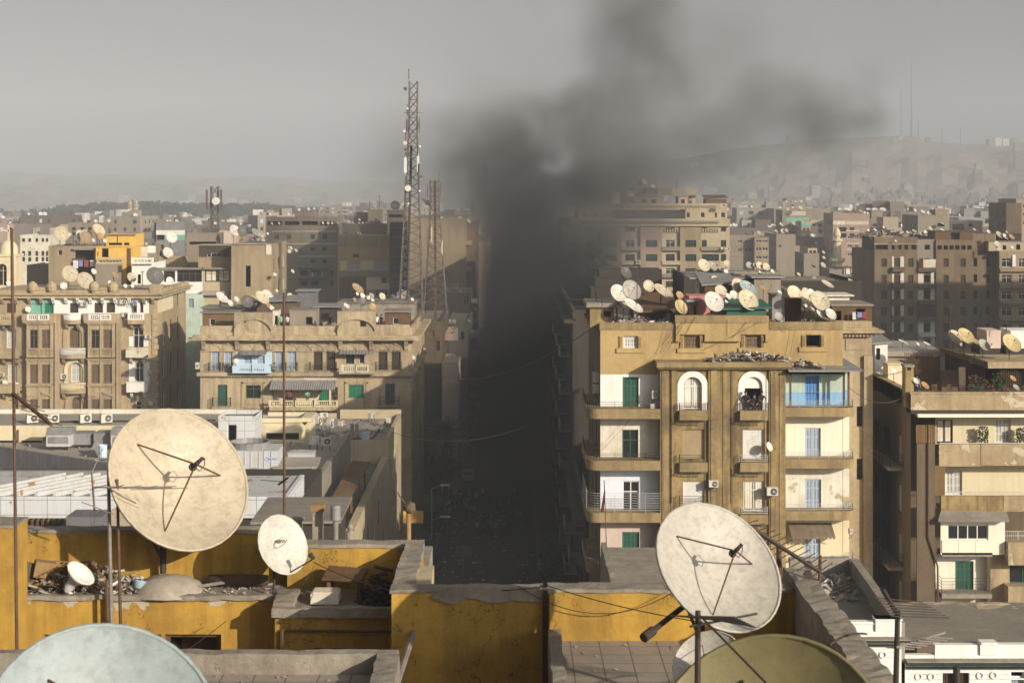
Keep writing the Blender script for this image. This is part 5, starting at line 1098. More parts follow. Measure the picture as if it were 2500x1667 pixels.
  if curved:
   for i in range(10):
    pa,pb = poly[i],poly[i + 1]
    for k in range(2):
     f = (k + .5) / 2; x,y = pa[0] + (pb[0] - pa[0]) * f,pa[1] + (pb[1] - pa[1]) * f + .08; z0,z1 = T(yb),T(yt); b.lathe([(.045,z0),(.085,z0 + .3),(.035,z0 + .75),(.05,z1 - .1)],6,Matrix.Translation((x,y,0)))
    b.tube((pa[0],pa[1] + .08,T(yt)),(pb[0],pb[1] + .08,T(yt)),.1,4)
  else: baluster_run(b,Pl('F',Y - dep + .1),U(a) + .1,U(c) - .1,0,T(yb),T(yt))
  bb = b.build('balustrade',m,t); bb.parent = o
 for a,c,yt,yb,m in ((1222,1418,712,800,'white_old'),(1228,1430,1040,1130,'white'),(5,208,720,810,'stone'),(10,212,1060,1140,'stone')):
  b = MB(); b.box(U(a),U(c),Y - 1.0,Y - .8,T(yb),T(yt)); b.box(U(a),U(a) + .18,Y - .8,Y,T(yb),T(yt)); b.box(U(c) - .18,U(c),Y - .8,Y,T(yb),T(yt)); b.box(U(a),U(c),Y - .8,Y,T(yb),T(yb) + .25); b.box(U(a) - .06,U(c) + .06,Y - 1.06,Y - .8,T(yt),T(yt) + .12)
  for u in (U(a) + .35,U(c) - .65): b.prism(Pl('R',u),[(Y,T(yb)),(Y - .75,T(yb)),(Y - .5,T(yb) - .5),(Y,T(yb) - .9)],0,.3)
  b.build('balcony',m,t)
  # brackets under the eaves, cornice, parapet with urns and garland
 for x,m in ((28,0),(158,0),(288,0),(400,0),(518,2),(640,2),(752,2),(872,2),(990,2),(1108,2),(1245,2),(1382,0),(1470,0)): b = MB(); b.prism(Pl('R',U(x) - .16),[(Y,T(300)),(Y - .25,T(290)),(Y - .7,T(245)),(Y - .7,T(236)),(Y,T(236))],0,.32); b.build('bracket','white' if m else 'stone',t)
 b = MB(); b.box(x0,x1 + .9,Y - .9,YB,zt,T(190)); b.box(x0,x1 + .6,Y - .6,YB,T(238),zt); b.build('cornice','stone2',t)
 b = MB(); b.box(x0,x1 + .4,Y - .3,Y + .2,T(190),T(160)); b.box(x1 - .1,x1 + .4,Y + .2,YB,T(190),T(150)); b.box(U(1440),U(1560),Y - .45,Y + .3,T(190),T(105)); b.box(U(290),U(530),Y - .4,Y + .2,T(160),T(135)); b.box(U(880),U(1110),Y - .4,Y + .2,T(160),T(135))
 b.build('parapet','stone',t)
 for a,c in ((318,500),(905,1090)):
  for x in (a,c): b = MB(); b.lathe([(.3,T(190)),(.55,T(160)),(.62,T(125)),(.5,T(100)),(.35,T(88)),(.25,T(80)),(.001,T(76))],10,Matrix.Translation((U(x),Y - .3,0))); b.build('urn','stone',t)
  b = MB(); pts = [(U(a) + (U(c) - U(a)) * k / 12,Y - .5,T(170) - .55 * math.sin(math.pi * k / 12)) for k in range(13)]; b.path(pts,.14,6); b.build('garland','stone',t)
 return x0,x1,T(190)
AX0,AX1,AZR = ornate_block()
for x,y,w,h,lab in ((812,320,66,50,'air conditioner on the white top-floor wall right of the first brown window'),(1190,300,70,52,'air conditioner high on the white wall beside the doorway with the man'),(1205,420,66,48,'air conditioner at the left end of the white top-right balcony'),(1420,628,58,42,'dark air conditioner by the stone quoins of the ornate block'),(618,1015,64,58,'air conditioner left of the cream arched window'),(22,992,48,42,'air conditioner at the far left edge of the ornate block')):
 q = rect(B1,x - w / 2,y - h,x + w / 2,y,190); ac_unit(Pl('F',190.0),(q[0] + q[1]) / 2,q[2],q[1] - q[0],q[3] - q[2],lab,.05)
p = P(*B1(1292,395),189.7); person(p,0,'lean','bluec','cloth1','man in a light blue shirt leaning over the white top balcony',s=1.1)
# ================================================================ OLD STONE BLOCK IN THE MIDDLE
def stone_block():
 Y = 180.0; pl = Pl('F',Y); r_ = lambda *a: rect(B2,*a,Y); T = lambda y: Z(B2(0,y)[1],Y); U = lambda x: X(B2(x,0)[0],Y)
 x0,x1 = U(140),SX0; YB = 206.0; zt = T(580)
 t = thing('apartment_building',((x0 + x1) / 2,Y,0),'weathered stone apartment block with a pale blue balcony and green shutters','building')
 W = [(235,690,310,860,'sh:lbshut'),(350,690,425,860,'sh:lbshut'),(525,728,595,800,'sh:lbshut'),(640,728,710,800,'sh:lbshut'),(800,688,870,860,'sh:lbshut'),(910,685,988,860,'sh:lbshut'),(1143,682,1222,858,'sh:dbrshut'),(1255,682,1335,858,'sh:dbrshut'),(1428,712,1500,800,'gl:shade'),(1545,712,1590,800,'gl:wshut'),(1715,680,1795,855,'sh:dbrshut'),(1830,680,1912,855,'sh:dbrshut'),
 (293,985,380,1170,'sh:gshut'),(543,988,675,1105,'gl:gshut'),(1450,985,1585,1102,'sh:gshut2'),(1775,975,1860,1160,'sh:gshut'),(890,1020,955,1108,'sh:gshut'),(1193,1005,1278,1108,'sh:gshut2'),
 (800,1200,1330,1262,'dk:stone')]
 hs = [r_(*w[:4]) for w in W]; b = MB(); ym,yb2,yc = T(872),T(690),T(905)
 b.facade(pl,x0,U(455),0,zt,hs,.3); b.facade(pl,U(455),U(775),T(870),T(690),hs,.3,1); b.facade(pl,U(455),U(775),T(690),zt,[],.3); b.facade(pl,U(455),U(775),0,T(870),hs,.3)
 b.facade(pl,U(775),U(1355),T(1005),zt,[h for h in hs if h[2] > T(1000)],.3); b.facade(pl,U(1355),x1,0,zt,hs,.3)
 fb = Pl('F',Y + .9); h2 = [rect(B2,890,1020,955,1108,Y + .9),rect(B2,1193,1005,1278,1108,Y + .9)]; b.facade(fb,U(775),U(1355),T(1170),T(1005),[(*h[:2],T(1168),h[3]) for h in h2],.25,2); b.facade(pl,U(775),U(1355),0,T(1170),hs,.5); b.quad((U(775),Y,T(1005)),(U(1355),Y,T(1005)),(U(1355),Y + .9,T(1005)),(U(775),Y + .9,T(1005)))
 for u in (U(775),U(1355)): b.quad((u,Y,T(1170)),(u,Y + .9,T(1170)),(u,Y + .9,T(1005)),(u,Y,T(1005)))
 b.pbox(pl,U(780),U(1060),0,.05,T(948),T(905),3); b.pbox(pl,U(1060),U(1345),0,.05,T(948),T(905),4)
 # projecting wings, panel frames, arch heads, consoles
 for a,c in ((445,770),(1358,1690)):
  for e,f in ((a + 60,a + 75),(a + 250,a + 265)): b.pbox(pl,U(e),U(f),0,.1,0,T(960))
  b.pbox(pl,U(a + 60),U(a + 265),0,.1,T(972),T(958)); b.pbox(pl,U(a + 95),U(a + 230),0,.06,T(1165),T(1120)); b.pbox(pl,U(a + 90),U(a + 235),0,.14,T(1192),T(1178))
 for c in (268,385,552,668,833,945,1065,1178,1292,1460,1573,1752,1865):
  n = 10; cu = U(c); v = T(690) if c not in (552,668,1460,1573) else T(683); ri,ro = .58 * 1.15,.68 * 1.15
  for j in range(n): a,e = math.pi * j / n,math.pi * (j + 1) / n; p = lambda q,tt: (cu - q * math.cos(tt),v + .05 + q * math.sin(tt)); b.prism(pl,[p(ri,a),p(ro,a),p(ro,e),p(ri,e)],0,.08)
  b.prism(pl,[(cu - .07,v + ro),(cu + .07,v + ro),(cu + .18,T(612)),(cu - .18,T(612))],0,.2)
 b.pbox(pl,x0,x1,0,.1,T(692),T(686));
 R_ = Pl('R',x1); sd = []
 for v,h in ((T(855),2.2),(T(1065),1.6),(T(1365),2.1),(T(1600),2.2),(T(1850),2.2)):
  for u in (181.6,186,190.5,195,199.5): sd.append((u,u + 1.3,v,v + h))
 b.facade(R_,Y,YB,0,zt,sd,.3); b.quad((x0,YB,0),(x1,YB,0),(x1,YB,zt),(x0,YB,zt)); b.quad((x0,Y,0),(x0,YB,0),(x0,YB,zt),(x0,Y,zt)); b.build('wall',['stone2','lblue','cream','cream_d','palepink'],t)
 for k,h in enumerate(sd): win(t,R_,h,('sh:gshut','gl:wshut','sh:dbrshut')[k % 3],.25)
 for h,w in zip(hs,W):
  if w[0] in (890,1193): continue
  win(t,pl,h,w[4],.25)
 for h,k in zip(h2,('sh:gshut','sh:gshut2')): win(t,fb,(*h[:2],T(1168),h[3]),k,.2,name='balcony_door')
 for x in (175,470,745,1382,1652,1962): b = MB(); b.prism(Pl('R',U(x) - .22),[(Y,T(682)),(Y - .2,T(675)),(Y - .35,T(640)),(Y - .75,T(600)),(Y - .75,T(588)),(Y,T(588))],0,.44); b.build('console','stone2',t)
 b = MB(); b.rough(x0 - 1.3,x1 + 1.0,Y - 1.0,Y + .2,T(588),T(568),.5,.05,0,.8); b.rough(x0 - .8,x1 + .7,Y - .7,Y + .2,T(568),T(548),.5,.05,0,.8); b.box(x1,x1 + .9,Y + .2,YB,T(588),T(560)); b.build('cornice','stone2',t)
 b = MB(); b.box(x0 - .3,x1 + .25,Y - .45,Y,T(905),T(872));
 for k in range(70): u = x0 + (x1 - x0) * (k + .5) / 70; b.pbox(pl,u - .08,u + .08,.0,.3,T(915),T(905))
 b.box(x1,x1 + .4,Y,YB,T(900),T(874)); b.build('string_course','stone2',t)
 for a,c,y in ((x0,U(445),465),(U(775),U(1355),465),(U(1690),x1 - .2,455)): b = MB(); b.rough(a,c,Y - .1,Y + .3,T(560),T(y),.6,.03); b.build('parapet','stone2',t)
 MB().box(x1 - .3,x1,Y + .3,YB,T(560),T(480)).build('parapet','stone2',t)
 for a,c,yt in ((445,775,345),(1355,1690,335)):
  cu = (U(a) + U(c)) / 2; w = (U(c) - U(a)) / 2; b = MB(); b.box(U(a),U(c),Y - .35,Y + .5,T(560),T(yt)); n = 12; v = T(545)
  for j in range(n):
   p = lambda s,q: (cu - w * math.cos(math.pi * .08 + math.pi * .84 * s) * 1.02,v + (q - .0) * .0 + (T(395) - T(545)) * math.sin(math.pi * .08 + math.pi * .84 * s) ** .8 + q)
   b.prism(Pl('F',Y - .35),[p(j / n,-.14),p((j + 1) / n,-.14),p((j + 1) / n,.08),p(j / n,.08)],0,.22)
  if a == 445: b.lathe([(.001,.12),(.6,.1),(.9,.02),(.95,0)],12,Matrix.Translation((cu,Y - .35,T(455))) @ Matrix.Rotation(rad(90),4,'X'))
  b.build('gable','stone2',t)
  q = r_(535,395,562,435) if a == 445 else r_(1558,410,1610,468); MB().box(q[0],q[1],Y - .37,Y - .2,q[2],q[3]).build('gable_window','dark',t)
  # balconies
 b = MB(); b.box(U(440),U(775),Y - 1.2,Y,T(872),T(862)); b.box(U(440),U(490),Y - 1.2,Y - 1.0,T(862),T(805)); b.box(U(725),U(775),Y - 1.2,Y - 1.0,T(862),T(805)); baluster_run(b,Pl('F',Y - 1.1),U(490),U(605),0,T(862),T(803)); baluster_run(b,Pl('F',Y - 1.1),U(612),U(725),0,T(862),T(803)); b.box(U(440),U(440) + .15,Y - 1.0,Y,T(862),T(805)); b.build('blue_balcony','lblue',t)
 b = MB(); b.box(U(1375),U(1690),Y - 1.2,Y,T(880),T(862)); b.box(U(1375),U(1405),Y - 1.2,Y - 1.0,T(862),T(795)); b.box(U(1630),U(1690),Y - 1.2,Y - 1.0,T(862),T(795)); baluster_run(b,Pl('F',Y - 1.1),U(1405),U(1515),0,T(862),T(800),1); baluster_run(b,Pl('F',Y - 1.1),U(1522),U(1630),0,T(862),T(800),1); b.build('balcony',['stone2','white_old'],t)
 b = MB(); b.box(U(765),U(1360),Y - 1.3,Y + .9,T(1200),T(1166)); o = b.build('balcony','stone2',t); b = MB()
 for a,c in ((768,985),(990,1150),(1155,1358)): baluster_run(b,Pl('F',Y - 1.2),U(a),U(c),0,T(1166),T(1110),0,.22)
 bb = b.build('balustrade','cream',t); bb.parent = o
 for x in (815,980,1140,1305): b = MB(); b.prism(Pl('R',U(x) - .15),[(Y,T(1240)),(Y - 1.0,T(1215)),(Y - 1.2,T(1200)),(Y,T(1200))],0,.3); c = b.build('console','stone2',t); c.parent = o
 def tin_awning(a,c,yt,yb,out,m,n):
  b = MB()
  for k in range(n): u,e = U(a) + (U(c) - U(a)) * k / n,U(a) + (U(c) - U(a)) * (k + 1) / n; z = .05 if k % 2 else 0; z2 = 0 if k % 2 else .05; b.quad((u,Y - .02,T(yt) + z),(e,Y - .02,T(yt) + z2),(e,Y - out,T(yb) + z2),(u,Y - out,T(yb) + z))
  b.build('awning',m,t)
 tin_awning(768,1345,945,1015,1.7,'tin',56); tin_awning(1372,1655,680,708,1.3,'tin',20); tin_awning(495,735,682,715,1.2,'tin',9)
 for a,c,y in ((222,320,862),(900,1000,862),(1115,1345,860),(1695,1920,858),(255,412,1172),(1728,1898,1162),(345,430,862),(800,875,862)):
  z = T(y);
  if y > 1000: MB().box(U(a),U(c),Y - .9,Y,z - .15,z).build('balcony','stone2',t)
  railing(t,[(U(a),Y - .05,z),(U(a),Y - .7,z),(U(c),Y - .7,z),(U(c),Y - .05,z)],1.0,'iron',2,.02,fill=True)
 MB().quad((x0,Y + .3,T(520)),(x1,Y + .3,T(520)),(x1,YB,T(520)),(x0,YB,T(520))).build('roof','roof',t); return x0,x1,T(520)
BX0,BX1,BZR = stone_block()
for x,y,w,h,lab in ((412,860,34,50,'white air conditioner between the pale blue shutters and blue balcony'),(795,850,34,44,'air conditioner just right of the blue balcony'),(120,848,34,62,'air conditioner on the shaded left edge of the stone block')):
 q = rect(B2,x - w / 2,y - h,x + w / 2,y,180); ac_unit(Pl('F',180.0),(q[0] + q[1]) / 2,q[2],q[1] - q[0],q[3] - q[2],lab,.05)
for x,pose,sh,lab in ((918,'lean','brown','person in brown leaning on the left end of the cream balcony'),(935,'lean','redc','person in red beside another leaning on the cream balcony'),(1085,'lean','tealp','person with an orange headscarf in the middle of the cream balcony'),(1328,'lean','cloth1','person at the right end of the cream balcony')):
 p = P(*B2(x,1166),179.2); person(p,rad(R.uniform(-15,15)),pose,sh,'cloth1',lab)
for x,sh,lab in ((912,'whitec','person in white on the stone block roof behind the parapet'),(1700,'whitec','person in pale pink by the right gable on the roof'),(1740,'cloth1','person in black by the right gable on the roof'),(855,'tealp','person in green by the mast on the stone block roof'),(1285,'cloth1','person in dark clothes crouching low behind the roof parapet')):
 p = P(B2(x,0)[0],900,182); p.z = BZR; person(p,rad(R.uniform(-30,30)),'stand' if x != 912 else 'arm',sh,'cloth1',lab,s=1.05)
ZB = BZR
hut(B2,160,352,445,470,183,5,'slatwood','brown timber roof room with a small white window',zbase=ZB,roofm='roof',holes=((225,400,275,458,'gl:white'),))
hut(B2,930,330,1165,470,184,4,'greybeige','square grey roof room with one dark window',zbase=ZB,roofm='roof',over=.05,holes=((1072,385,1133,455),))
hut(B2,1770,345,1980,470,184,5,'wood','brown timber roof room at the right corner of the stone block',zbase=ZB,roofm='concrete',holes=((1845,390,1895,450,'gl:wshut'),))
hut(B2,1170,300,1350,470,187,5,'shade','open dark roof shelter under corrugated sheets',zbase=ZB,roofm='tin',over=.5)
hut(B2,1003,160,1158,300,194,3,'slate','tall grey sheet-metal cabin with a sloping lid',zbase=ZB,roofm='tin',over=.3)
hut(B2,640,255,990,460,190,4,'brown','low brown roof room under a corrugated sheet roof',zbase=ZB,roofm='tin',slope=.5,over=.5)
hut(B2,160,310,780,340,192,5,'greybeige','wide low grey roof room behind the left gable',zbase=ZB,roofm='roof')
hut(B2,1370,262,2030,330,193,6,'concrete','long low concrete roof room behind the right gable',zbase=ZB,roofm='roof')
hut(B2,780,330,830,460,182.5,2,'white_old','narrow whitewashed roof doorway beside the left gable',zbase=ZB,roofm='roof',holes=((800,375,822,455),),over=.05)
debris('rubble',BX0 + 1,BX1 - 2,185,204,ZB + .1,260,.8,'scrap and rubble scattered over the stone block roof',mats=('junk','wood','iron','tin','concrete'),heap=.4,seed=15)
# ================================================================ LOW BUILDINGS IN FRONT OF THE OLD BLOCKS
def low_roofs():
# long cream wall with a flat roof
 Y = 137.0; q = rect(C1,-700,297,1800,455,Y); pl = Pl('F',Y); t = thing('low_building',((q[0] + q[1]) / 2,Y,0),'long low cream building with a flat grey roof below the ornate block','building')
 hs = [rect(C1,-20,420,140,456,Y),rect(C1,172,420,345,456,Y)]; b = MB(); b.facade(pl,q[0],q[1],0,q[3],hs,.4); b.quad((q[1],Y,0),(q[1],145,0),(q[1],145,q[3]),(q[1],Y,q[3])); b.quad((q[0],145,0),(q[1],145,0),(q[1],145,q[3]),(q[0],145,q[3])); b.build('wall','cream',t)
 for h in hs: win(t,pl,h,'dk',.3)
 b = MB(); b.quad((q[0],Y,q[3] - .05),(q[1],Y,q[3] - .05),(q[1],145,q[3] - .05),(q[0],145,q[3] - .05)); b.build('roof','roof_l',t); b = MB(); b.box(q[0],q[1],144.6,145,q[3] - .04,q[3] + .35); b.build('parapet','white_old',t); b = MB(); b.tube((X(C1(150,0)[0],136.8),136.8,q[2]),(X(C1(150,0)[0],136.8),136.8,q[3] - .3),.06,6); b.build('drainpipe','brick',t)
 for k,x in enumerate((255,425,690,862)): p = P(*C1(x,293),138.5); p.z = q[3]; ac_unit(None,0,0,1.0,.8,('first','second','third','fourth')[k] + ' air conditioner from the left on the long cream roof',loc=p,facing=rad(35),stand=True)
 # big white-panelled building: body, deck, fascia
 t = thing('panelled_building',(-24,90,0),'wide white-panelled building with rusty louvres on its roof deck','building'); xr = X(C2(735,0)[0],90); xl = -42.0
 Tf = lambda y: Z(C1(0,y)[1],90); zt,zb = Tf(880),Tf(1055)
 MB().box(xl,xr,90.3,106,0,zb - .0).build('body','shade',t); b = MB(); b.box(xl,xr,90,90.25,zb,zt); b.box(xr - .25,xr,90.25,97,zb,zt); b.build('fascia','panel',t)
 MB().quad((xl,90.25,zt - .12),(xr,90.25,zt - .12),(xr,97.4,zt - .12),(xl,97.4,zt - .12)).build('deck','panel_plain',t); MB().box(xl,X(C1(930,0)[0],97.2),97.0,97.4,zt - .1,zt + .22).build('kerb','tin',t)
 for k in range(12):
  x = X(C1(-330 + k * 152,0)[0],90.4); b = MB(); b.add([(x,90.5,zt - .1),(x + .16,90.5,zt - .1),(x + 4.2,96.9,zt - .1),(x + 4.04,96.9,zt - .1),(x,90.5,zt + .16),(x + .16,90.5,zt + .16),(x + 4.2,96.9,zt + .16),(x + 4.04,96.9,zt + .16)],[(0,3,2,1),(4,5,6,7),(0,1,5,4),(1,2,6,5),(2,3,7,6),(3,0,4,7)])
  if x < X(C1(940,0)[0],90): b.build('louvre','panel_plain',t)
 for k in range(26): x = X(C1(135 + k * 43,0)[0],89.9); b = MB(); b.box(x,x + .09,89.6,90.3,zb - .75,zb - .02); b.build('underside_fin','slatwood',t)
 q = rect(C1,540,1045,835,1130,86); solo('service_box',MB().box(q[0],q[1],86,88,q[2] - 4,q[3]),'slate','grey metal service box in front of the white fascia','box',None,(q[0],86,q[2]))
 q = rect(C1,920,960,1320,1140,80); t2 = thing('brick_wall',(q[0],80,0),'pale rough brick wall under the large left dish','wall'); b = MB(); b.prism(Pl('F',80),[(q[0],0),(q[1],0),(q[1],q[3] + .4),(X(C1(1080,0)[0],80),q[3] + .4),(q[0],Z(C1(0,985)[1],80))],0,.4); b.build('wall','brickl',t2)
 # slate screen wall and the roof behind it
 za = 18.6; t = thing('plant_roof',(-30,110,0),'flat grey roof carrying ventilation plant behind a rusty slate screen','building'); MB().box(-46,-14.6,106.2,136.8,0,za).build('roof','roof_l',t)
 p0 = (X(C1(-300,0)[0],126.5),126.5); p1 = (X(C1(1010,0)[0],116.5),116.5); b = MB(); b.add([(*p0,za),(*p1,za - .8),(*p1,za + 1.5),(*p0,za + 1.7),(p0[0],p0[1] + .3,za),(p1[0],p1[1] + .3,za - .8),(p1[0],p1[1] + .3,za + 1.5),(p0[0],p0[1] + .3,za + 1.7)],[(0,1,2,3),(4,7,6,5),(3,2,6,7),(0,3,7,4),(1,5,6,2)]); b.build('screen_wall','slate',t)
 def plant(x0,y0,x1,y1,Yp,dep,m,lab,lid=None):
  q = rect(C1,x0,y0,x1,y1,Yp); t = thing('ventilation_unit',((q[0] + q[1]) / 2,Yp,za),lab,'ventilation unit','roof plant'); MB().box(q[0],q[1],Yp,Yp + dep,max(q[2],za + .02),q[3]).build('casing',m,t)
  if lid:
   b = MB(); pk = Pl('F',Yp); n = 4
   b.add([(q[0] - .05,Yp - .05,q[3] - .0),(q[1] + .05,Yp - .05,q[3]),(q[1] + .05,Yp + .5,q[3] + .55),(q[0] - .05,Yp + .5,q[3] + .55),(q[1] + .05,Yp + dep,q[3] + .5),(q[0] - .05,Yp + dep,q[3] + .5),(q[1] + .05,Yp + dep,q[3]),(q[0] - .05,Yp + dep,q[3])],[(0,1,2,3),(3,2,4,5),(5,4,6,7),(1,6,4,2),(0,3,5,7)]); b.build('hood','tin',t)
   b = MB(); b.box(q[0] + .15,q[1] - .15,Yp - .02,Yp,q[2] + .25,q[3] - .15); b.build('grille','tin',t)
   b = MB(); b.box(q[0] + .3,q[0] + .5,Yp + .3,Yp + .5,za,q[2]); b.box(q[1] - .5,q[1] - .3,Yp + .3,Yp + .5,za,q[2]); b.build('stand','iron',t)
 plant(378,375,575,470,132.5,1.7,'panel_plain','white hooded ventilation unit left of the large dish',1); plant(580,365,735,455,133.5,2.0,'tin','grey tarpaulin-wrapped ventilation box right of the hooded unit'); plant(768,360,895,455,133.5,2.0,'tin','grey duct box near the edge of the large dish'); plant(908,375,1100,470,132.5,1.7,'panel_plain','second hooded ventilation unit half behind the large dish',1); plant(350,395,380,440,134,1.2,'tin','small dark duct stub left of the hooded unit')
 q = rect(C1,680,445,845,505,129); b = MB(); c = ((q[0] + q[1]) / 2,130.4,q[3]); pts = [(q[0],129.2,za + .02),(q[1],129.2,za + .02),(q[1] - .2,131.5,za + .02),(q[0] + .2,131.5,za + .02)]; b.add(pts + [(c[0],c[1],za + 1.2)],[(0,1,4),(1,2,4),(2,3,4),(3,0,4)]); solo('skylight',b,'tin','low pyramid skylight on the plant roof','skylight',None,pts[0])
 p = P(*C1(843,515),128); b = MB(); b.lathe([(.001,0),(.3,0),(.36,1.2),(.32,1.18),(.28,.1)],12,Matrix.Translation((p.x,128,za))); solo('bucket',b,'lblue','pale blue drum on the plant roof beside the large dish','bucket',None,(p.x,128,za))
 # cooling tower
 Y = 114.0; q = rect(C2,160,545,645,790,Y); zb = rect(C2,0,860,1,861,Y)[3]; t = thing('cooling_tower',((q[0] + q[1]) / 2,Y,zb),'boxy white cooling tower with a round fan mouth','cooling tower'); b = MB(); b.box(q[0],q[1],Y,Y + 3.4,q[2],q[3]); b.box(q[0] - .05,q[1] + .05,Y - .05,Y + 3.45,q[2] - .45,q[2]); pk = Pl('F',Y)
 for x in (285,350,403,475,520,585): u = rect(C2,x,0,x + 4,1,Y); b.pbox(pk,u[0],u[1] + .02,0,.05,q[2],q[3])
 b.build('casing','panel_plain',t); MB().box(q[0] + .3,q[1] - .3,Y + .3,Y + 3,zb - .3,q[2] - .45).build('stand','iron',t); c = (q[0] + (q[1] - q[0]) * .42,Y + 1.7); b = MB(); b.lathe([(1.45,q[3]),(1.5,q[3] + .45),(1.35,q[3] + .45),(1.3,q[3] + .1),(.001,q[3] + .1)],20,Matrix.Translation((*c,0))); b.build('fan_mouth','tin',t)
 u = rect(C2,405,690,475,775,Y); MB().pbox(pk,u[0],u[1],0,.03,u[2],u[3]).build('hatch','roof_l',t); u = rect(C2,528,605,640,632,Y); b = MB(); b.pbox(pk,u[0] + .35,u[1],.0,.02,u[2] + .1,u[3] - .03,0); mx = Matrix.Translation(pk(u[0] + .17,.01,(u[2] + u[3]) / 2)) @ Matrix.Rotation(rad(90),4,'X') @ Matrix.Diagonal((1.5,1,1,1)); b.lathe([(.09,-.01),(.12,-.01),(.12,.02),(.09,.02),(.09,-.01)],14,mx); b.build('badge','bshut',t)
 # white panelled cabin with a dark doorway
 Y = 133.0; q = rect(C2,120,235,445,500,Y); t = thing('roof_cabin',((q[0] + q[1]) / 2,Y,za),'white panelled roof cabin with a dark doorway','cabin'); h = rect(C2,200,308,285,495,Y); pk = Pl('F',Y); b = MB(); b.facade(pk,q[0],q[1],za,q[3],[(h[0],h[1],za + .05,h[3])],.2); b.quad((q[1],Y,za),(q[1],Y + 3.6,za),(q[1],Y + 3.6,q[3]),(q[1],Y,q[3])); b.quad((q[0],Y,za),(q[0],Y + 3.6,za),(q[0],Y + 3.6,q[3]),(q[0],Y,q[3])); b.quad((q[0],Y + 3.6,za),(q[1],Y + 3.6,za),(q[1],Y + 3.6,q[3]),(q[0],Y + 3.6,q[3])); b.build('wall','panel',t); MB().quad((q[0],Y,q[3] - .35),(q[1],Y,q[3] - .35),(q[1],Y + 3.6,q[3] - .35),(q[0],Y + 3.6,q[3] - .35)).build('roof','roof',t); win(t,pk,(h[0],h[1],za + .05,h[3]),'dk:white',.15,name='doorway')
 # cream block behind
 Y = 137.0; q = rect(C2,495,258,845,460,Y); t = thing('roof_block',(q[0] + 3,Y,za),'square cream roof block with a long dark slot window','building'); h = rect(C2,540,385,832,445,Y); pk = Pl('F',Y); b = MB(); b.facade(pk,q[0],q[1],za - 6,q[3],[h],.3); b.quad((q[1],Y,za - 6),(q[1] + 1.2,Y + 4,za - 6),(q[1] + .7,Y + 4,q[3]),(q[1],Y,q[3])); b.quad((q[0],Y + 4,za - 6),(q[1] + 1.2,Y + 4,za - 6),(q[1] + .7,Y + 4,q[3]),(q[0],Y + 4,q[3])); b.box(q[0] - .1,q[1] + .1,Y - .12,Y + .3,q[3] - .35,q[3] + .02); b.box(q[1] + .0,q[1] + .9,Y + .31,Y + 4,q[3] - .34,q[3]); b.build('wall','cream',t); MB().quad((q[0],Y + .3,q[3] - .36),(q[1] + 1,Y + .3,q[3] - .36),(q[1] + .6,Y + 4,q[3] - .36),(q[0],Y + 4,q[3] - .36)).build('roof','roof_l',t); win(t,pk,h,'dk',.2)
 # corner building with the equipment terrace
 zr = 17.0; xl,xr = -22.5,SX0; t = thing('corner_building',((xl + xr) / 2,146,0),'cream corner building with an equipment terrace beside the dark street','building'); R_ = Pl('R',xr); ws = []
 for v in (13.2,9.6,6.0):
  for u in (148,152.5,157): ws.append((u,u + 1.7,v,v + 2.1))
 for v in (11.6,8.0,4.4):
  for u in (110,115,120,125,130,135,140): ws.append((u,u + 1.9,v,v + 2.3))
 b = MB(); b.facade(Pl('F',146),xl,xr,0,zr + .45,[],.2); b.facade(R_,146,163,0,zr + .5,ws,.25); b.facade(R_,104,146,0,15.9,ws,.25); b.quad((xl,163,0),(xr,163,0),(xr,163,zr + .5),(xl,163,zr + .5)); b.box(xr - .35,xr - .001,146.3,162.6,zr,zr + .5); b.box(xl + 5,xr,162.6,163,zr,zr + .9); b.quad((xl,104,0),(xr,104,0),(xr,104,15.2),(xl,104,15.2)); b.box(xr - .6,xr - .001,104,146,15.2,15.9); b.build('wall','cream_d',t)
 for k,h in enumerate(ws): win(t,R_,h,('gl:wood','sh:gyshut')[k % 2],.2)
 MB().quad((xl,146,zr),(xr - .36,146,zr),(xr - .36,162.6,zr),(xl,162.6,zr)).build('roof','roof_l',t); MB().quad((-22,104,15.2),(xr - .6,104,15.2),(xr - .6,146,15.2),(-22,146,15.2)).build('lower_roof','roof',t)
 MB().box(-14.6,-14.2,112,140.5,15.2,18.9).build('divider_wall','concrete',t)
 b = MB(); b.add([(-13.3,114,17.5),(-12.1,114,17.3),(-11.75,133,17.6),(-13.3,133,17.7),(-13.3,114,17.42),(-12.1,114,17.22),(-11.75,133,17.5),(-13.3,133,17.6)],[(0,1,2,3),(4,7,6,5),(0,4,5,1),(1,5,6,2),(2,6,7,3),(3,7,4,0)]); tp = thing('pergola',(-12.7,114,15.2),'brown slatted pergola on thin posts beside the street','pergola'); b.build('roof','slatwood',tp)
 for u in (115,121,127,132): MB().box(-12.25,-12.1,u,u + .15,15.2,17.35).build('post','wood',tp)
 q = rect(C2,735,572,960,650,126); solo('white_cupboard',MB().box(q[0],q[1],126,127.6,18.6,q[3]).box(q[0] + .3,q[0] + 1.5,125.97,126,18.9,q[3] - .2).box(q[0] - .06,q[1] + .06,125.94,127.66,q[3],q[3] + .08),'panel_plain','white rooftop cupboard with a square hatch','cupboard',None,(q[0],126,18.6))
 hut(C2,655,700,940,850,114,2,'cream_d','sagging open shelter under a grey sheet',zbase=18.6,roofm='roof_l',holes=((700,700,900,845),),over=.4,slope=.3)
 debris('rubble',-20.5,-14.8,106.5,113,18.62,160,.9,'broken furniture and brushwood piled on the middle roof',mats=('wood','junk','iron','concrete'),heap=.9,seed=22)
 hut(C2,465,1182,1150,1200,78,5,'shade','wide plank-roofed shed in front of the white building',zbase=12,roofm='roof',slope=.15,over=.3)
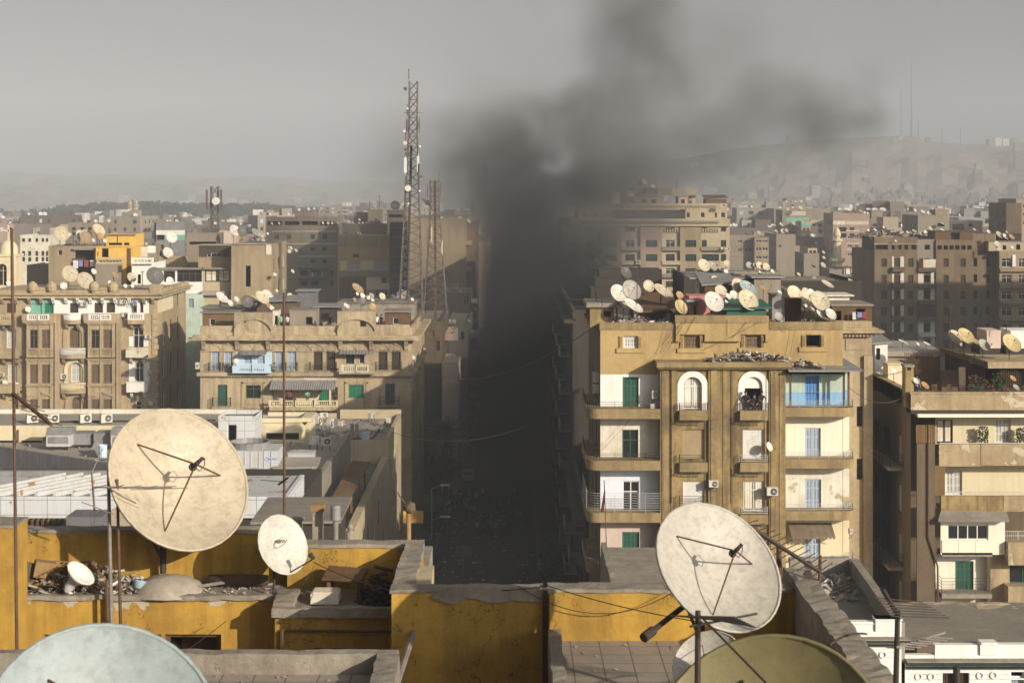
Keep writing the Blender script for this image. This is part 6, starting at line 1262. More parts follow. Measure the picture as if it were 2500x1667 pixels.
 for k,(x,y,w,h,Yk,zk,ang,lab) in enumerate(((965,545,80,80,133,18.6,200,'dark-fronted air conditioner on the middle roof beside a white one'),(1070,545,84,75,133,18.6,10,'white air conditioner with round fan on the middle roof'),(985,310,85,90,155,17,70,'tall dark air conditioner on the terrace, left of the pair'),(1090,325,76,90,153,17,70,'tall dark air conditioner on the terrace, right of the pair'),(1187,320,56,48,155,17,70,'small white air conditioner right of the tall pair'),(1045,250,70,45,161,17,20,'white round-fan air conditioner at the back of the terrace'),(1458,265,62,52,160,17,60,'boxy air conditioner by the far terrace parapet'),(1605,290,66,55,157,17,90,'open-framed air conditioner near the far right terrace corner'),(1538,340,66,60,153,17,90,'open-framed air conditioner in the middle of the terrace'))):
  q = rect(C2,x - w / 2,y - h,x + w / 2,y,Yk); p = P(*C2(x,y),Yk); p.z = zk + .35; ac_unit(None,0,0,q[1] - q[0],q[3] - q[2],lab,loc=p,facing=rad(ang),stand=True)
 q = rect(C2,1285,312,1355,430,148); t = thing('electric_cabinet',((q[0] + q[1]) / 2,148,zr),'twin tall grey cabinets on splayed legs on the terrace','cabinet'); m_ = (q[0] + q[1]) / 2
 MB().box(q[0],m_ - .08,148,148.5,q[2],q[3]).build('cabinet','tin',t); MB().box(m_ + .08,q[1],148,148.5,q[2],q[3]).build('cabinet','tin',t); b = MB()
 for u,d in ((q[0],-.15),(m_,0),(q[1],.15)): b.tube((u + d,148,zr),(u,148.2,q[2]),.05,5); b.tube((u + d,149,zr),(u,148.4,q[2]),.05,5)
 b.build('stand','iron',t); q = rect(C2,1385,392,1445,470,147.5); solo('white_box',MB().box(q[0],q[1],147.5,148.4,zr,q[3]).box(q[0] - .04,q[1] + .04,147.46,148.44,q[3],q[3] + .05),'lbshut','plain pale box beside the twin grey cabinets','box',None,(q[0],147.5,zr))
 q = rect(C2,1030,370,1098,475,140.5); b = MB(); b.add([(q[0],140.5,18),(q[1],140.5,18),(q[1],141.6,18),(q[0],141.6,18),(q[0] + .6,140.9,q[3]),(q[1] - .8,140.9,q[3]),(q[1] - .8,141.4,q[3]),(q[0] + .6,141.4,q[3])],[(0,3,2,1),(4,5,6,7),(0,1,5,4),(1,2,6,5),(2,3,7,6),(3,0,4,7)]); solo('vent_cowl',b,'tin','grey tapering vent cowl at the terrace edge','vent',None,(q[0],140.5,18))
M['brickl'] = mat('pale_brick',(.44,.36,.27),dirt=(.25,.19,.13),da=.4,ds=1,streak=.2,var=.3,bump=.3,grid=((0,2),.26,.11,.02),gcol=(.3,.25,.19))
low_roofs()
# ================================================================ MIDDLE DISTANCE
M['ochre_p'] = mat('tan_plaster',(.47,.335,.17),dirt=(.28,.2,.11),da=.45,ds=.15,streak=.4,var=.15,bump=.1)
def mid(cr,x0,y0,x1,YF,dep,m,label,wins=(),xtra=(),side=None,roofm='roof',par=.7,name='apartment_building',kind=.25,z0=0.,sidewins=True,cat='building',bands=()):
 """a mid-distance block read off the picture: front rectangle, its windows, string courses and side windows"""
 pl = Pl('F',YF); u0,u1,_,zt = rect(cr,x0,y0,x1,y0 + 1,YF); YB = YF + dep; t = thing(name,((u0 + u1) / 2,YF,z0),label,cat); hs = []
 for w in wins: h = rect(cr,*w[:4],YF); hs.append(h)
 b = MB(); b.facade(pl,u0,u1,z0,zt,hs,kind)
 mats = [m]
 for xa,ya,xb,yb,mm,w in xtra: # panels, slabs, piers on the front
  if mm not in mats: mats.append(mm)
  h = rect(cr,xa,ya,xb,yb,YF); b.pbox(pl,h[0],h[1],0,w,max(z0,h[2]),h[3],mats.index(mm))
 b.quad((u0,YB,z0),(u1,YB,z0),(u1,YB,zt),(u0,YB,zt)); sd = []
 for k,u in (('L',u0),('R',u1)):
  ps = Pl(k,u); sh = []
  vis = (k == 'L' and u0 > 0) or (k == 'R' and u1 < 0)
  if vis and sidewins:
   v = zt - 3.4
   while v > max(z0,zt - 24):
    y = YF + 2.0
    while y < YB - 2: sh.append((y,y + 1.2,v,v + 1.5)); y += 4.2
    v -= 3.2
  b.facade(ps,YF,YB,z0,zt,sh,.25); sd += [(ps,h) for h in sh]
 b.build('wall',mats,t); MB().quad((u0,YF,zt - .01),(u1,YF,zt - .01),(u1,YB,zt - .01),(u0,YB,zt - .01)).build('roof',roofm,t)
 if par:
  b = MB(); b.box(u0,u1,YF - .05,YF + .25,zt,zt + par); b.box(u0,u0 + .25,YF + .25,YB,zt,zt + par); b.box(u1 - .25,u1,YF + .25,YB,zt,zt + par); b.build('parapet',mats[0],t)
 for w,h in zip(wins,hs): win(t,pl,h,w[4] if len(w) > 4 else 'gl:wood',kind - .04)
 for k,(ps,h) in enumerate(sd): win(t,ps,h,('gl:wood','sh:dbrshut','gl:wshut')[k % 3],.2)
 return t,u0,u1,zt
def grid(cols,rows,kinds):
 out = []; k = 0
 for a,c in rows:
  for x,e in cols: out.append((x,a,e,c,kinds[k % len(kinds)])); k += 1
 return out
 # ---- roofs behind the ornate block (left)
mid(A1,398,682,785,214,12,'beige','beige plastered roof house with small square window left of the yellow rooms',[(475,710,508,750,'gl:wshut'),(615,705,770,900,'dk:wood')],[(605,690,790,706,'roof',.5),(600,775,700,783,'wood',.3)],par=.15)
mid(A1,785,690,1070,213,6,'yellow','bright yellow rooftop rooms with white balustrade below',[(830,692,890,770,'dk:yellow'),(797,720,806,755,'dk:wood')],[(1040,690,1072,1000,'wood',.05),(785,818,1000,1000,'greybeige',.02)],par=.1)
mid(A1,870,580,1112,218,5,'yellow','upper yellow roof room with an open slot under it',[(885,645,1000,672,'dk:yellow'),(1012,645,1060,672,'dk:yellow')],[(868,576,1114,584,'roof',.3),(960,584,966,645,'wood',.05)],par=.1)
mid(A1,1080,815,1250,210,8,'white','small white roof house with a dark doorway and balustraded terrace',[(1125,905,1155,985,'dk:yellow')],[],par=.05)
mid(A1,1070,675,1280,220,5,'greybeige','patchwork roof shed of brown and white sheets',[(1110,700,1135,760,'dk:wood')],[(1130,680,1208,765,'white_old',.05),(1210,672,1275,730,'white',.06),(1075,690,1125,765,'wood',.05)],par=.05)
for a,c,Yb,m,lab in ((800,1015,212.2,'cream_d','yellowish balustrade in front of the yellow roof rooms'),(1085,1252,209.5,'white','white balustrade with dark gaps on the white roof house')):
 q = rect(A1,a,770,c,820,Yb); b = MB(); baluster_run(b,Pl('F',Yb),q[0],q[1],0,q[2],q[3],0,.42,.25)
 for v in b.v: pass
 solo('balustrade',b,m,lab,'balustrade',None,(q[0],Yb,q[2]))
q = rect(A1,785,820,1000,1000,212.2); solo('terrace_wall',MB().box(q[0],q[1],212,212.4,10,q[3]),'greybeige','stained grey terrace wall below the yellow rooms','wall',None,(q[0],212,10))
mid(A1,1270,775,1515,222,6,'beige','low beige parapeted roof block left of the dark timber room',par=.3)
mid(A1,1275,862,1660,212,4.5,'white','long roof veranda with brown framed windows above a white wall',[(1340,878,1435,968,'gl:rust'),(1450,872,1660 - 5,968,'gl:rust')],[(1270,850,1670,864,'roof',.5),(1475,1065,1650,1080,'gshut',.5)],par=.05,kind=.3)
mid(A1,1662,862,1895,212,4.5,'cream_d','dark glazed veranda with striped curtains beside a beige wall',[(1678,870,1885,968,'cu:wood')],[(1660,850,1900,864,'roof',.5),(1660,1040,1885,1075,'roof_l',.8)],par=.05,kind=.3)
mid(A1,1480,1068,1660,211,3,'mint','shaded mint-green room under the roof veranda',[(1545,1105,1588,1180,'sh:gyshut')],par=0)
mid(A1,1625,770,1900,213.5,6,'beige','beige roof block with dark plank room on top',par=.1)
hut(A1,1630,670,1895,768,214.0,4,'dbrshut','dark timber room with little white hatches on the beige roof block',zbase=Z(A1(0,770)[1],213.5),roofm='roof_l',holes=((1700,740,1722,762,'gl:white'),(1730,730,1765,762,'gl:white'),(1775,728,1815,762,'gl:white')))
mid(A1,1532,572,1780,224,5,'greybeige','square grey-beige roof room with an open dark slot',[(1550,638,1775,662,'dk:wood')],par=.1)
mid(A1,1895,660,2225,210,14,'beige','tall blank beige wall with one deep vertical recess',[(2010,835,2055,1010,'dk:beige')],[(2180,660,2225,745,'white_old',.1),(1895,650,2240,662,'concrete',.15)],par=.05)
mid(A1,220,835,398,222,8,'greybeige','low grey plastered roof box left of the beige house',par=.1)
mid(A1,1270,480,1515,330,10,'tin','grey house with white band and turquoise room',[(1285,580,1345,625,'dk:wood')],[(1280,545,1515,582,'white',.1),(1350,582,1515,630,'tealp',.1),(1265,480,1280,640,'dark',.1)],par=.2)
mid(A1,165,595,400,330,12,'white_old','hazy whitish block at the far left with rows of small windows',grid(((180,205),(230,255),(290,312),(340,362),(375,395)),((610,640),(715,755),(765,800)),('gl:wood',)),par=.3)
mid(A1,1785,560,1895,300,8,'palepink','plain whitish block behind the timber roof room',par=.2)
mid(A1,555,495,780,360,12,'greybeige','grey block in haze behind the leftmost large dishes',grid(((590,620),(660,690),(720,750)),((520,545),(560,585)),('gl:wood',)),par=.3)
# church tower
def church():
 Y = 205.0; q = rect(A1,-120,750,130,1040,Y); x = (X(A1(42,0)[0],Y)); t = thing('church_tower',(x,Y,0),'cream domed church tower with a cross at the far left edge','church tower'); w = q[1] - x; zt = Z(A1(0,760)[1],Y)
 h = [(x - .95,x + .2,Z(A1(0,1000)[1],Y),Z(A1(0,820)[1],Y),'arch')]; b = MB(); b.facade(Pl('F',Y),x - w,x + w,0,zt,h,.6); b.facade(Pl('R',x + w),Y,Y + 2 * w,0,zt,[],.5); b.quad((x - w,Y,0),(x - w,Y + 2 * w,0),(x - w,Y + 2 * w,zt),(x - w,Y,zt)); b.quad((x - w,Y + 2 * w,0),(x + w,Y + 2 * w,0),(x + w,Y + 2 * w,zt),(x - w,Y + 2 * w,zt)); b.box(x - w - .15,x + w + .15,Y - .15,Y + 2 * w + .15,zt,zt + .3)
 for s in (-1,1): b.pbox(Pl('F',Y),x + s * w * .82 - .3,x + s * w * .82 + .3,0,.15,0,zt)
 b.build('shaft','cream',t); win(t,Pl('F',Y),h[0],'gl:cream',.5,name='arched_window'); r = w * .86; b = MB(); b.lathe([(r,zt + .3),(r,zt + .8)] + [(r * math.cos(a),zt + .8 + r * 1.1 * math.sin(a)) for a in [i * math.pi / 16 for i in range(1,8)]] + [(.05,zt + .8 + r * 1.1)],20,Matrix.Translation((x,Y + w,0))); b.build('dome','cream',t,True)
 z = zt + .8 + r * 1.1; b = MB(); b.box(x - .1,x + .1,Y + w - .08,Y + w + .08,z,z + 1.9); b.box(x - .55,x + .55,Y + w - .08,Y + w + .08,z + 1.1,z + 1.3); b.build('cross','cream',t)
church()
# ---- blocks behind the stone block
mid(A2,163,445,750,372,16,'greybeige','grey-brown apartment block with an open roof loggia and pale string courses',[(175,470,297,505,'dk:greybeige'),(318,470,440,505,'dk:greybeige'),(460,470,592,505,'dk:greybeige'),(610,470,728,505,'dk:greybeige')] + grid(((235,272),(333,372)),((580,618),),('sh:brshut',)) + grid(((530,568),(628,665)),((578,618),(682,715),(782,815)),('sh:gshut','gl:wood')) + grid(((445,510),(535,600),(690,720)),((875,915),(960,1000)),('dk:wood',)),[(215,550,745,557,'white_old',.12),(215,652,745,659,'white_old',.12),(430,755,745,761,'white_old',.12),(435,850,680,862,'brown',.9),(435,935,680,950,'brown',.9)],par=.3)
mid(A2,402,392,560,376,6,'greybeige','small roof cabin with a strip window on the grey-brown block',[(420,430,525,443,'gl:white')],par=.1,z0=Z(A2(0,445)[1],376))
mid(A2,755,592,1178,330,14,'ochre_p','tan and yellowish block with two wide shuttered balconies',[(843,610,873,645,'gl:wshut'),(948,610,978,645,'gl:wshut'),(1090,605,1130,645,'gl:wshut'),(877,738,928,768,'gl:wood'),(835,818,938,875,'sh:wshut'),(1058,800,1160,872,'sh:wshut'),(1115,935,1153,978,'gl:wood'),(1063,1030,1162,1085,'gl:white')],[(755,592,1178,680,'beige',.02),(772,795,830,875,'cream',.04),(940,790,1055,872,'cream',.04),(755,880,1180,920,'greybeige',.6),(990,922,1110,1030,'cream_w',.05),(1110,980,1180,1028,'cream_w',.05),(765,935,985,1130,'brown',.03)],par=.2)
mid(A2,785,500,1175,352,12,'greybeige','grey roof block carrying a row of little white dishes',grid(((800,830),(900,930),(1120,1150)),((565,588),),('gl:gshut',)),par=.3)
mid(A2,1000,382,1105,358,6,'greybeige','square roof tower with a pale dish on top',par=.2)
mid(A2,885,400,1000,362,6,'pinkbeige','striped roof cabin left of the square roof tower',[(955,400,995,418,'dk:wood')],par=.1)
mid(A2,1158,385,1300,345,8,'greybeige','roof room under the big mesh dish',[(1172,415,1285,440,'dk:wood')],[(1150,378,1310,388,'concrete',.2)],par=0)
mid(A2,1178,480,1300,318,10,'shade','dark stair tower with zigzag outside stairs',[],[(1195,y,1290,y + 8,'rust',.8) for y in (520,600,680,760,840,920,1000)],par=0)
# street row, left side
def row_balconies(t,u,Y0,Y1,z0,z1,n,m='beige',seed=1):
 r = random.Random(seed); v = z1 - 3
 while v > z0:
  for k in range(n):
   if r.random() < .3: continue
   y = Y0 + (Y1 - Y0) * (k + .2) / n; l = (Y1 - Y0) / n * .55; b = MB(); b.box(u,u + 1.2,y,y + l,v - .15,v + .0); b.box(u + 1.1,u + 1.2,y,y + l,v,v + .85); b.box(u,u + 1.1,y,y + .1,v,v + .85); b.box(u,u + 1.1,y + l - .1,y + l,v,v + .85); b.build('balcony',r.choice((m,'white_old','pinkbeige',m)),t)
  v -= 3.2
t,u0,u1,z1 = mid(A2,1300,455,1800,380,70,'beige','tall blank beige wall block beside the street with lines of balconies',[],[],par=.3); row_balconies(t,u1,384,448,4,z1,6,'beige',1)
mid(A2,1745,490,1885,392,40,'brick','brick-brown annex stepping down to the smoky street',[(1760,520,1790,560,'gl:wood')],par=.2)
t,u0,u1,z1 = mid(A2,1560,1068,1835,318,22,'greybeige','lower grey block below the blank beige wall',[(1785,1085,1828,1160,'gl:wshut'),(1785,1215,1828,1260,'dk:wood')],[],par=.2); row_balconies(t,u1,320,338,4,z1,3,'beige',2)
t,u0,u1,z1 = mid(A2,1340,1310,1606,212,24,'brown','dark brown corner block under the second lattice mast',[(1490,1365,1545,1425,'sh:brshut'),(1560,1450,1590,1530,'sh:dbrshut')],[],par=.3); row_balconies(t,u1,214,234,4,z1,3,'stone',3); MASTZ = z1
t,u0,u1,z1 = mid(A2,1640,1340,1820,250,30,'greybeige','block with a white painted wall panel and slim windows along the street',[(1762,1375,1792,1440,'sh:dbrshut')],[(1650,1345,1740,1445,'white_old',.1)],par=.2); row_balconies(t,u1,252,278,3,z1,4,'pinkbeige',4)
q = FULL(1015,835); q2 = FULL(1042,835); mid(FULL,1015,835,1052,211,10,'palepink','plain whitewashed gable block standing by the palm',[],[],par=0,sidewins=False)
t,u0,u1,z1 = mid(A2,1700,640,1960,470,90,'pinkbeige','far street block half dissolved in smoke',[],[],par=.3); row_balconies(t,u1,474,555,3,z1,7,'greybeige',5)
# street row, right side (in smoke; shade put into wall and roof colours)
for k,(Ya,Yb,zt,m,lab) in enumerate(((124,149,14,'shadowed','low dark house behind the ochre block along the street'),(150,190,28,'shadowed','tall street house darkened for shade, half hidden in smoke'),(192,240,20,'shade','smoky street house on the right-hand side'),(242,318,22,'brown','far smoky house on the right side of the street'))):
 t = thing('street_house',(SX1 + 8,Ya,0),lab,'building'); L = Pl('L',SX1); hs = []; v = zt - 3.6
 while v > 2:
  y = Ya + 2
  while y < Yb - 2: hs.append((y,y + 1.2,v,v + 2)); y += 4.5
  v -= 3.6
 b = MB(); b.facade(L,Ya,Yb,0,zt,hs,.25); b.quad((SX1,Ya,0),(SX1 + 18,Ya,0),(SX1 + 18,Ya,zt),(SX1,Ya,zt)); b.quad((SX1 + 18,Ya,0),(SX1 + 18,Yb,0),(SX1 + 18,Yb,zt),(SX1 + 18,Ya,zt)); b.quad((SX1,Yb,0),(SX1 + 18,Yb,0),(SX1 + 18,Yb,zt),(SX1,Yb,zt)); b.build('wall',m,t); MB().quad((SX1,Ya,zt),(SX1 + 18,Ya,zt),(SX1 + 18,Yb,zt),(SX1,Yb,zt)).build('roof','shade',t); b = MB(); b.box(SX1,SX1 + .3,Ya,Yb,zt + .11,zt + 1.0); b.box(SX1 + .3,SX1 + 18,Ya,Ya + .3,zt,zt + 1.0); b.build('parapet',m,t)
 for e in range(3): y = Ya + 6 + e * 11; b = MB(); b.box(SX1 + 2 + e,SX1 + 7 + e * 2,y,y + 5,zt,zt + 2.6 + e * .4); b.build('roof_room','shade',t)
 for i,h in enumerate(hs): win(t,L,h,('sh:dbrshut','gl:wood')[i % 2],.2)
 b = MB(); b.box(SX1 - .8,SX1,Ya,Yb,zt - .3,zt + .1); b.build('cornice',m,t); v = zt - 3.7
 while v > 4:
  for i in range(int((Yb - Ya) / 12)): y = Ya + 4 + i * 12; b = MB(); b.box(SX1 - 1.1,SX1,y,y + 4,v - .2,v); b.box(SX1 - 1.1,SX1 - 1.0,y,y + 4,v,v + .8); b.build('balcony','concrete',t)
  v -= 3.6
  # ---- the big block behind the smoke
def big_block():
 Y = 335.0; pl = Pl('F',Y); U = lambda x: X(A3(x,0)[0],Y); T = lambda y: Z(A3(0,y)[1],Y); t = thing('apartment_building',(U(1100),Y,0),'large stepped apartment block with coloured bays, half veiled by the smoke','building'); YB = 362
 bays = [(400,570,'pinkbeige'),(570,725,'cream_d'),(725,895,'greybeige'),(895,1050,'cream_d'),(1050,1228,'pinkbeige'),(1228,1375,'cream_d'),(1375,1545,'beige'),(1545,1705,'cream_d'),(1705,1785,'cream_d')]
 rows = [(520,555),(625,682),(740,798),(855,902),(962,1012),(1075,1120)]
 for i,(a,c,m) in enumerate(bays):
  proj = .0 if i in (1,3,5,7,8) else .7; f = Pl('F',Y - proj); hs = []; ks = []
  for j,(p,q) in enumerate(rows):
   if j == 0 and i in (0,2,4,6): continue
   w = (c - a); lo,hi = {8: (.08,.62),7: (.06,.94) if j >= 2 else (.06,.32)}.get(i,(.22,.72) if i % 2 else (.25,.78)); hs.append((U(a + w * lo),U(a + w * hi),T(q),T(p))); ks.append('gl:gshut' if i in (4,6,7,8) else ('gl:white' if j % 2 else 'gl:wood'))
  b = MB(); b.facade(f,U(a),U(c) - .01,0,T(520) if i in (0,2,4,6) else T(512),hs,.3)
  if proj:
   for u in (U(a),U(c) - .01): b.quad((u,Y - proj,0),(u,Y,0),(u,Y,T(520)),(u,Y - proj,T(520)))
  b.build('wall',m,t)
  for h,k in zip(hs,ks): win(t,f,h,k,.25)
  if i % 2 and i < 8:
   for j in range(1,6):
    y = rows[j][1] + 8; b = MB(); b.box(U(a),U(c) - .02,Y - .9,Y,T(y + 20),T(y)); b.box(U(a),U(c) - .02,Y - .95,Y - .85,T(y),T(y - 12)); b.build('balcony','greybeige' if j % 2 else 'cream_d',t)
 b = MB(); b.quad((U(1785),Y,0),(U(1785),YB,0),(U(1785),YB,T(450)),(U(1785),Y,T(450))); b.quad((U(400),Y,0),(U(400),YB,0),(U(400),YB,T(520)),(U(400),Y,T(520))); b.quad((U(400),YB,0),(U(1785),YB,0),(U(1785),YB,T(450)),(U(400),YB,T(450))); b.box(U(480),U(1785),Y - .6,YB,T(512),T(450)); b.box(U(470),U(1700),Y - 1.1,Y - .6,T(482),T(460)); b.box(U(400),U(480),Y,YB,T(535),T(518)); b.build('upper_band','cream_d',t)
 MB().box(U(480),U(1690),Y - 1.15,Y - 1.1,T(478),T(466)).build('dark_stripe','greybeige',t); b = MB()
 for k in range(23): u = U(1228) + (U(1705) - U(1228)) * k / 23; b.box(u,u + (U(1705) - U(1228)) / 46,Y - .35,Y,T(560),T(530))
 for k in range(8): u = U(570) + (U(725) - U(570)) * k / 8; b.box(u,u + (U(725) - U(570)) / 16,Y - .35,Y,T(560),T(530))
 b.build('battlement_frieze','cream_d',t)
 hs = [rect(A3,a,400,c,442,Y + 1) for a,c in ((568,608),(662,702),(745,788),(1428,1458),(1545,1578),(1660,1680),(1712,1745))]; f = Pl('F',Y + 1); b = MB(); b.facade(f,U(548),U(1770),T(450),T(325),hs,.3); b.quad((U(1770),Y + 1,T(450)),(U(1770),YB,T(450)),(U(1770),YB,T(325)),(U(1770),Y + 1,T(325))); b.quad((U(548),Y + 1,T(450)),(U(548),YB,T(450)),(U(548),YB,T(325)),(U(548),Y + 1,T(325))); b.quad((U(548),Y + 1,T(328)),(U(1770),Y + 1,T(328)),(U(1770),YB,T(328)),(U(548),YB,T(328)))
 b.build('attic_wall','cream_d',t)
 for h in hs: win(t,f,h,'gl:white',.25)
 MB().box(U(860),U(1420),Y - .4,Y + 1,T(450),T(380)).build('roof_terrace','shade',t); MB().box(U(850),U(1425),Y - .9,Y + 1,T(380),T(370)).build('terrace_roof','cream_d',t); MB().box(U(555),U(1680),Y + .8,Y + .99,T(357),T(342)).build('dark_stripe','greybeige',t)
 z = T(328)
 for x0,y0,x1,y1,m,w,nm,Yq in ((940,270,1245,330,'greybeige',[(960,290,1000,325),(1062,290,1102,325),(1140,290,1180,325)],'lower roof room of the big block with arched dark openings',341),(985,200,1195,268,'greybeige',[(1012,238,1040,262),(1068,230,1102,262),(1130,228,1165,262)],'upper roof room of the big block with three windows',345),(1365,270,1437,325,'cream_d',[(1385,290,1415,325)],'little cream roof room with an arched opening on the big block',341)):
  hut(A3,x0,y0,x1,y1,Yq,6,m,nm,roofm='roof',zbase=z if y1 > 300 else T(270),over=.2,holes=w)
 c = P(*A3(1310,262),342); zt = Z(A3(0,200)[1],342); tt = thing('water_tank',c,'large concrete roof water tank on stilts','water tank'); b = MB(); b.lathe([(6.0,c.z),(6.1,zt),(5.7,zt),(.01,zt - .3)],12,Matrix.Translation((c.x,346,0)) @ Matrix.Diagonal((1,.7,1,1)),cap=False); b.build('tank','greybeige',tt); b = MB()
 for s in (-1,1):
  for yy in (343,349): b.box(c.x + s * 4.8 - .4,c.x + s * 4.8 + .4,yy,yy + .5,z,c.z + .3)
 b.build('stand','cream_d',tt); MB().box(c.x - 6,c.x + 6,342,350,c.z,c.z + .3).build('platform','concrete',tt)
 c = P(*A3(872,275),342); b = MB(); b.lathe([(1.3,0),(1.3,2.4),(.4,2.7),(.01,2.75)],12,Matrix.Translation((c.x - .9,343,z))); b.lathe([(1.3,0),(1.3,2.4),(.4,2.7),(.01,2.75)],12,Matrix.Translation((c.x + 2.0,343,z))); solo('water_tank',b,'tank','pair of pale plastic water tanks on the big block roof','water tank',None,(c.x,343,z))
 hut(A3,1590,290,1760,325,341,5,'wood','dark reed-roofed roof hut at the right end of the big block',zbase=z,roofm='wood',slope=.8)
 for k,(x,y,w,h) in enumerate(((685,822,34,26),(790,815,34,26),(700,935,36,34),(1022,930,34,32),(1162,925,36,30),(1338,918,34,26),(1030,822,34,34),(1725,355,44,26),(1725,705,34,24),(1765,705,30,24),(462,920,34,26),(510,920,34,26),(1412,375,30,20))):
  q = rect(A3,x - w / 2,y - h,x + w / 2,y,Y); ac_unit(Pl('F',Y),(q[0] + q[1]) / 2,q[2],q[1] - q[0],q[3] - q[2],'%s air conditioner from the left on the big block front' % ORD[[685,790,700,1022,1162,1338,1030,1725.1,1725,1765,462,510,1412].index(x if (x,y) != (1725,355) else 1725.1)] if False else 'air conditioner on the big block, %s' % {(685,822): 'upper one left in the smoke',(790,815): 'second upper one left in the smoke',(700,935): 'lower one left in the smoke',(1022,930): 'left of the central pink bay, lower',(1162,925): 'under the central pink bay window',(1338,918): 'under the white window right of centre',(1030,822): 'left of the central pink bay, upper',(1725,355): 'at the top right corner',(1725,705): 'left of the pair below the right corner window',(1765,705): 'right of the pair below the right corner window',(462,920): 'left of the pair deepest in the smoke',(510,920): 'right of the pair deepest in the smoke',(1412,375): 'on the roof terrace cover'}[(x,y)],1.0)
 return z
KZ = big_block()
# ---- the dark block on the right and its neighbours
def dark_block():
 Y = 315.0; pl = Pl('F',Y); U = lambda x: X(A4(x,0)[0],Y); T = lambda y: Z(A4(0,y)[1],Y); t = thing('apartment_building',(U(1600),Y,0),'tall dark brown apartment block in shade with a pale central balcony strip','building'); YB = 336
 rows = [(775,845),(910,977),(1042,1110),(1175,1245),(1310,1378),(1445,1512)]
 secs = [(1125,1478,712,0,'brown_l',[(1180,1225),(1285,1335),(1400,1443)],'sh:dbrshut'),(1478,1630,620,.5,'greybeige',[(1535,1585)],'dk:wood'),(1630,1930,625,0,'brown_l',[(1690,1732),(1830,1872)],'sh:dbrshut'),(1930,2140,575,1.5,'brown_l',[(1955,1985),(2060,2090)],'dk:wood'),(2140,2500,715,-.6,'beige',[(2160,2240),(2300,2352)],'gl:white')]
 for i,(a,c,yt,inset,m,cols,k) in enumerate(secs):
  f = Pl('F',Y + inset); hs = [(U(x),U(e),T(q),T(p)) for p,q in rows for x,e in cols]
  if i == 0: hs += [(U(x),U(e),T(705),T(660)) for x,e in ((1135,1235),(1265,1290),(1320,1345),(1370,1400),(1425,1470))]
  if i == 2: hs += [(U(x),U(x + 36),T(705),T(668)) for x in (1640,1690,1738,1785,1835,1885)]
  if i == 1: hs += [(U(1540),U(1585),T(705),T(665))]
  b = MB(); b.facade(f,U(a),U(c) - .01,0,T(yt) if i != 0 else T(600),hs,.3)
  for u in (U(a),U(c) - .01): b.quad((u,Y + inset,0),(u,YB,0),(u,YB,T(yt)),(u,Y + inset,T(yt)))
  b.quad((U(a),Y + inset,T(yt) - .03),(U(c) - .01,Y + inset,T(yt) - .03),(U(c) - .01,YB,T(yt) - .03),(U(a),YB,T(yt) - .03)); b.build('wall',m,t)
  for j,h in enumerate(hs): win(t,f,h,k if j < len(rows) * len(cols) else 'dk:wood',.25)
  if i == 1:
   for j,(p,q) in enumerate(rows): b = MB(); f2 = rect(A4,1485,q + 8,1625,q + 40,Y - .4); b.box(f2[0],f2[1],Y - .5,Y + .49,f2[2],f2[3]); b.build('balcony','brown' if j < 4 else 'white_old',t)
   for p,q,m2 in ((890,985,'white_old'),(1020,1120,'white_old'),(1265,1400,'bluewhite'),(1410,1540,'bluewhite')):
    for xa,xb in ((1485,1530),(1590,1625)): h = rect(A4,xa,p,xb,q,Y); b = MB(); b.box(h[0],h[1],Y + .38,Y + .49,h[2],h[3]); b.build('painted_panel',m2,t)
   h = rect(A4,1485,1155,1625,1258,Y); MB().box(h[0],h[1],Y - .45,Y - .4,h[2],h[3]).build('red_awning','maroon',t); h = rect(A4,1485,775,1520,850,Y); MB().box(h[0],h[1],Y - .45,Y - .4,h[2],h[3]).build('red_awning','maroon',t); h = rect(A4,1520,782,1622,850,Y); MB().box(h[0],h[1],Y - .43,Y - .38,h[2],h[3]).build('curtain','white_old',t)
  if i == 0:
   for j,(p,q) in enumerate(rows): h = rect(A4,1265,q,1365,q + 38,Y); b = MB(); b.box(h[0],h[1],Y - .9,Y,h[2],h[3]); b.build('balcony','brown',t); h = rect(A4,1268,p - 15,1365,q,Y); b = MB(); b.box(h[0],U(1284),Y - .06,Y,h[2],h[3]); b.box(U(1336),h[1],Y - .06,Y,h[2],h[3]); b.build('painted_panel','white_old',t)
  if i == 4:
   for j,(p,q) in enumerate(rows): h = rect(A4,2140,q + 12,2600,q + 36,Y); MB().box(h[0],h[1],Y - 1.3,Y - .61,h[2],h[3]).build('balcony','beige',t)
   h = rect(A4,2245,745,2600,842,Y); MB().box(h[0],U(2272),Y - .8,Y - .61,h[2],h[3]).build('painted_panel','white',t)
 b = MB(); b.add([(U(1125),Y,T(660)),(U(1478),Y,T(660)),(U(1478),Y + 6,T(595)),(U(1125),Y + 6,T(595))],[(0,1,2,3)]); b.box(U(1120),U(1480),Y - .3,Y,T(662),T(655)); b.build('sloping_roof','cream_s',t)
 xs = X(A4(1022,0)[0],Y + 22); MB().quad((xs,Y + 22,0),(U(1125),Y + .1,0),(U(1125),Y + .1,T(600)),(xs,Y + 22,T(600))).build('side_wall','shade',t)
 z = T(625); hut(A4,1622,555,1930,628,Y + .4,6,'wood','dark plank roof room on the dark block',zbase=z,roofm='wood',holes=((1750,562,1825,622),),over=.15)
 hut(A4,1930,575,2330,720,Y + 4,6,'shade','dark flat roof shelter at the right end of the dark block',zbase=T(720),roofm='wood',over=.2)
 hut(A4,2060,640,2352,712,Y - .3,4,'cream_d','small lit cream roof room with dark door at the right',zbase=T(715),roofm='roof',holes=((2175,668,2205,705),(2285,660,2320,705)),over=.1)
 debris('rubble',U(1125),U(1600),Y + 6,Y + 18,T(610),220,1.2,'jumble of boards and scrap along the dark block roof',mats=('wood','junk','iron','tin','whitec'),heap=1.2,seed=31); return z
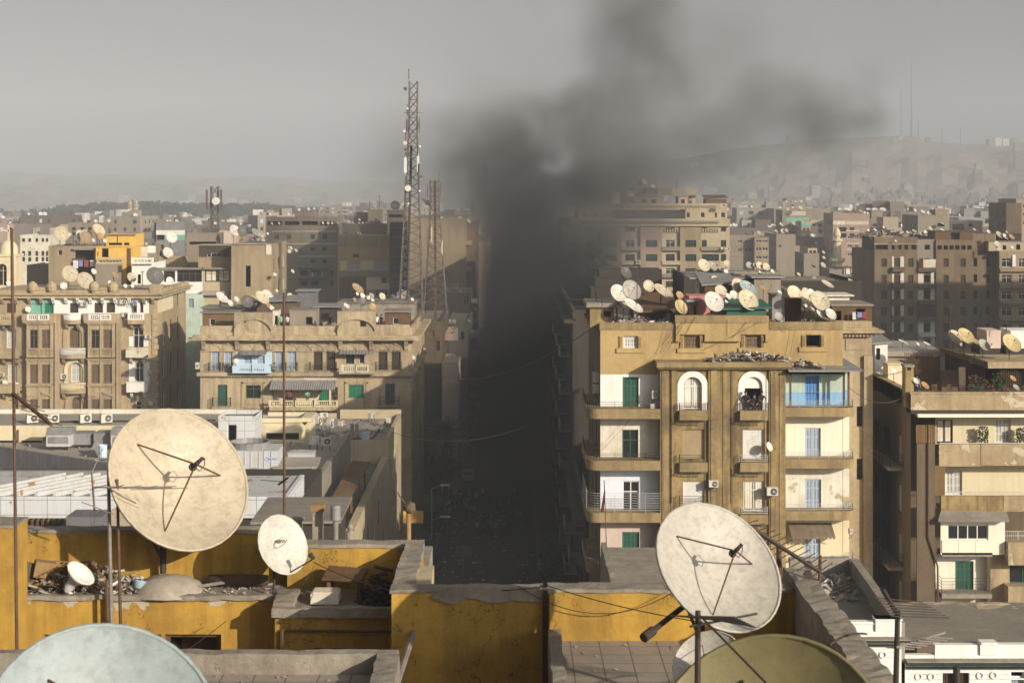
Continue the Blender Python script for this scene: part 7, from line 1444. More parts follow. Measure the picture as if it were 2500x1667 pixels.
LZ = dark_block()
# unseen blocker added off to the right to shade the dark block
t = thing('apartment_building',(122,250,0),'tall unseen blocker added outside the right edge to shade the dark block','building'); MB().box(111,170,228,262,0,48).build('wall','brown',t); MB().box(88,108,240,262,0,31).build('blocker_wing','beige',t)  # building object and its wall are the added shade blocker
# ---- city blocks right of the big block
mid(A4,785,415,1085,520,16,'pinkbeige','tall tan block with a pink band behind the minaret',grid(((835,895),(920,960)),((520,555),(570,605)),('dk:wood','gl:wood')) + grid(((905,940),(965,990)),((590,615),(660,685),(730,755)),('gl:white',)),[(785,468,890,500,'white_old',.1),(895,470,1075,500,'palepink',.1),(890,545,1000,552,'white_old',.1),(890,650,1000,657,'white_old',.1),(890,700,1000,706,'white_old',.1)],par=.4)
mid(A4,1090,455,1340,540,14,'greybeige','long grey block with small roof dishes behind the dark block',grid(((1130,1160),(1200,1230),(1260,1290)),((500,525),),('gl:wood',)),par=.4)
mid(A4,1100,385,1190,548,8,'greybeige','square roof tower on the long grey block',par=.3)
mid(A4,1480,430,1730,400,16,'greybeige','square grey block topped by dishes behind the dark block',[(1640,485,1700,515,'dk:wood')],[],par=.3)
mid(A4,1625,385,1735,404,6,'beige','beige roof tower on the square grey block',par=.2)
mid(A4,1735,475,2010,450,14,'white_old','pale block with a glazed white strip in the haze',[(1762,492,1860,545,'gl:white'),(1895,490,1930,515,'gl:wood')],par=.3)
mid(A4,2205,330,2330,430,16,'brown','tall dark slab block at the right edge of the city',[],[],par=.3); mid(A4,2285,295,2480,436,16,'pinkbeige','pinkish tall block at the right edge with a turquoise balcony',grid(((2300,2330),(2340,2360)),((330,360),(400,430),(470,500)),('gl:white',)),par=.3)
mid(A4,370,385,565,560,14,'greybeige','grey block with pale pink and turquoise top floors',[(455,405,470,420,'gl:wood'),(480,445,500,465,'gl:wood'),(540,450,560,475,'gl:wood'),(415,450,430,470,'gl:wood')],[(400,388,560,425,'palepink',.1),(400,440,588,478,'tealp',.1)],par=.3)
mid(A4,525,475,600,548,10,'cream_d','narrow block with turquoise panel beside the pink-topped block',grid(((540,560),(570,590)),((525,545),(590,615)),('gl:wood',)),[(525,490,592,515,'tealp',.1)],par=.2)
mid(A4,320,585,478,470,22,'greybeige','blank grey tower block with one tiny window',[(340,665,360,682,'gl:wood')],par=.3)
mid(A4,-80,592,140,455,16,'greybeige','grey block right behind the big block with small shuttered windows',grid(((5,40),(60,90),(85,118)),((625,648),(690,718)),('gl:wshut','sh:brshut')),[(-80,745,140,752,'pinkbeige',.2)],par=.3)
mid(A4,142,610,258,452,14,'beige','narrow beige block with wide white windows',grid(((152,200),(208,248)),((625,645),(685,712),(755,780)),('gl:white',)),par=.3)
mid(A4,600,465,785,590,14,'cream_d','cream-grey block in front of the tan block',grid(((610,640),(665,695),(715,745)),((490,515),(540,565),(590,615)),('gl:wood','dk:wood')),par=.3)
mid(A4,545,740,672,380,12,'greybeige','low blank grey block left of the minaret',[],par=.2); mid(A4,578,698,655,384,6,'cream_d','cream roof room with two small windows left of the minaret',grid(((590,612),(620,645)),((710,732),),('gl:wood',)),par=.2)
mid(A4,755,870,860,360,10,'greybeige','low grey house at the foot of the minaret',par=.2)
mid(A4,860,855,968,362,10,'beige','low house with a white signboard right of the minaret',[(880,925,955,955,'dk:wood')],[(845,905,968,925,'roof',.8)],par=.1)
q = rect(A4,875,862,955,903,361.6); tt = thing('signboard',(q[0],361.6,q[2]),'white rooftop signboard with blurred dark lettering','sign'); MB().box(q[0],q[1],361.5,361.7,q[2],q[3]).build('board','white',tt)
def text_part(body,size,name,parent,mx,m,depth=.01):
 cu = bpy.data.curves.new(name,'FONT'); cu.body = body; cu.size = size; cu.align_x = 'CENTER'; cu.align_y = 'CENTER'; cu.extrude = depth; o = bpy.data.objects.new('tmp',cu); COL.objects.link(o)
 dg = bpy.context.evaluated_depsgraph_get(); me = bpy.data.meshes.new_from_object(o.evaluated_get(dg)); bpy.data.objects.remove(o); me.materials.clear(); me.materials.append(M[m]); n = bpy.data.objects.new(name,me); COL.objects.link(n); n.parent = parent; n.matrix_local = mx; return n
text_part('JTLUU',2.6,'lettering',tt,Matrix.Translation(((q[1] - q[0]) * .6,-.13,(q[3] - q[2]) / 2)) @ Matrix.Rotation(rad(90),4,'X'),'black')
hut(A4,745,1085,920,1120,125,3,'white_old','white-topped roof shed behind the ochre block dishes',zbase=22,roofm='white_old',over=.3)
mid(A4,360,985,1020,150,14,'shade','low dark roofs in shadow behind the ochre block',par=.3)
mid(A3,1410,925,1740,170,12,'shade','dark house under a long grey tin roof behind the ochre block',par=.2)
mid(A3,1735,905,2205,175,10,'greybeige','grey rooftop storey carrying dishes behind the ochre block',[],par=.3)
# ---- lattice masts
def mast(px,ybase_z,ytop,Y,w0,w1,label,n,lean=0.):
 x = X(px,Y); zb = ybase_z; zt = Z(ytop,Y); t = thing('lattice_mast',(x,Y,zb),label,'lattice mast','steel lattice masts')
 def c(i,k): f = k / n; w = w0 + (w1 - w0) * min(1,f * 1.25); sx,sy = ((-1,-1),(1,-1),(1,1),(-1,1))[i]; return Vector((x + lean * f + sx * w,Y + w0 + sy * w,zb + (zt - zb) * f))
 th = .075 if Y < 230 else .1
 for i in range(4): MB().path([c(i,k) for k in range(n + 1)],th,5).build('leg','towerm',t)
 b = MB()
 for k in range(n):
  for i in range(4):
   j = (i + 1) % 4; b.tube(c(i,k),c(j,k + 1),th * .55,4); b.tube(c(j,k),c(i,k + 1),th * .55,4)
   if k % 2 == 0: b.tube(c(i,k),c(j,k),th * .5,4)
 b.build('bracing','towerm',t); return t,c
t,c = mast(1001,BZR,197,196,1.5,.5,'tall lattice mast with panel antennas and a white drum',26,.35); n = 26
b = MB(); m_ = [(c(0,k) + c(1,k)) / 2 * .75 + c(0,k) * .25 for k in range(0,20)]; b.path([v + Vector((0,.2,0)) for v in m_],.16,5); b.build('cable_tray','iron',t)
def on_mast(cr,x,y,w,h,Y,m,nm,d=.25): q = rect(cr,x,y,x + w,y + h,Y); b = MB(); b.box(q[0],q[1],Y - .2,Y - .2 + d,q[2],q[3]); b.tube(((q[0] + q[1]) / 2,Y + .1,q[2] - .3),((q[0] + q[1]) / 2,Y + .1,q[3] + .3),.05,5); b.build(nm,m,t)
for x,y,w,h,m in ((82,528,15,82,'tank'),(153,518,12,88,'tank'),(92,322,10,62,'towerm'),(162,318,5,60,'towerm'),(150,338,10,24,'towerm'),(156,425,4,60,'towerm'),(158,560,8,110,'towerm'),(88,400,6,30,'towerm'),(95,250,8,40,'towerm')): on_mast(C6,x,y,w,h,196,m,'panel_antenna')
for x,y,d,m in ((103,694,34,'tank'),(87,447,22,'cream'),(88,150,20,'towerm'),(84,382,14,'tank'),(94,505,18,'towerm'),(88,482,16,'towerm'),(100,258,12,'tank'),(168,465,12,'tank'),(175,630,14,'towerm'),(168,708,10,'tank'),(106,778,10,'tank')):
 p = P(*C6(x,y),195.6); r_ = d * .4464 / 2 * 196 / F; b = MB(); b.lathe([(.001,.0),(r_,0),(r_,.35),(.001,.45)],14,Matrix.Translation(p) @ Matrix.Rotation(rad(-90),4,'X')); b.build('drum_antenna',m,t)
p = P(*C6(108,100),196.5); b = MB(); b.tube(p,p + Vector((0,0,1.2)),.05,5); b.lathe([(.001,.12),(.12,0),(.001,-.12)],6,Matrix.Translation(p + Vector((0,0,1.2)))); p2 = P(*C6(80,283),196); p3 = P(*C6(187,283),196); b.tube(p2,p3,.04,4); b.build('rod','rust',t)
t,c = mast(1062,MASTZ,440,216,1.6,.62,'shorter brown lattice mast right of the tall one',15,-.1)
for x,y,w,h,m in ((207,678,5,55,'towerm'),(280,672,5,50,'towerm'),(229,905,8,85,'cream_d'),(287,990,5,55,'tank'),(219,928,6,30,'gshut')): on_mast(C6,x,y,w,h,215,m,'panel_antenna')
p = P(*C6(272,650),216); b = MB(); b.tube(p,p + Vector((0,0,1.3)),.03,4); b.build('rod','rust',t); b = MB(); b.path([c(0,k) * .5 + c(2,k) * .5 for k in range(16)],.22,4); b.build('ladder','rust',t)
t,c = mast(522,12,455,290,1.0,.65,'small hazy lattice mast behind the left roofs',18)
p = P(*A1(1768,306),289); b = MB(); b.lathe([(.001,0),(.7,0),(.7,.4),(.001,.5)],12,Matrix.Translation(p) @ Matrix.Rotation(rad(-90),4,'X')); b.build('drum_antenna','tank',t); b = MB()
for dx in (-1.3,1.3): b.box(c(0,17).x + .7 + dx - .15,c(0,17).x + .7 + dx + .15,289.6,290,c(0,16).z - 1,c(0,17).z + 1)
b.build('panel_antenna','towerm',t)
# ================================================================ STREET LIFE
def lamp(px,py,Y,label,side=1):
 x,zt = X(px,Y),Z(py,Y); t = thing('street_lamp',(x,Y,.16),label,'street lamp','street lamps along the street'); MB().tube((x,Y,.16),(x,Y,zt),.09,6,0,.06).build('post','tin',t)
 for z in (zt,zt - 3.4): b = MB(); b.tube((x,Y,z),(x + side * 1.1,Y,z + .3),.05,5); b.build('arm','tin',t); b = MB(); b.box(x + side * .9,x + side * 2.0,Y - .16,Y + .16,z + .28,z + .42); b.build('lamp_head','tank',t)
lamp(1054,1192,172,'double-armed street lamp on the left pavement, nearest'); lamp(1128,1018,255,'slim street lamp by the palm'); lamp(1182,875,330,'farthest street lamp in the smoke')
def palm(px,py,Y,label,h):
 c = P(px,py,Y); t = thing('palm_tree',(c.x,Y,.1),label,'palm'); b = MB(); b.path([(c.x + .1 * math.sin(k),Y,.1 + (c.z - .1) * k / 8) for k in range(9)],.28,8); b.build('trunk','bark',t); b = MB(); r = random.Random(3)
 for i in range(56):
  a = r.uniform(0,6.28); el = r.uniform(-.5,1.25); L = h * r.uniform(.8,1.15); d = Vector((math.cos(a),math.sin(a),0)); pts = []
  for k in range(7): f = k / 6; pts.append(c + d * L * f * math.cos(el) + Vector((0,0,L * (f * math.sin(el) - .45 * f * f))))
  for k in range(6):
   p,q = pts[k],pts[k + 1]; s = (q - p).cross(Vector((0,0,1))).normalized(); b.tube(p,q,.03,3)
   for m in range(5):
    o = p + (q - p) * m / 5
    for sg in (-1,1): e = o + s * sg * L * .16 * (1 - .5 * k / 6) + (q - p) * .8 + Vector((0,0,-.12)); b.add([o,o + (q - p) * .12,e],[(0,1,2)])
 b.build('crown','palm',t)
palm(1088,1056,207,'palm tree with feathery crown on the left of the smoky street',4.2)
def tree(x,Y,h,w,seed,label):
 r = random.Random(seed); t = thing('street_tree',(x,Y,.1),label,'tree','dark trees along the street'); b = MB(); b.tube((x,Y,.1),(x,Y,h * .5),.2,7,0,.12)
 cl = []
 for k in range(9):
  a = r.uniform(0,6.28); e = Vector((x + w * .6 * math.cos(a) * r.random(),Y + w * .6 * math.sin(a),h * r.uniform(.5,.95))); b.tube((x,Y,h * .45),e,.07,5,0,.03); cl.append(e)
 b.build('trunk','bark',t); b = MB()
 for k in range(1500):
  c = r.choice(cl) + Vector((r.gauss(0,.28),r.gauss(0,.28),r.gauss(0,.22))) * w; a = Vector((r.gauss(0,1),r.gauss(0,1),r.gauss(0,.7))).normalized() * .24; n = a.orthogonal().normalized() * .13; b.quad(c - a,c + n,c + a,c - n)
 b.build('crown','leaf',t)
for k,(x,Y,h,w,lab) in enumerate(((-8.6,148,6.5,2.2,'bushy dark tree by the corner building, nearest on the left'),(-8.9,158,5.5,1.9,'second dark tree on the left pavement'),(-8.8,178,5.5,1.8,'third dark tree on the left pavement by the stone block'),(4.3,128,8.5,2.3,'dark tree close to the ochre block, nearest on the right'),(3.8,140,7.0,2.3,'second dark tree on the right pavement'),(4.2,158,6.5,2.0,'third dark tree on the right pavement'),(-8.9,210,5.5,1.8,'far dark tree on the left pavement'))): tree(x,Y,h,w,40 + k,lab)
r = random.Random(8)
for k in range(64):
 row = k % 4; x = r.uniform(-8.2,1.2); Y = 188 + row * 6 + r.uniform(-2,2); sh = r.choice(('cloth1','brown','gyshut','bluec','cloth1','whitec'))
 person((x,Y,.03),rad(r.uniform(-60,60) + (0 if r.random() < .7 else 180)),r.choice(('stand','walk','stand','arm')),sh,'cloth1','person in %s clothing in the crowd filling the smoky street' % {'cloth1': 'dark','brown': 'brown','gyshut': 'grey','bluec': 'blue','whitec': 'white'}[sh],'people crowding the street',r.uniform(.95,1.05))
def car(x,Y,rz,m,label):
 t = thing('parked_car',(x,Y,.03),label,'car','cars parked in the street'); t.rotation_euler = (0,0,rz); WL[t.name] = Vector((0,0,0)); b = MB(); prof = [(-2.1,.35),(-2.1,.8),(-1.3,.92),(-.7,1.42),(.9,1.45),(1.6,.98),(2.1,.88),(2.12,.35)]; b.prism(Pl('R',-.82),prof,0,1.64); b.build('body',m,t)
 for s in (-1,1):
  MB().prism(Pl('R',s * .83 - .005),[(-1.15,.95),(-.65,1.36),(.85,1.38),(1.4,.98)],0,.01).build('side_window','glass',t)
  for yy in (-1.3,1.3): b = MB(); b.lathe([(.001,-.1),(.32,-.1),(.32,.1),(.001,.1)],14,Matrix.Translation((s * .78,yy,.32)) @ Matrix.Rotation(rad(90),4,'Y')); b.build('wheel','cloth1',t)
  MB().box(s * .6 - .18,s * .6 + .18,-2.13,-2.1,.62,.75).build('headlight','tank',t)
 MB().add([(-.7,-1.28,.95),(.7,-1.28,.95),(.62,-.74,1.38),(-.62,-.74,1.38)],[(0,1,2,3)]).build('windscreen','glass',t)
car(-6.2,222,rad(4),'white_old','pale car stopped behind the crowd in the smoky street'); car(2.0,250,rad(183),'cloth1','dark car standing by the right kerb in the smoke')
debris('litter',-7.5,2.3,150,200,.03,170,.35,'stones and litter strewn over the dark street',mats=('junk','whitec','wood','concrete'),heap=0,seed=50)
q = P(1108,1262,160); tt = thing('shop_sign',q,'yellow shop sign beside the nearest left tree','sign'); MB().box(-10.9,-8.9,160,160.15,q.z - .6,q.z + .6).build('board','yellow',tt); MB().box(-11.3,-10.9,160.02,160.12,q.z - .1,q.z + .1).build('bracket','iron',tt)
q = P(1132,1345,166); tt = thing('street_sign',(q.x,166,.16),'small dark street sign on a post on the left pavement','sign'); MB().box(q.x - .9,q.x + .9,166,166.06,q.z - .5,q.z + .5).build('board','slate',tt); MB().tube((q.x,166.1,.16),(q.x,166.1,q.z + .5),.05,6).build('post','tin',tt)
# ================================================================ THE NEAR ROOFS
def near_roofs():
 q = lambda x,Y: (x - 1176) / 3669 * Y; zq = lambda y,Y: H - (y - 442) / 3669 * Y
 t = thing('near_building',(-3,22,0),'deep yellow rooftop terraces with crumbling parapets in the foreground','building'); zf = 33.3
 MB().box(-9.5,4.5,12,25.6,0,30.8).build('body','fgy',t); MB().box(-9.5,q(648,26.5),25.61,27.8,0,30.8).build('body','fgy',t)
 xa,xb,xc = q(648,26.5),-1.78,-1.5
 # left terrace
 hw = (q(378,26.5),q(508,26.5),31.9,zq(1456,26.5)); b = MB(); f = Pl('F',26.5); h2 = (q(100,26.5),q(370,26.5),31.5,zq(1456,26.5)); b.facade(f,-9.5,xa,30.8,zf,[hw,h2],.25); b.build('front_wall','fgy_top',t); win(t,f,hw,'dk:wood',.2); win(t,f,h2,'dk:wood',.2)
 MB().box(-9.5,xa,26.52,27.8,33.0,zf - .004).build('terrace_floor','roof',t); b = MB(); b.rough(-9.5,xa,26.44,26.56,zf - .05,zf + .03,.12,.025,0,3); b.build('terrace_edge','concrete',t)
 zt = 34.2; MB().box(-9.5,xa + .1,27.5,27.79,32,zt - .05).build('back_wall','fgy',t); b = MB(); b.rough(-9.5,xa + .1,27.47,27.82,zt - .06,zt,.15,.015,0,3); b.build('wall_cap','concrete',t)
 # middle terrace
 zm = 34.04; MB().box(xa,xb,27.1,27.4,30.8,zm - .05).build('back_wall','fgy',t); b = MB(); b.rough(xa - .02,xc,27.07,27.43,zm - .06,zm,.12,.018,0,3); b.build('wall_cap','concrete',t)
 b = MB(); b.box(xa,xb,25.72,27.09,32.9,zf - .02); b.build('terrace_floor','roof',t); b = MB(); b.facade(Pl('F',25.7),xa,xb,30.8,zf - .06,[(q(720,25.7),q(860,25.7),31.0,zq(1487,25.7))],.25); b.quad((xa,25.7,30.8),(xa,27.1,30.8),(xa,27.1,zf - .06),(xa,25.7,zf - .06)); b.build('front_wall','fgy',t); win(t,Pl('F',25.7),(q(720,25.7),q(860,25.7),31.0,zq(1487,25.7)),'dk:wood',.2)
 b = MB(); b.rough(xa - .05,xb,25.62,25.8,zf - .12,zf + .03,.1,.025,0,3); b.rough(xa - .05,xa + .28,25.8,26.6,zf - .1,zf + .1,.1,.03,0,3); b.build('terrace_edge','concrete',t)
 b = MB(); b.tube((xa + .12,25.62,zf - .32),(xb,25.62,zf - .34),.025,6); b.tube((xa + .12,25.62,zf - .32),(xa + .12,25.62,30.9),.03,6); b.build('water_pipe','rust',t)
 MB().box(xb,xc,23.95,27.06,30.8,zm - .06).build('side_wall','fgy',t); b = MB(); b.rough(xb - .03,xc + .02,23.95,27.1,zm - .07,zm + .03,.1,.03,0,2.6); b.build('wall_cap','concrete',t)
 b = MB(); b.rough(xc + .01,xc + .25,23.95,25.6,31,34.02,.3,.012); b.build('outer_step','cream_d',t)
 # centre wall and the right-hand terrace
 x1,x2 = q(1245,23.8),q(1262,23.4); z3 = 34.14; MB().box(xb - .0,x1,23.6,23.9,30.8,z3 - .04).build('centre_wall','fgy',t); b = MB(); b.rough(xb - .02,x1 + .02,23.57,23.93,z3 - .05,z3,.12,.02,0,3); b.build('wall_cap','concrete',t)
 r = random.Random(2); bot = [(q(1030 + k * 21.5,23.6),zq(1378 + r.uniform(-6,7),23.6)) for k in range(11)]; b = MB(); b.prism(Pl('F',23.6),[(q(985,23.6),zq(1370,23.6)),(q(1030,23.6),zq(1347,23.6)),(x1,zq(1347,23.6))] + bot[::-1],.0,.035); b.build('cement_patch','concrete',t)
 MB().box(x1 + .001,x2 - .001,24.2,24.4,30.8,z3 - .15).build('gap_shade','brown',t)  # dark filler that stands in for the shade inside the narrow gap
 xr0,xr1 = 4.12,4.5; z4 = 34.2; zt2 = 33.44; MB().box(x2,xr0 + .1,23.4,23.75,30.8,z4 - .04).build('end_wall','fgy',t); b = MB(); b.rough(x2 - .02,xr0,23.37,23.78,z4 - .05,z4,.12,.02,0,3); b.build('wall_cap','concrete',t)
 MB().box(x2 + .15,xr0,12,23.39,33.1,zt2).build('terrace_floor','tiles',t); b = MB(); b.rough(x2 - .02,x2 + .16,12,23.36,33.0,33.62,.14,.025,0,3); b.build('divider_wall','concrete',t); MB().box(x2,x2 + .14,12,23.35,30.8,33.0).build('divider_base','fgy',t)
 b = MB(); b.rough(xr0,xr1,11,24.3,31,34.3,.16,.055,0,1.8); b.build('right_parapet','concrete',t)
 # lower left roof nearest the viewer
 zl = 33.7; MB().box(-9.5,-1.76,15.5,20.9,33.3,zl).build('near_floor','tiles',t); MB().box(-9.5,-1.5,15.5,21.1,30.8,33.29).build('near_body','fgy',t); b = MB(); b.rough(-9.5,-1.5,20.9,21.1,33.3,33.97,.12,.02,0,3); b.rough(-1.76,-1.46,15.5,20.9,33.3,33.97,.12,.022,0,3); b.build('near_parapet','concrete',t)
 MB().box(-9.6,q(35,24),23.9,24.6,30.8,zq(1204,24) - .03).build('left_pier','fgy',t); b = MB(); b.rough(-9.6,q(36,24),23.88,24.62,zq(1204,24) - .04,zq(1204,24),.12,.02,0,3); b.build('wall_cap','concrete',t)
 MB().box(-5.6,-1.55,27.85,31.2,0,33.1).build('rear_block','concrete',t); MB().box(-9.5,-5.61,27.8,28.0,0,32).build('rear_wall','fgy',t)
 b = MB(); b.path([(q(945,22.9),23.5,zq(1452,23.5)),(q(936,22.9),22.9,zq(1495,22.9)),(q(915,22),21.3,zq(1570,21.6)),(q(905,21),20,32.5)],.045,8); solo('grey_pipe',b,'pipe','bent grey pipe coming out of the yellow centre wall','pipe',None,(q(945,22.9),23.5,33))
 return q,zq
q,zq = near_roofs()
c = Vector((q(385,26.9),26.95,33.3)); b = MB(); b.lathe([(.62,-.02),(.52,.1),(.34,.2),(.12,.25),(.001,.26)],18,Matrix.Translation(c))
b.v = [tuple(Vector(v) + .03 * mnoise.noise_vector(Vector(v) * 3)) for v in b.v]; solo('concrete_mound',b,'junk','mound of cement holding the pole of the large dish','mound',None,c,True)
debris('rubble',q(40,27),q(345,27),26.62,27.4,33.3,520,.12,'heap of rubbish and masonry on the left terrace',mats=('junk','wood','concrete','whitec','brown','iron'),heap=.42,seed=60)
debris('rubble',q(40,27),q(640,27),26.56,27.3,33.3,200,.07,'scattered chips of plaster along the terrace edge',mats=('junk','concrete','whitec'),heap=.02,seed=61)
def near_obj(name,x,y,Y,label,cat,prof,m,tilt=(0,0),n=16): p = Vector((q(x,Y),Y,zq(y,Y))); b = MB(); b.lathe(prof,n,Matrix.Translation(p) @ Matrix.Rotation(rad(tilt[0]),4,'Y') @ Matrix.Rotation(rad(tilt[1]),4,'X')); return solo(name,b,m,label,cat,None,p,True)
near_obj('broken_basin',152,1356,26.55,'broken white ceramic basin on the rubbish heap','basin',[(.05,.0),(.09,.1),(.08,.2),(.2,.34),(.27,.42),(.25,.43),(.17,.34),(.001,.3)],'tank',(40,10))
near_obj('enamel_pot',318,1350,26.7,'pale blue enamel pot beside the cement mound','pot',[(.001,0),(.08,0),(.11,.12),(.13,.13),(.10,.115),(.07,.02)],'lblue',(8,-12))
near_obj('old_log',480,1331,27.1,'old log lying on the terrace floor behind the mound','log',[(.001,0),(.09,0),(.1,.5),(.085,1.0),(.001,1.0)],'bark',(90,0))
near_obj('wicker_basket',92,1345,27.2,'collapsed wicker basket on the rubbish heap','basket',[(.001,0),(.16,0),(.24,.3),(.22,.3),(.14,.03)],'slat_l',(-50,20),12)
b = MB(); p = Vector((q(780,26.2),26.2,33.3)); b.box(p.x - .45,p.x - .0,26.0,26.4,33.3,33.47).box(p.x - .42,p.x - .03,26.03,26.37,33.47,33.49); solo('white_tub',b,'white_old','low white tub on the middle terrace','tub',None,p)
b = MB(); b.add([(p.x - .3,26.3,33.62),(p.x + .35,26.25,33.6),(p.x + .42,26.8,33.66),(p.x - .25,26.85,33.7),(p.x - .3,26.3,33.66),(p.x + .35,26.25,33.64),(p.x + .42,26.8,33.7),(p.x - .25,26.85,33.74)],[(0,3,2,1),(4,5,6,7),(0,1,5,4),(1,2,6,5),(2,3,7,6),(3,0,4,7)])
for sx,sy in ((-.2,26.4),(.3,26.35),(.33,26.7),(-.18,26.75)): b.box(p.x + sx - .03,p.x + sx + .03,sy - .03,sy + .03,33.3,33.63)
solo('broken_table',b,'wood','broken brown table on the middle terrace','table',None,p)
debris('rubble',q(835,26.5),q(905,26.5),25.9,26.9,33.3,130,.16,'dark heap of scrap in the shaded terrace corner',mats=('iron','cloth1','wood','brown'),heap=.35,seed=63)
# chimneys behind the middle terrace
def chim(x0,x1,y0,y1,Y,label,m,capm=None,rnd=False,cap=0.):
 a = C2(x0,y0); c = C2(x1,y1); X0,X1,zt,zb = X(a[0],Y),X(c[0],Y),Z(a[1],Y),33.0; t = thing('chimney',((X0 + X1) / 2,Y,zb),label,'chimney','chimneys behind the near roofs'); r = (X1 - X0) / 2; mx = Matrix.Translation(((X0 + X1) / 2,Y,0))
 if rnd: MB().lathe([(r,zb),(r,zt)],16,mx,cap=True).build('shaft',m,t,True)
 else: MB().rough(X0,X1,Y - r,Y + r,zb,zt,.12,.012).build('shaft',m,t)
 if capm == 'cowl':
  b = MB(); b.lathe([(r,zt),(r * 1.9,zt + .02),(r * 1.9,zt + .2),(r * 1.9,zt + cap),(r * 1.5,zt + cap + .04),(.001,zt + cap + .05)],16,mx);
  b.build('cowl','tin',t)
 elif capm: MB().rough(X0 - .03,X1 + .03,Y - r - .03,Y + r + .03,zt,zt + cap,.1,.012).build('cap',capm,t)
 return t
chim(955,1042,1072,1190,29.4,'square chimney with a rusty orange top behind the middle terrace','concrete','slat_l',False,.13); chim(1132,1180,1160,1300,29.0,'round pipe chimney with a shiny metal cowl','pipe','cowl',True,.24); chim(782,862,1150,1230,30.0,'stubby concrete chimney left of the orange-topped one','concrete','concrete',False,.03)
t = chim(1780,1822,1085,1300,27.9,'brown clay chimney pipe with a broken bottle-like cowl','slat_l',None,True); p = P(*C2(1795,1085),27.9); b = MB(); b.lathe([(.06,0),(.10,.03),(.11,.08),(.075,.15),(.05,.19),(.02,.19)],9,Matrix.Translation(p) @ Matrix.Rotation(rad(24),4,'Y')); b.tube(p + Vector((-.03,0,.12)),p + Vector((-.2,.1,.34)),.012,5); b.build('cowl','brown',t)
q2 = rect(C2,1255,1185,1312,1310,29.5); b = MB(); b.lathe([(.001,q2[3]),(.045,q2[3] - .015),(.065,q2[3] - .065),(.045,q2[3] - .115),(.03,q2[3] - .13),(.075,q2[3] - .15),(.075,33)],12,Matrix.Translation(((q2[0] + q2[1]) / 2,29.5,0))); solo('ball_finial',b,'concrete','ball-topped stone finial on the roof edge','finial',None,(q2[0],29.5,33),True)
# poles and aerials
def pole(x0,y0,x1,y1,Y,r,m,label,name='pole'): a,c = Vector((q(x0,Y),Y,zq(y0,Y))),Vector((q(x1,Y),Y,zq(y1,Y))); t = thing(name,a,label,'pole'); MB().tube(a,c,r,8,0,r * .85).build('mast',m,t); return t,a,c
def aerial(t,pts,r,m,els,name='boom',elname='elements'):
 b = MB(); b.path(pts,r,6); b.build(name,m,t)
 if els: e = MB(); [e.tube(a,c,.008,4) for a,c in els]; e.build(elname,m,t)
V = lambda x,y,Y: Vector((q(x,Y),Y,zq(y,Y)))
t,a,c = pole(39,1500,27,525,23.3,.026,'rust','tall rusty antenna pole at the left edge with a sagging boom')
els = [(V(30 + 88 * f - 34,903 + 72 * f - 6,23.3 - f),V(30 + 88 * f + 34,903 + 72 * f + 9,23.3 - f)) for f in (.15,.3,.45,.6,.75,.9)]
aerial(t,[V(30,903,23.25),V(118,975,22.3)],.028,'rust',els)
t,a,c = pole(256,1428,249,1078,26.3,.033,'pipe','grey pole in front of the large left dish'); MB().path([V(247,1425,26.2),V(245,1330,26.2)],.03,6).build('stay','rust',t)
t,a,c = pole(277,1432,269,1100,26.2,.028,'rust','thin brown antenna pole beside the grey pole'); aerial(t,[V(215,1118,25.9),V(395,1120,25.6)],.018,'pipe',[(V(205 + 40 * k,1126 - 2 * k,25.9),V(215 + 40 * k + 30,1112 + k,25.7)) for k in range(5)] + [(V(218,1160,25.9),V(212,1085,25.9)),(V(300,1124,25.6),V(432,1120,25.3))])
t,a,c = pole(217,1172,211,1085,26.0,.018,'wood','short bent aerial stick left of the grey pole'); MB().path([V(187,1152,25.9),V(260,1180,25.9)],.01,4).build('element','pipe',t); MB().path([V(211,1085,26),V(236,1030,26.2)],.008,4).build('element','pipe',t)
t,a,c = pole(653,1240,652,672,29.5,.026,'rust','tall thin mast in the middle, in front of the stone block'); aerial(t,[V(640,1112,29.4),V(662,1096,29.2)],.02,'iron',[(V(598,1088,29.3),V(668,1092,29.3)),(V(598,1102,29.3),V(660,1106,29.3))])
t,a,c = pole(1790,1345,1789,1255,23.7,.045,'rust','rusty post carrying the long dark aerial on the right')
els = [(V(1712 + 170 * f - 26,1203 + 108 * f + 6 + 12 * f,23.4),V(1712 + 170 * f + 30,1203 + 108 * f - 9 - 10 * f,23.4)) for f in [k / 13 for k in range(14)]]
aerial(t,[V(1712,1203,23.4),V(1882,1312,23.4)],.035,'iron',els); MB().path([V(1882,1350,23.5),V(1884,1275,23.5)],.025,6).build('support','rust',t)
for k,y in enumerate((1296,1318)): p = V(1856,y,23.4); b = MB(); b.lathe([(.001,-.02),(.06,-.02),(.06,.02),(.001,.02)],10,Matrix.Translation(p) @ Matrix.Rotation(rad(90),4,'X')); b.build('insulator','iron',t)
t,a,c = pole(1602,1640,1603,1402,14.6,.03,'iron','dark near pole with a blurred flat aerial in front of the right dish'); aerial(t,[V(1585,1438,14.6),V(1740,1408,14.2)],.012,'pipe',[(V(1540 + 13 * k,1418 + k * 1.2 - 5,14.7 - .03 * k),V(1690 + 6 * k,1424 + k * 3 - 8,14.1)) for k in range(9)])
t,a,c = pole(2056,1640,2062,1400,18.2,.035,'iron','leaning antenna pole at the lower right'); aerial(t,[V(2062,1412,18.2),V(2027,1352,18.0)],.03,'iron',[(V(2010 + 6 * k,1372 + 7 * k,18),V(2120 + 10 * k,1382 + 6 * k,18.3)) for k in range(7)])
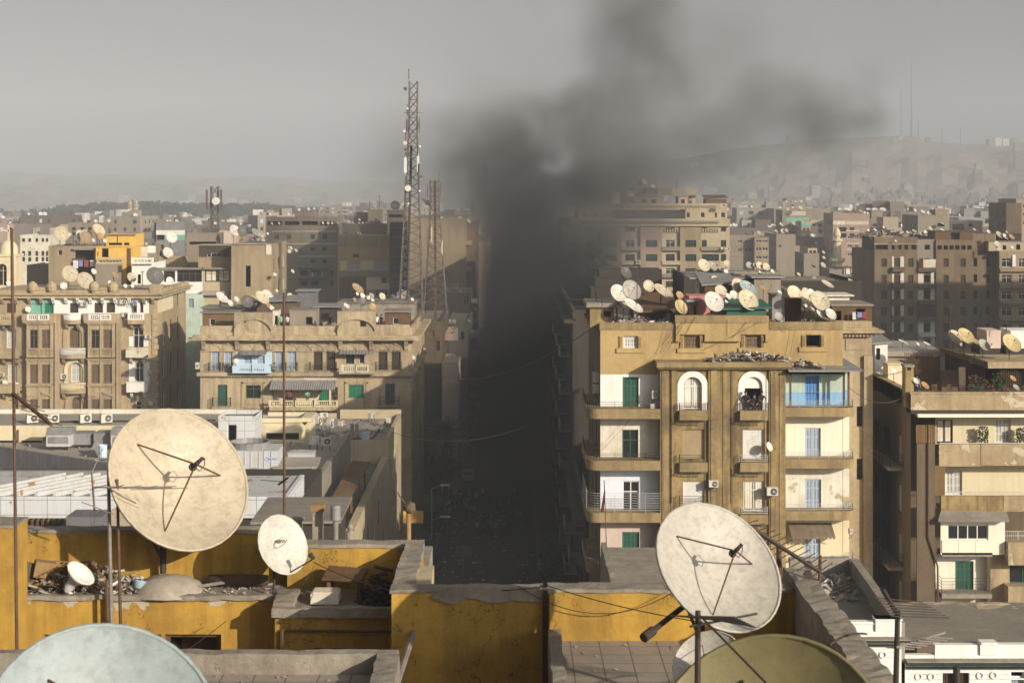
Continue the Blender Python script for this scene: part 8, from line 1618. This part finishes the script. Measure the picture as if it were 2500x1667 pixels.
aerial(t,[V(2058,1486,18.1),V(2170,1452,18.6)],.014,'pipe',[(V(2070 + 15 * k - 34 + 3 * k,1478 - 4 * k + 8,18.2),V(2070 + 15 * k + 30,1482 - 4 * k + 8,18.4)) for k in range(7)],'second_boom','second_elements')
pole(2198,1640,2197,1530,17.0,.045,'iron','short thick dark post at the lower right edge','post')
# loose wires
for pts,r,s,lab in (([V(720,1290,26.3),V(910,1358,24.2),V(1260,1345,23.3),V(1625,1430,20.5)],.008,.05,'thin wire running from the round dish across the yellow walls'),([V(1190,1345,23.3),V(1400,1408,23.2),V(1600,1320,23.2)],.007,.12,'slack wire looping over the right-hand terrace wall'),([V(1605,1410,14.6),V(1760,1568,14.2)],.012,.0,'guy wire running down from the near dark pole'),([V(360,1540,24),V(520,1425,26)],.006,.02,'thin wire over the flaking front wall'),([V(720,1300,26.3),V(700,1330,26.2),V(716,1322,26.2)],.006,.05,'loop of wire by the arm of the round white dish'),([V(1905,1480,18.5),V(1990,1455,19)],.016,-.05,'pale hose lying over the right parapet')): cable(pts,r,lab,s)
def fw(cr,pts,Y): return [Vector(P(*cr(x,y),Y)) for x,y in pts]
for k,(a,c) in enumerate((((930,400),(700,690)),((905,420),(780,560)),((1020,360),(880,620)),((1390,400),(1280,520)),((1480,400),(1080,600)),((820,460),(770,620)),((1740,420),(1690,700)),((960,380),(760,690)),((1850,470),(1750,640)),((560,1090),(340,1330)),((1250,380),(1255,500)),((1640,420),(1700,460)))): cable(fw(B3,(a,c),104.0 if k != 9 else 103.8),.012,'thin dark wire slanting down the ochre front, %s' % (ORD[k] + ' in order from the roof edge'),.05)
b = MB()
for x,y0,y1 in ((850,740,1700),(1285,740,1700),(1117,1100,1560),(1549,780,1570)): a = P(*B3(x,y0),102.9); c = P(*B3(x,y1),102.9); b.tube(a,c,.025,5)
for o in [b.build('downpipe','iron',HB)]: pass
t = thing('flag_pole',P(*B4(390,1165),99),'slim bare flag pole with a furled dark flag before the white balcony','flag'); MB().tube(P(*B4(390,1165),99),P(*B4(368,505),99),.03,5).build('pole','rust',t); a = P(*B4(372,545),98.95); b = MB(); b.add([a,P(*B4(342,730),98.9),P(*B4(362,732),98.9),P(*B4(374,600),98.9)],[(0,1,2,3)]); b.add([a + Vector((0,.06,0)),P(*B4(346,728),99.02),P(*B4(364,730),99.02),P(*B4(376,600),99)],[(0,1,2,3)]); b.build('furled_flag','maroon',t)
u0,u1,_,zt = rect(B4,385,1160,900,1161,99); t = thing('low_annex',(u0,90,0),'low annex with a rough grey roof at the foot of the ochre block','building'); MB().box(u0 - .2,u1 + 6,86,101.9,0,Z(B4(0,1260)[1],92)).build('body','concrete',t); b = MB(); b.rough(u0,u1 + 6,101.3,101.9,12,Z(B4(0,1105)[1],101.3),.4,.06); b.build('rear_parapet','ochre2',t); b = MB(); b.rough(u0 - .25,u0 + .1,86,101.2,12,Z(B4(0,1250)[1],92) + .4,.4,.06); b.build('side_parapet','concrete',t)
for x,y,w,h,lab in ((738,965,44,66,'white air conditioner at the right end of the top left balcony'),(1148,1585,66,58,'white window air conditioner beside the grille window on the ochre block'),(1568,1645,74,66,'rusty brown air conditioner box on the ochre pilaster'),(2130,1920,26,50,'air conditioner on the right side of the ochre block')): u = rect(B3,x - w / 2,y - h,x + w / 2,y,102.95); ac_unit(Pl('F',102.95),(u[0] + u[1]) / 2,u[2],u[1] - u[0],u[3] - u[2],lab,.02 if x != 738 else -.9)
for v,lab in ((845,'upper air conditioner on the shaded street side of the ochre block'),(925,'lower air conditioner on the shaded street side of the ochre block')): ac_unit(Pl('L',HXL),105.6,Z(B3(0,v)[1],105),.95,.72,lab,.02)
for x,y,w,h,lab in ((830,1105,72,55,'boxy white air conditioner low on the cream block, left'),(1038,1102,72,52,'boxy white air conditioner low on the cream block, right')): u = rect(B6,x - w / 2,y - h,x + w / 2,y,107); ac_unit(Pl('F',107.1),(u[0] + u[1]) / 2,u[2],u[1] - u[0],u[3] - u[2],lab,.02)
for x,sh,rz,lab in ((1385,'cloth1',-10,'man in black leaning at the left of the right arched window'),(1488,'cloth1',12,'man in black leaning at the right of the right arched window'),(1440,'cloth1',0,'child crouching low between the two men at the arched window')): p = P(*B3(x,1060),102.98); p.z = Z(B3(0,1025)[1],103) - (.55 if x != 1440 else .75); person(p,rad(rz),'lean',sh,'cloth1',lab,s=1.0)
# more odds and ends on the near terraces and the low roofs
def lump(name,pts,r_,m,label,cat,Y=None): return solo(name,MB().path(pts,r_,6),m,label,cat,None,pts[0])
x0 = q(128,27); b = MB()
for k in range(11): b.tube((x0 - .25 + k * .065,26.72,33.42 + .3 * (1 - abs(k - 5) / 9)),(x0 - .02 + k * .065,27.15,33.75 - .02 * k),.009,4)
for k in range(6): b.tube((x0 - .25 + k * .04,26.72 + k * .085,33.45 + k * .06),(x0 + .42 + k * .04,26.74 + k * .085,33.42 + k * .05),.011,4)
solo('bed_frame',b,'slat_l','broken wire bed frame lying across the rubbish heap','bed frame',None,(x0,26.8,33.4))
for k,(x,y,w,h,d,rz,m,lab) in enumerate(((100,1322,.34,.26,.24,.4,'slat_l','sagging brown carton at the top of the rubbish heap'),(188,1318,.42,.2,.3,-.3,'wood','dark slatted crate lying on the rubbish heap'),(60,1330,.26,.3,.22,.8,'brown','rusty tin box at the left of the rubbish heap'),(222,1345,.3,.12,.22,.2,'slat_l','flattened carton on the right slope of the rubbish heap'),(290,1350,.2,.1,.15,-.5,'whitec','pale plastic packet among the plaster chips'))):
 p = Vector((q(x,27.0),26.95,zq(y,27.0))); mx = Matrix.Translation(p) @ Matrix.Rotation(rz,4,'Z') @ Matrix.Rotation(rz * .5,4,'Y'); b = MB().box(-w / 2,w / 2,-d / 2,d / 2,0,h)
 if k == 1: [b.box(-w / 2 - .01,w / 2 + .01,-d / 2 - .012,-d / 2,j * h / 4,j * h / 4 + h / 8) for j in range(4)]
 b.v = [tuple(mx @ Vector(v)) for v in b.v]; solo('carton' if k != 1 else 'crate',b,m,lab,'box',None,p)
for k,(x1_,y1_,x2_,y2_,m,lab) in enumerate(((60,1352,150,1338,'rust','rusty pipe end sticking out of the rubbish heap'),(210,1300,262,1352,'wood','leaning plank behind the grey pole'),(420,1352,520,1336,'pipe','thin metal rod on the terrace floor by the log'),(700,1392,745,1372,'wood','short board on the middle terrace floor'),(860,1300,900,1310,'wood','dark rail along the back of the middle terrace'))): lump('rod' if m != 'wood' else 'plank',[V(x1_,y1_,26.75),V(x2_,y2_,27.05)],.03,m,lab,'debris')
for k,(pts,m,lab) in enumerate(((((-38,128,18.8),(-30,127,18.8),(-24,131,18.8)),'pipe','grey duct pipe crossing the plant roof'),(((-27,120,18.75),(-20,122,18.75),(-20,130,18.75)),'rust','rusty pipe bending round the plant roof'),(((-18,147,17.1),(-13,149,17.1),(-12.6,160,17.1)),'iron','black cable duct along the equipment terrace'),(((-21,150,17.1),(-16,152.5,17.1),(-15,160,17.1)),'pipe','pale conduit over the equipment terrace'),(((-40,139,20.05),(-26,140,20.05)),'iron','black conduit along the long cream roof'))): lump('roof_pipe',[Vector(p) for p in pts],.09,m,lab,'pipe')
debris('rubble',-44,-16,119,136,18.62,240,.35,'grit, planks and scraps scattered over the plant roof',mats=('junk','wood','tin','iron'),heap=.02,seed=71); debris('rubble',-21,-12,147,162,17.02,120,.3,'grit and scraps on the equipment terrace',mats=('junk','wood','tin'),heap=.02,seed=72); debris('rubble',-9.2,-2,18.5,20.8,33.71,160,.05,'crumbs of mortar on the nearest left floor',mats=('junk','concrete'),heap=.01,seed=73); debris('rubble',.8,4,18.5,23.3,33.45,140,.045,'crumbs of mortar on the paved right terrace',mats=('junk','concrete'),heap=.01,seed=74)
# washing and wires
for k,(cr,x,y,Y,n,lab) in enumerate(((A1,600,790,213.5,5,'washing hung in the dark loggia of the beige roof house'),(B3,2150,330,110.3,3,'washing hung in the wooden roof hut'),(B2,1050,742,178.9,4,'washing on the line of the pale blue balcony') if False else (B3,700,985,103.4,2,'cloths over the rail of the top left balcony'),(A2,540,890,371,5,'washing on the shaded grey-brown block balcony'))):
 p = P(*cr(x,y),Y); b = MB(); r = random.Random(k); s = Y / 200
 for j in range(n): w,h = r.uniform(.4,.7),r.uniform(.7,1.2); u = p.x + j * .75 * (1 if s > .7 else .45); w *= 1 if s > .7 else .5; h *= 1 if s > .7 else .45; b.box(u,u + w,p.y - .03,p.y + .03,p.z - h,p.z,j % 3)
 b.tube((p.x - .3,p.y,p.z),(p.x + n * .75 * (1 if s > .7 else .45),p.y,p.z),.012,4,1); solo('washing',b,['whitec','bluec','redc'],lab,'washing',None,p)
for k,(a,c,sg,lab) in enumerate((((HXL,105,HZR + .5),(-11.2,182,BZR - 4),2.5,'long slack wire across the street to the stone block'),((CXL + .2,108,CZR + .9),(HXR,106,HZR - 3),1.2,'slack wire between the cream block and the ochre block'),((21,113,TZ),tuple(P(*B5(1090,700),108.4)),.8,'pale wire drooping over the roof terrace'),((-11.4,150,17.5),(SX1,152,20),2,'wire over the street from the corner building'))): cable([a,c],.025,lab,sg)
# ================================================================ SATELLITE DISHES
ld = dish(FULL,413,1099,344,.745,26.9,'ivory','',33.5,42,name='satellite_dish',label='largest cream dish with rain streaks on the left near terrace',full=2)
pd = dish(FULL,650,1250,138,.70,26.4,'white','',33.3,22,label='rust-speckled white dish printed PRIFIX on the near terrace',offset=True)
refl = [o for o in pd.children if o.name.startswith('reflector')][0]
text_part('PRIFIX',.082,'lettering',refl,Matrix.Translation((.03,.07,-.088)) @ Matrix.Rotation(rad(-4),4,'Z'),'black',.002)
b = MB(); pts = [Vector((.03 + .155 * math.cos(a) - 0,.055 + .062 * math.sin(a) + .045 * math.cos(a),-.083)) for a in [rad(50 + k * 12) for k in range(26)]]; b.path(pts,.0045,4); o = bpy.data.objects.new('swoosh',b.mesh('swoosh','black')); COL.objects.link(o); o.parent = refl
dish(FULL,1652,1300,320,.70,20.0,'bone','',33.44,38,label='large white dish on the right near terrace with a black strut',full=2)
dish(FULL,235,1690,536,.88,15.0,'blue','',33.7,70,label='pale blue-grey dish cut off by the lower left edge',full=2)
dish(FULL,1760,1717,548,.84,15.6,'khaki','',33.44,120,label='khaki dish, darkened for shade, cut off by the bottom edge',full=2)  # khaki tone holds the shade on this dish's face
dish(FULL,1628,1527,170,.8,17.2,'bone','',33.44,120,label='white dish half hidden behind the khaki dish',offset=False)
a = V(1585,1380,20.3); solo('actuator_strut',MB().tube(a,V(1490,1455,19.6),.035,8).tube(V(1500,1447,19.65),V(1478,1464,19.5),.06,8),'iron','thick black actuator strut leaning from the right near dish','strut',None,a)
W_,C_,G_,T_,RU,BL,DK,IV,YE,PK = 'white','cream','grey','tan','rusty','blue','dark','ivory','yellow','pink'
def cluster(cr,where,floor,Y0,items):
 for it in items:
  cx,cy_,mj,ra,co = it[:5]; Y = it[5] if len(it) > 5 else Y0; phi = it[6] if len(it) > 6 else (52 if ra < .45 else 38)
  k = cr(1,0)[0] - cr(0,0)[0]; y = cr(cx,cy_)[1]; fl = floor if floor is not None else Z(y + mj * k * .95,Y); fl = min(fl,Z(y,Y) - mj * k * Y / F * .35)
  dish(cr,cx,cy_,mj,ra,Y,co,where,fl,phi)
cluster(A3,'on the ochre block roof',HZR,106.5,[(878,1060,160,.72,W_),(982,1032,172,.76,G_,108),(1122,1000,100,.85,IV,113),(1243,1040,178,.38,IV,109),(996,1158,178,.34,W_,105.4),(873,1155,66,.6,W_),(920,1162,62,.6,W_),(1380,1080,84,.62,RU,108),(1387,1170,130,.66,YE,105.8,30),(1657,1128,178,.74,W_,105.6),(1715,1045,116,.74,C_,111),(1745,1140,72,.7,W_,108),(1672,958,96,.62,C_,115),(1818,1072,76,.74,W_,110),(1862,1000,140,.7,C_,112),(1938,1015,165,.5,BL,111.5,48),(1938,1115,188,.7,C_,106),(2070,1025,92,.28,RU,114),(2195,1052,46,.5,W_,113),(2187,1250,78,.8,G_,105),(1775,1085,60,.6,W_,109)])
cluster(A4,'at the right end of the ochre block roof',HZR,107,[(390,1022,90,.22,DK,111),(470,1057,134,.74,C_,109),(572,1100,150,.58,C_),(562,1045,72,.7,IV,111),(606,1055,72,.7,W_,110),(682,1122,178,.72,C_,105.8),(687,1218,90,.62,W_,105.4),(768,1230,104,.64,W_,105.2),(605,1185,72,.36,W_,107),(560,1160,42,.6,W_,108),(977,1252,46,.6,W_,110.6),(405,1170,60,.4,W_,109)])
cluster(A3,'on the grey storey behind the ochre block',None,172,[(1575,830,110,.74,C_),(1642,838,90,.6,G_,174),(1762,818,62,.78,C_),(1945,830,62,.8,G_),(2030,832,66,.76,C_),(2085,843,72,.74,C_),(1525,880,56,.4,G_),(1550,886,46,.5,W_),(2135,880,40,.6,W_),(1755,880,44,.7,W_),(1990,830,40,.6,G_),(2032,885,26,.6,W_)])
cluster(A3,'in the smoke before the big block',None,160,[(935,890,112,.62,DK)]); cluster(A3,'on top of the big block',None,342,[(1038,155,82,.4,DK,342,20),(1088,145,46,.8,C_),(1160,183,28,.8,W_)])
cluster(A1,'on the beige roof house',Z(A1(0,675)[1],216),216,[(505,572,128,.82,C_),(662,585,92,.7,W_,219),(705,590,108,.8,IV,218),(705,603,98,.86,T_,215),(812,540,116,.5,C_,218,52),(825,595,66,.72,RU,216),(623,648,44,.7,W_),(768,626,32,.7,W_),(860,630,36,.7,W_),(575,588,50,.5,W_,220)])
cluster(A1,'along the ornate block roof',AZR,193,[(575,900,136,.84,C_,200),(700,955,142,.76,IV,194),(770,882,54,.6,W_,200),(945,915,92,.2,T_,198),(522,1000,62,.86,W_,191),(1080,930,84,.7,C_,199),(1272,918,150,.82,DK,196),(1392,957,66,.84,W_),(900,972,36,.7,W_),(1028,1000,36,.7,W_),(1085,1000,36,.7,W_),(70,980,44,.7,W_)])
cluster(A1,'on the roofs above the long veranda',None,222,[(1408,600,96,.84,W_),(1378,727,92,.74,W_),(1925,545,96,.7,W_),(1985,555,84,.8,DK,218),(2105,565,98,.34,W_),(2080,617,36,.7,W_),(2118,617,40,.74,W_),(2158,625,38,.6,W_),(1975,610,40,.8,RU),(2255,908,30,.8,W_,209),(2270,1040,26,.8,W_,209)])
cluster(A1,'on the left half of the stone block roof',BZR,190,[(1822,1095,122,.36,W_,186),(1887,1140,62,.5,W_,185),(1940,1110,56,.5,W_),(2027,1127,106,.84,DK,186),(2075,1115,72,.8,YE),(2150,1095,132,.5,C_,188,50),(2185,1080,102,.8,W_,192),(2232,1098,52,.7,W_,193),(2230,1182,46,.62,W_,184),(2207,1165,60,.5,RU,185)])
cluster(A2,'on the right half of the stone block roof',BZR,194,[(362,1082,52,.84,C_),(920,1020,114,.38,T_,197),(962,1085,62,.5,W_),(1005,1095,38,.7,W_),(953,1130,76,.8,DK,189),(897,1115,46,.5,T_),(1120,1085,62,.7,C_),(1032,1080,54,.6,G_,198),(828,1163,62,.36,W_,184),(1042,1170,66,.76,RU,184),(1290,1085,112,.84,PK,199),(1040,1117,36,.6,W_),(1365,1110,32,.7,W_),(1215,1105,72,.8,DK,202),(915,1065,32,.6,W_)])
cluster(A2,'beside the lattice masts',None,300,[(1690,485,96,.8,C_,384),(1760,460,62,.8,C_,386),(1805,465,40,.7,W_,388),(1830,470,34,.6,W_,388),(1610,455,50,.7,C_,388),(1690,515,60,.3,W_,382),(1757,968,62,.86,T_,320),(1720,1003,62,.84,BL,319),(1645,1025,84,.32,W_,319),(1647,1047,26,.7,W_,319),(1757,1040,30,.7,W_,319),(1680,1292,40,.8,C_,252),(1707,1290,38,.8,C_,252),(1525,1305,26,.8,W_,214),(1500,1343,26,.8,W_,213),(1468,1520,36,.6,C_,211),(1880,1190,26,.7,W_,318),(1830,1285,30,.5,W_,252),(1460,298,50,.4,C_,330),(1490,320,50,.8,G_,331)])
cluster(A2,'on the grey-brown block',None,378,[(438,375,30,.8,W_),(517,372,26,.8,W_),(561,368,20,.8,W_),(263,435,18,.8,W_,374),(215,490,26,.7,W_,371.5),(274,488,24,.7,W_,371.5),(633,485,24,.7,W_,371.5),(675,486,26,.7,W_,371.5),(708,486,22,.7,W_,371.5),(360,690,34,.5,W_,300),(372,690,34,.5,W_,300),(358,716,36,.8,W_,299),(413,710,32,.5,W_,299),(385,880,36,.5,C_,260),(237,908,30,.8,W_,209),(180,572,20,.8,W_,280)])
cluster(A2,'on the grey block with the dish row',None,354,[(757,485,20,.7,W_),(795,482,24,.7,W_),(815,480,40,.6,W_),(845,485,54,.7,W_),(880,486,24,.7,W_),(910,503,46,.4,IV),(930,488,22,.7,W_),(960,488,24,.7,W_),(1000,487,34,.7,W_),(932,458,22,.7,W_),(1080,470,62,.3,T_),(920,568,22,.7,W_,332),(941,573,24,.7,W_,332),(1057,338,46,.8,BL,358),(1225,342,80,.92,DK,348),(1125,580,22,.7,RU,332),(1182,480,20,.7,W_)])
cluster(A4,'on the dark shaded block',None,318,[(1300,632,20,.7,W_,314),(1585,530,42,.6,IV),(1515,575,52,.5,IV),(1545,560,36,.7,W_),(1453,550,42,.4,IV),(1685,543,52,.3,W_),(2150,580,72,.5,IV),(2200,595,58,.5,W_),(2250,598,58,.5,RU),(2135,658,62,.6,W_,312),(2140,690,50,.6,W_,312),(2255,685,30,.7,W_,312),(1075,545,22,.7,W_),(1200,520,22,.6,W_,330),(1395,560,26,.6,W_),(1945,538,30,.4,W_),(2060,555,32,.7,W_),(1130,540,34,.4,W_),(1165,560,50,.3,DK)])
cluster(A4,'among the hazy blocks on the right',None,405,[(1530,395,56,.4,W_),(1570,405,36,.6,W_),(1587,410,28,.6,W_),(1685,490,42,.3,IV,398),(1215,448,30,.8,W_,535),(1265,448,32,.8,W_,535),(1300,450,30,.8,W_,535),(1015,388,36,.4,IV,520),(1045,402,24,.7,W_,520),(1070,405,22,.7,W_,520),(523,362,40,.6,C_,556),(415,370,28,.8,C_,556),(462,488,40,.5,C_,540),(360,495,38,.5,C_,500),(705,828,52,.6,C_,380),(640,830,40,.4,IV,380),(708,725,30,.6,IV,386),(710,768,32,.6,IV,386),(545,940,30,.6,W_,200),(505,905,40,.5,IV,230),(742,983,112,.3,C_,127),(375,550,44,.8,C_,466),(405,545,36,.7,IV,466),(320,552,36,.5,IV,466),(180,565,40,.5,IV,470),(2210,560,30,.5,BL,312),(930,955,50,.4,G_,152),(640,950,60,.6,G_,160)])
cluster(B5,'on the right-hand terrace house',TZ,114.5,[(1565,338,185,.64,C_,116),(1690,328,218,.6,YE,115),(1800,393,92,.5,T_,115.5),(1620,405,62,.6,C_,117),(1897,430,156,.6,G_,114),(2215,408,238,.64,YE,113.2),(1630,430,40,.6,C_,116)])
cluster(B5,'around the roof terrace parapet',CZR,108.5,[(868,740,78,.6,W_,113),(1108,842,96,.52,W_,107.6),(1220,895,112,.48,RU,107.8),(2228,815,86,.5,RU,109.5),(2265,918,92,.5,G_,108)]); cluster(B5,'on the low house beyond the terrace',None,124,[(970,397,132,.14,W_),(1238,415,92,.22,W_),(1135,422,46,.5,W_)])
cluster(B1,'on the wall of the ornate block',None,189.6,[(268,345,60,.8,W_),(1435,945,46,.6,C_),(1440,1243,54,.7,W_),(678,1335,78,.5,C_),(165,1070,54,.8,W_),(50,1050,70,.5,W_)]); cluster(B2,'on the street corner of the stone block',None,181,[(2025,745,40,.8,W_),(460,775,46,.8,W_,178.6),(2125,672,34,.6,C_,200)]); cluster(B3,'on the ochre block front',None,102.6,[(1555,1293,70,.55,W_,102.5,15),(2175,365,46,.6,W_,111)])
cluster(A3,'on the left corner of the ochre block',None,108,[(625,1210,56,.7,W_),(630,1262,54,.7,YE),(610,1240,46,.6,PK,109)])
label_dishes()
r = random.Random(77)
mass = MB()
for k in range(170):
 l,hh = r.choice([f for f in FARB if f[0].y < 900]); px = CX + l.x / l.y * F; Y = l.y - r.uniform(0,5); n = Vector((.45 + r.uniform(-.2,.2),-.75,.5)).normalized(); s = r.uniform(1.1,1.9)
 mx = Matrix.Translation((l.x + r.uniform(-6,6),Y,hh + 1.3)) @ n.to_track_quat('Z','Y').to_matrix().to_4x4() @ Matrix.Diagonal((s,s,s,1))
 if k > 52: mass.lathe([(.001,-.1),(.3,-.06),(.5,0)],8,mx); continue
 o = bpy.data.objects.new('satellite_dish',dish_meshes(1.2,0,True)['reflector']); COL.objects.link(o); o.matrix_world = mx; o.color = (.78,.76,.7,1)
 tag(o,'tiny white dish on the hazy far roofs ' + ('at right' if px > 1500 else 'at left'),'satellite dish','tiny dishes of the far roofs')
tag(mass.build('far_dishes','whitec'),'countless specks of white dishes on the far roofs','satellite dishes',None,'stuff')
# thin roof masts
for k,(cr,x,y0,y1,Y,lab) in enumerate(((A3,1025,1250,870,106,'thin mast through the left dishes of the ochre roof'),(A3,738,1270,1075,105,'short thin mast by the ochre stair head'),(A3,690,1130,960,108,'branching aerial stick above the ochre stair head'),(A3,1410,1240,1050,105.5,'thin mast beside the yellow roof dish'),(A4,1745,1480,1150,113,'tall thin aerial left of the paired right dishes'),(A4,1945,1400,1330,116,'cross-armed aerial before the pink cabin'),(A4,2205,1370,1290,116,'slanting aerial above the rightmost dish'),(A2,330,1320,1030,184,'leaning stick on the stone block roof'),(A2,1095,380,262,358,'T-shaped aerial on the square roof tower'),(A2,1015,380,310,358,'short aerial on the square roof tower'),(A3,1180,200,105,345,'aerial on the big block roof room'),(A3,1348,200,130,345,'thin rod by the big block water tank'),(A1,600,680,520,216,'thin pole among the left dishes'),(A1,1168,1000,880,200,'thin pole on the ornate block roof'),(A1,290,600,350,420,'hair-thin mast in the haze at left'))):
 a,c = P(*cr(x,y0),Y),P(*cr(x,y1),Y); t = thing('roof_aerial',a,lab,'antenna','thin aerials on the roofs'); MB().tube(a,c,.03 if Y < 150 else .05,5).build('mast','iron',t); b = MB(); L = (c.z - a.z) * .13
 for f in (.98,.9): b.tube(c - Vector((L,0,(1 - f) * (c.z - a.z))),c + Vector((L,0,-(1 - f) * (c.z - a.z) * .6)),.02 if Y < 150 else .035,4)
 b.build('cross_arm','iron',t)
